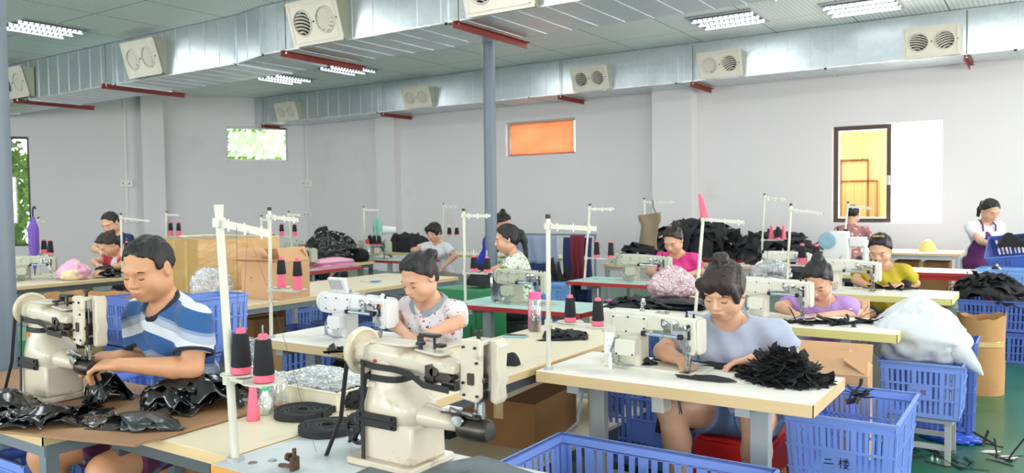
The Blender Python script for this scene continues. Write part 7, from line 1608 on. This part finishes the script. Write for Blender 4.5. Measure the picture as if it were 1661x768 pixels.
# scissors
t = thing('scissors', 'scissors with blue handles on the long pale work table', 'scissors', A(604, 458), .2); bl = mat('blue_handle', hexc('2f7fc0'), .4)
for s in (-1, 1): MB().add([(-.14, s*.004, .004), (-.02, s*.012, .004), (-.02, -s*.002, .004), (-.14, 0, .006)], [(0, 1, 2, 3)]).out('blade', M_steel, t, solid=.002); MB().tube([(.045+.035*math.cos(a), s*.03+.02*math.sin(a), .006) for a in np.linspace(0, 2*PI, 16)], .005, 6).tube([(-.02, 0, .006), (.015, s*.02, .006)], .006, 6).out('handle', bl, t)
# ---- far left table
q = A(133, 452); crumple('pink_bundle', 'pink and yellow cloth bundle on the far left table', 'cloth', (-8.75, 4.55, .763), (.15, .15, .12), 151, mat('pink_yellow_cloth', hexc('e6a6c4'), .7, dirt=hexc('e9dfae'), dscale=6, dlo=.52, dhi=.62), amp=.18, f=2.5, flat=.2, top=.5)
layered('black_cloth', 'black cloth before the woman in the red vest', 'cloth', (-8.68, 4.88, .762), .36, .34, .11, 153, M_vinyl, n=10, size=(.4, .7), crease=.02)
t = thing('black_box', 'flat glossy black box at the left end of the far left table', 'box', (-9.1, 3.78, .762), .1); MB().rbox((0, 0, .03), (.5, .42, .06), .03).out('box_body', M_vinyl, t, bev=.004); MB().rbox((0, 0, .068), (.46, .4, .012), .03).out('lid', mat('grey_film', hexc('6a7074'), .2), t, bev=.003)
t = thing('black_box', 'second black box underneath a peaked black cloth at far left', 'box', (-9.45, 3.5, .762), .3); MB().rbox((0, 0, .03), (.35, .3, .06), .02).out('box_body', M_vinyl, t, bev=.004); heap('black_cloth', 'peaked black cloth at the left end of the far left table', 'cloth', (-9.45, 3.5, .826), .3, .25, .13, 155, M_fab)
t = thing('umbrella', 'folded purple umbrella hanging from a thread stand at far left', 'umbrella', (-9.75, 4.62, 0)); MB().lathe([(.002, .80), (.03, .9), (.055, 1.1), (.06, 1.3), (.03, 1.4), (.012, 1.44)], None, 9).out('canopy', mat('purple_umbrella', hexc('6a4aa8'), .6, var=.2, vscale=12), t); MB().tube([(0, 0, 1.42), (0, 0, 1.5), (.01, 0, 1.54), (.04, 0, 1.56), (.07, 0, 1.53)], .009, 8).cyl((0, 0, .76), (0, 0, .82), .006).out('handle', M_dark, t, smooth=True)
t = thing('motor_cover', 'beige motor hanging under the far left table', 'motor', (-9.1, 4.75, .50)); MB().cyl((-.15, 0, .1), (.15, 0, .1), .11, seg=20).box((0, 0, .21), (.1, .1, .05)).out('motor_body', M_machg, t, smooth=True)
# ---- centre back
crumple('black_bag', 'shiny black bag on the cream table hiding a seated woman', 'bag', (-8.15, 7.72, .763), (.38, .24, .23), 161, M_vinyl, amp=.16, f=2.6, flat=.3, sub=5)
crumple('green_bag', 'dark bag with green bottles to the right of the shiny black bag', 'bag', (-7.8, 7.9, .763), (.14, .1, .1), 163, M_fab, amp=.2, flat=.3)
t = thing('spray_bottle', 'bottle with a red cap by the shiny black bag', 'bottle', (-7.72, 7.98, .762)); MB().lathe([(.04, 0), (.042, .02), (.042, .2), (.02, .24)], None, 16).out('bottle_body', M_clearhard, t, smooth=True); MB().cyl((0, 0, .24), (0, 0, .3), .025).out('cap', mat('red_cap', hexc('c42838'), .4), t, smooth=True)
t = thing('printed_box', 'red and yellow printed box on the end of the red-edged table', 'box', (-8.3, 8.45, .762)); MB().box((0, 0, .05), (.26, .16, .1)).out('box_body', mat('crimson_box', hexc('b52848'), .5), t, bev=.003); MB().lathe([(.001, 0), (.045, 0), (.045, .002), (.001, .002)], Matrix.Translation((0, -.0805, .055)) @ Matrix.Rotation(PI/2, 4, 'X') @ Matrix.Diagonal((1.6, .7, 1, 1)), 20).out('print_oval', mat('yellow_print2', hexc('f0cf3a'), .5), t)
heap('black_bags', 'black bundle with a pink tie beside the white-tee woman', 'bag pile', (-8.7, 9.95, .762), .9, .5, .34, 165, M_fab, f=5)
foldstack('stack of pink and white cloth on the small red-edged table', -7.4, 7.0, .762, .3, .6, 4, .12, 170, m=M_pinkf)
t = thing('desk_fan', 'green and white electric fan turned sideways before the back wall', 'fan', (-8.05, 8.6, .762), -.8); fw = mat('fan_white', hexc('e4e8e6'), .4); fg = mat('fan_mint', hexc('5fc9ae'), .4)
MB().lathe([(.12, 0), (.12, .02), (.03, .04)], None, 24).out('base', fw, t, smooth=True); MB().cyl((0, 0, .03), (0, 0, .34), .016).out('stem', fw, t); MB().cyl((0, .02, .40), (0, .22, .40), .065, .045, seg=20).out('motor_housing', fw, t, smooth=True)
mb = MB()
for k in range(24):
    a = 2*PI*k/24; c_, s_2 = math.cos(a), math.sin(a); mb.tube([(.03*c_, -.11, .4+.03*s_2), (.13*c_, -.1, .4+.13*s_2), (.2*c_, -.04, .4+.2*s_2), (.13*c_, .02, .4+.13*s_2), (.04*c_, .03, .4+.04*s_2)], .0025, 4)
mb.tube([(.2*math.cos(a), -.04, .4+.2*math.sin(a)) for a in np.linspace(0, 2*PI, 30)], .007, 6); mb.out('grille', fg, t)
for k in range(4):
    a = PI/2*k; R4 = Matrix.Translation((0, -.04, .4)) @ Matrix.Rotation(a, 4, 'Y'); MB().add([(.0, -.02, .02), (.09, -.025, .05), (.16, .0, .08), (.17, .01, -.0), (.06, .02, -.01)], [(0, 1, 2, 3, 4)], R4).out('blade', fg, t, solid=.004)
MB().sph((0, -.1, .4), (.035, .015, .035)).out('hub_cap', fg, t, smooth=True)
# ---- right rear
carton('brown carton under the bright window table', (-1.5, 12.95, .0), .7, .4, .62, 0, m=M_cardd); o = heap('straw_hat_', '', '', (0, 0, 0), .01, .01, .01) if False else None
t = thing('yellow_lamp_cover', 'pale yellow shell on the table under the bright window', 'cover', (-1.45, 13.0, .762)); MB().lathe([(.12, 0), (.12, .03), (.09, .1), (.05, .15), (.001, .17)], None, 18).out('shell', mat('pale_yellow', hexc('ead27a'), .5), t, smooth=True)
# ---- floor litter
crumple('blue_plastic', 'crumpled blue plastic on the green floor beside the metal stand', 'litter', A(1540, 714, 0), (.14, .09, .03), 181, mat('blue_film', hexc('2450c0'), .3), amp=.35, flat=.5)
for i, (x, y) in enumerate(((1495, 735), (1545, 740), (1600, 722), (1622, 748), (1560, 762))):
    ribbons('thread_scrap', ('black scrap on the floor left of the metal stand legs', 'black cord on the floor in front of the metal stand', 'thin black scrap on the floor at right', 'black scrap near the bottom right corner of the floor', 'black scrap at the bottom edge of the floor')[i], 'scrap', A(x, y, 0), .16, .12, .006, 6, 190+i, M_fab, L_=(.1, .2), wd=(.006, .02), kind=None, curlf=.2)
for i, (x, y) in enumerate(((1604, 735), (1632, 744), (1520, 700))): sheet('paper_scrap', ('white scrap on the floor near the right edge', 'second white scrap near the right edge', 'white scrap beside the blue plastic')[i], 'scrap', [(-.05, -.02), (.04, -.03), (.06, .02), (-.02, .03)], .001, M_white, loc=tuple(at(x, y, 0))[:2], res=4)
# ---- fine threads on the nearest stands
th = mat('fine_thread', hexc('3a3a3e'), .8)
def thread(name, pts, par=None):
    mb = MB(); mb.tube(pts, .0006, 4); o = mb.out('sewing_thread', th, None); tag(o, name, 'thread'); return o
a0 = V(-2.10, 1.52, 1.50)
thread('thread running from the left foreground cone up to the bar', [(-2.03, 1.54, 1.18), (-2.0, 1.52, 1.47)]); thread('thread running from the right foreground cone up to the bar', [(-1.955, 1.50, 1.18), (-1.95, 1.52, 1.46), (-1.86, 1.55, 1.2), (-1.79, 1.62, .8)])
thread('thread from the nearest-table stand down to the machine', [(-1.75, 3.13, 1.17), (-1.72, 3.15, 1.44), (-1.5, 3.3, 1.06)])
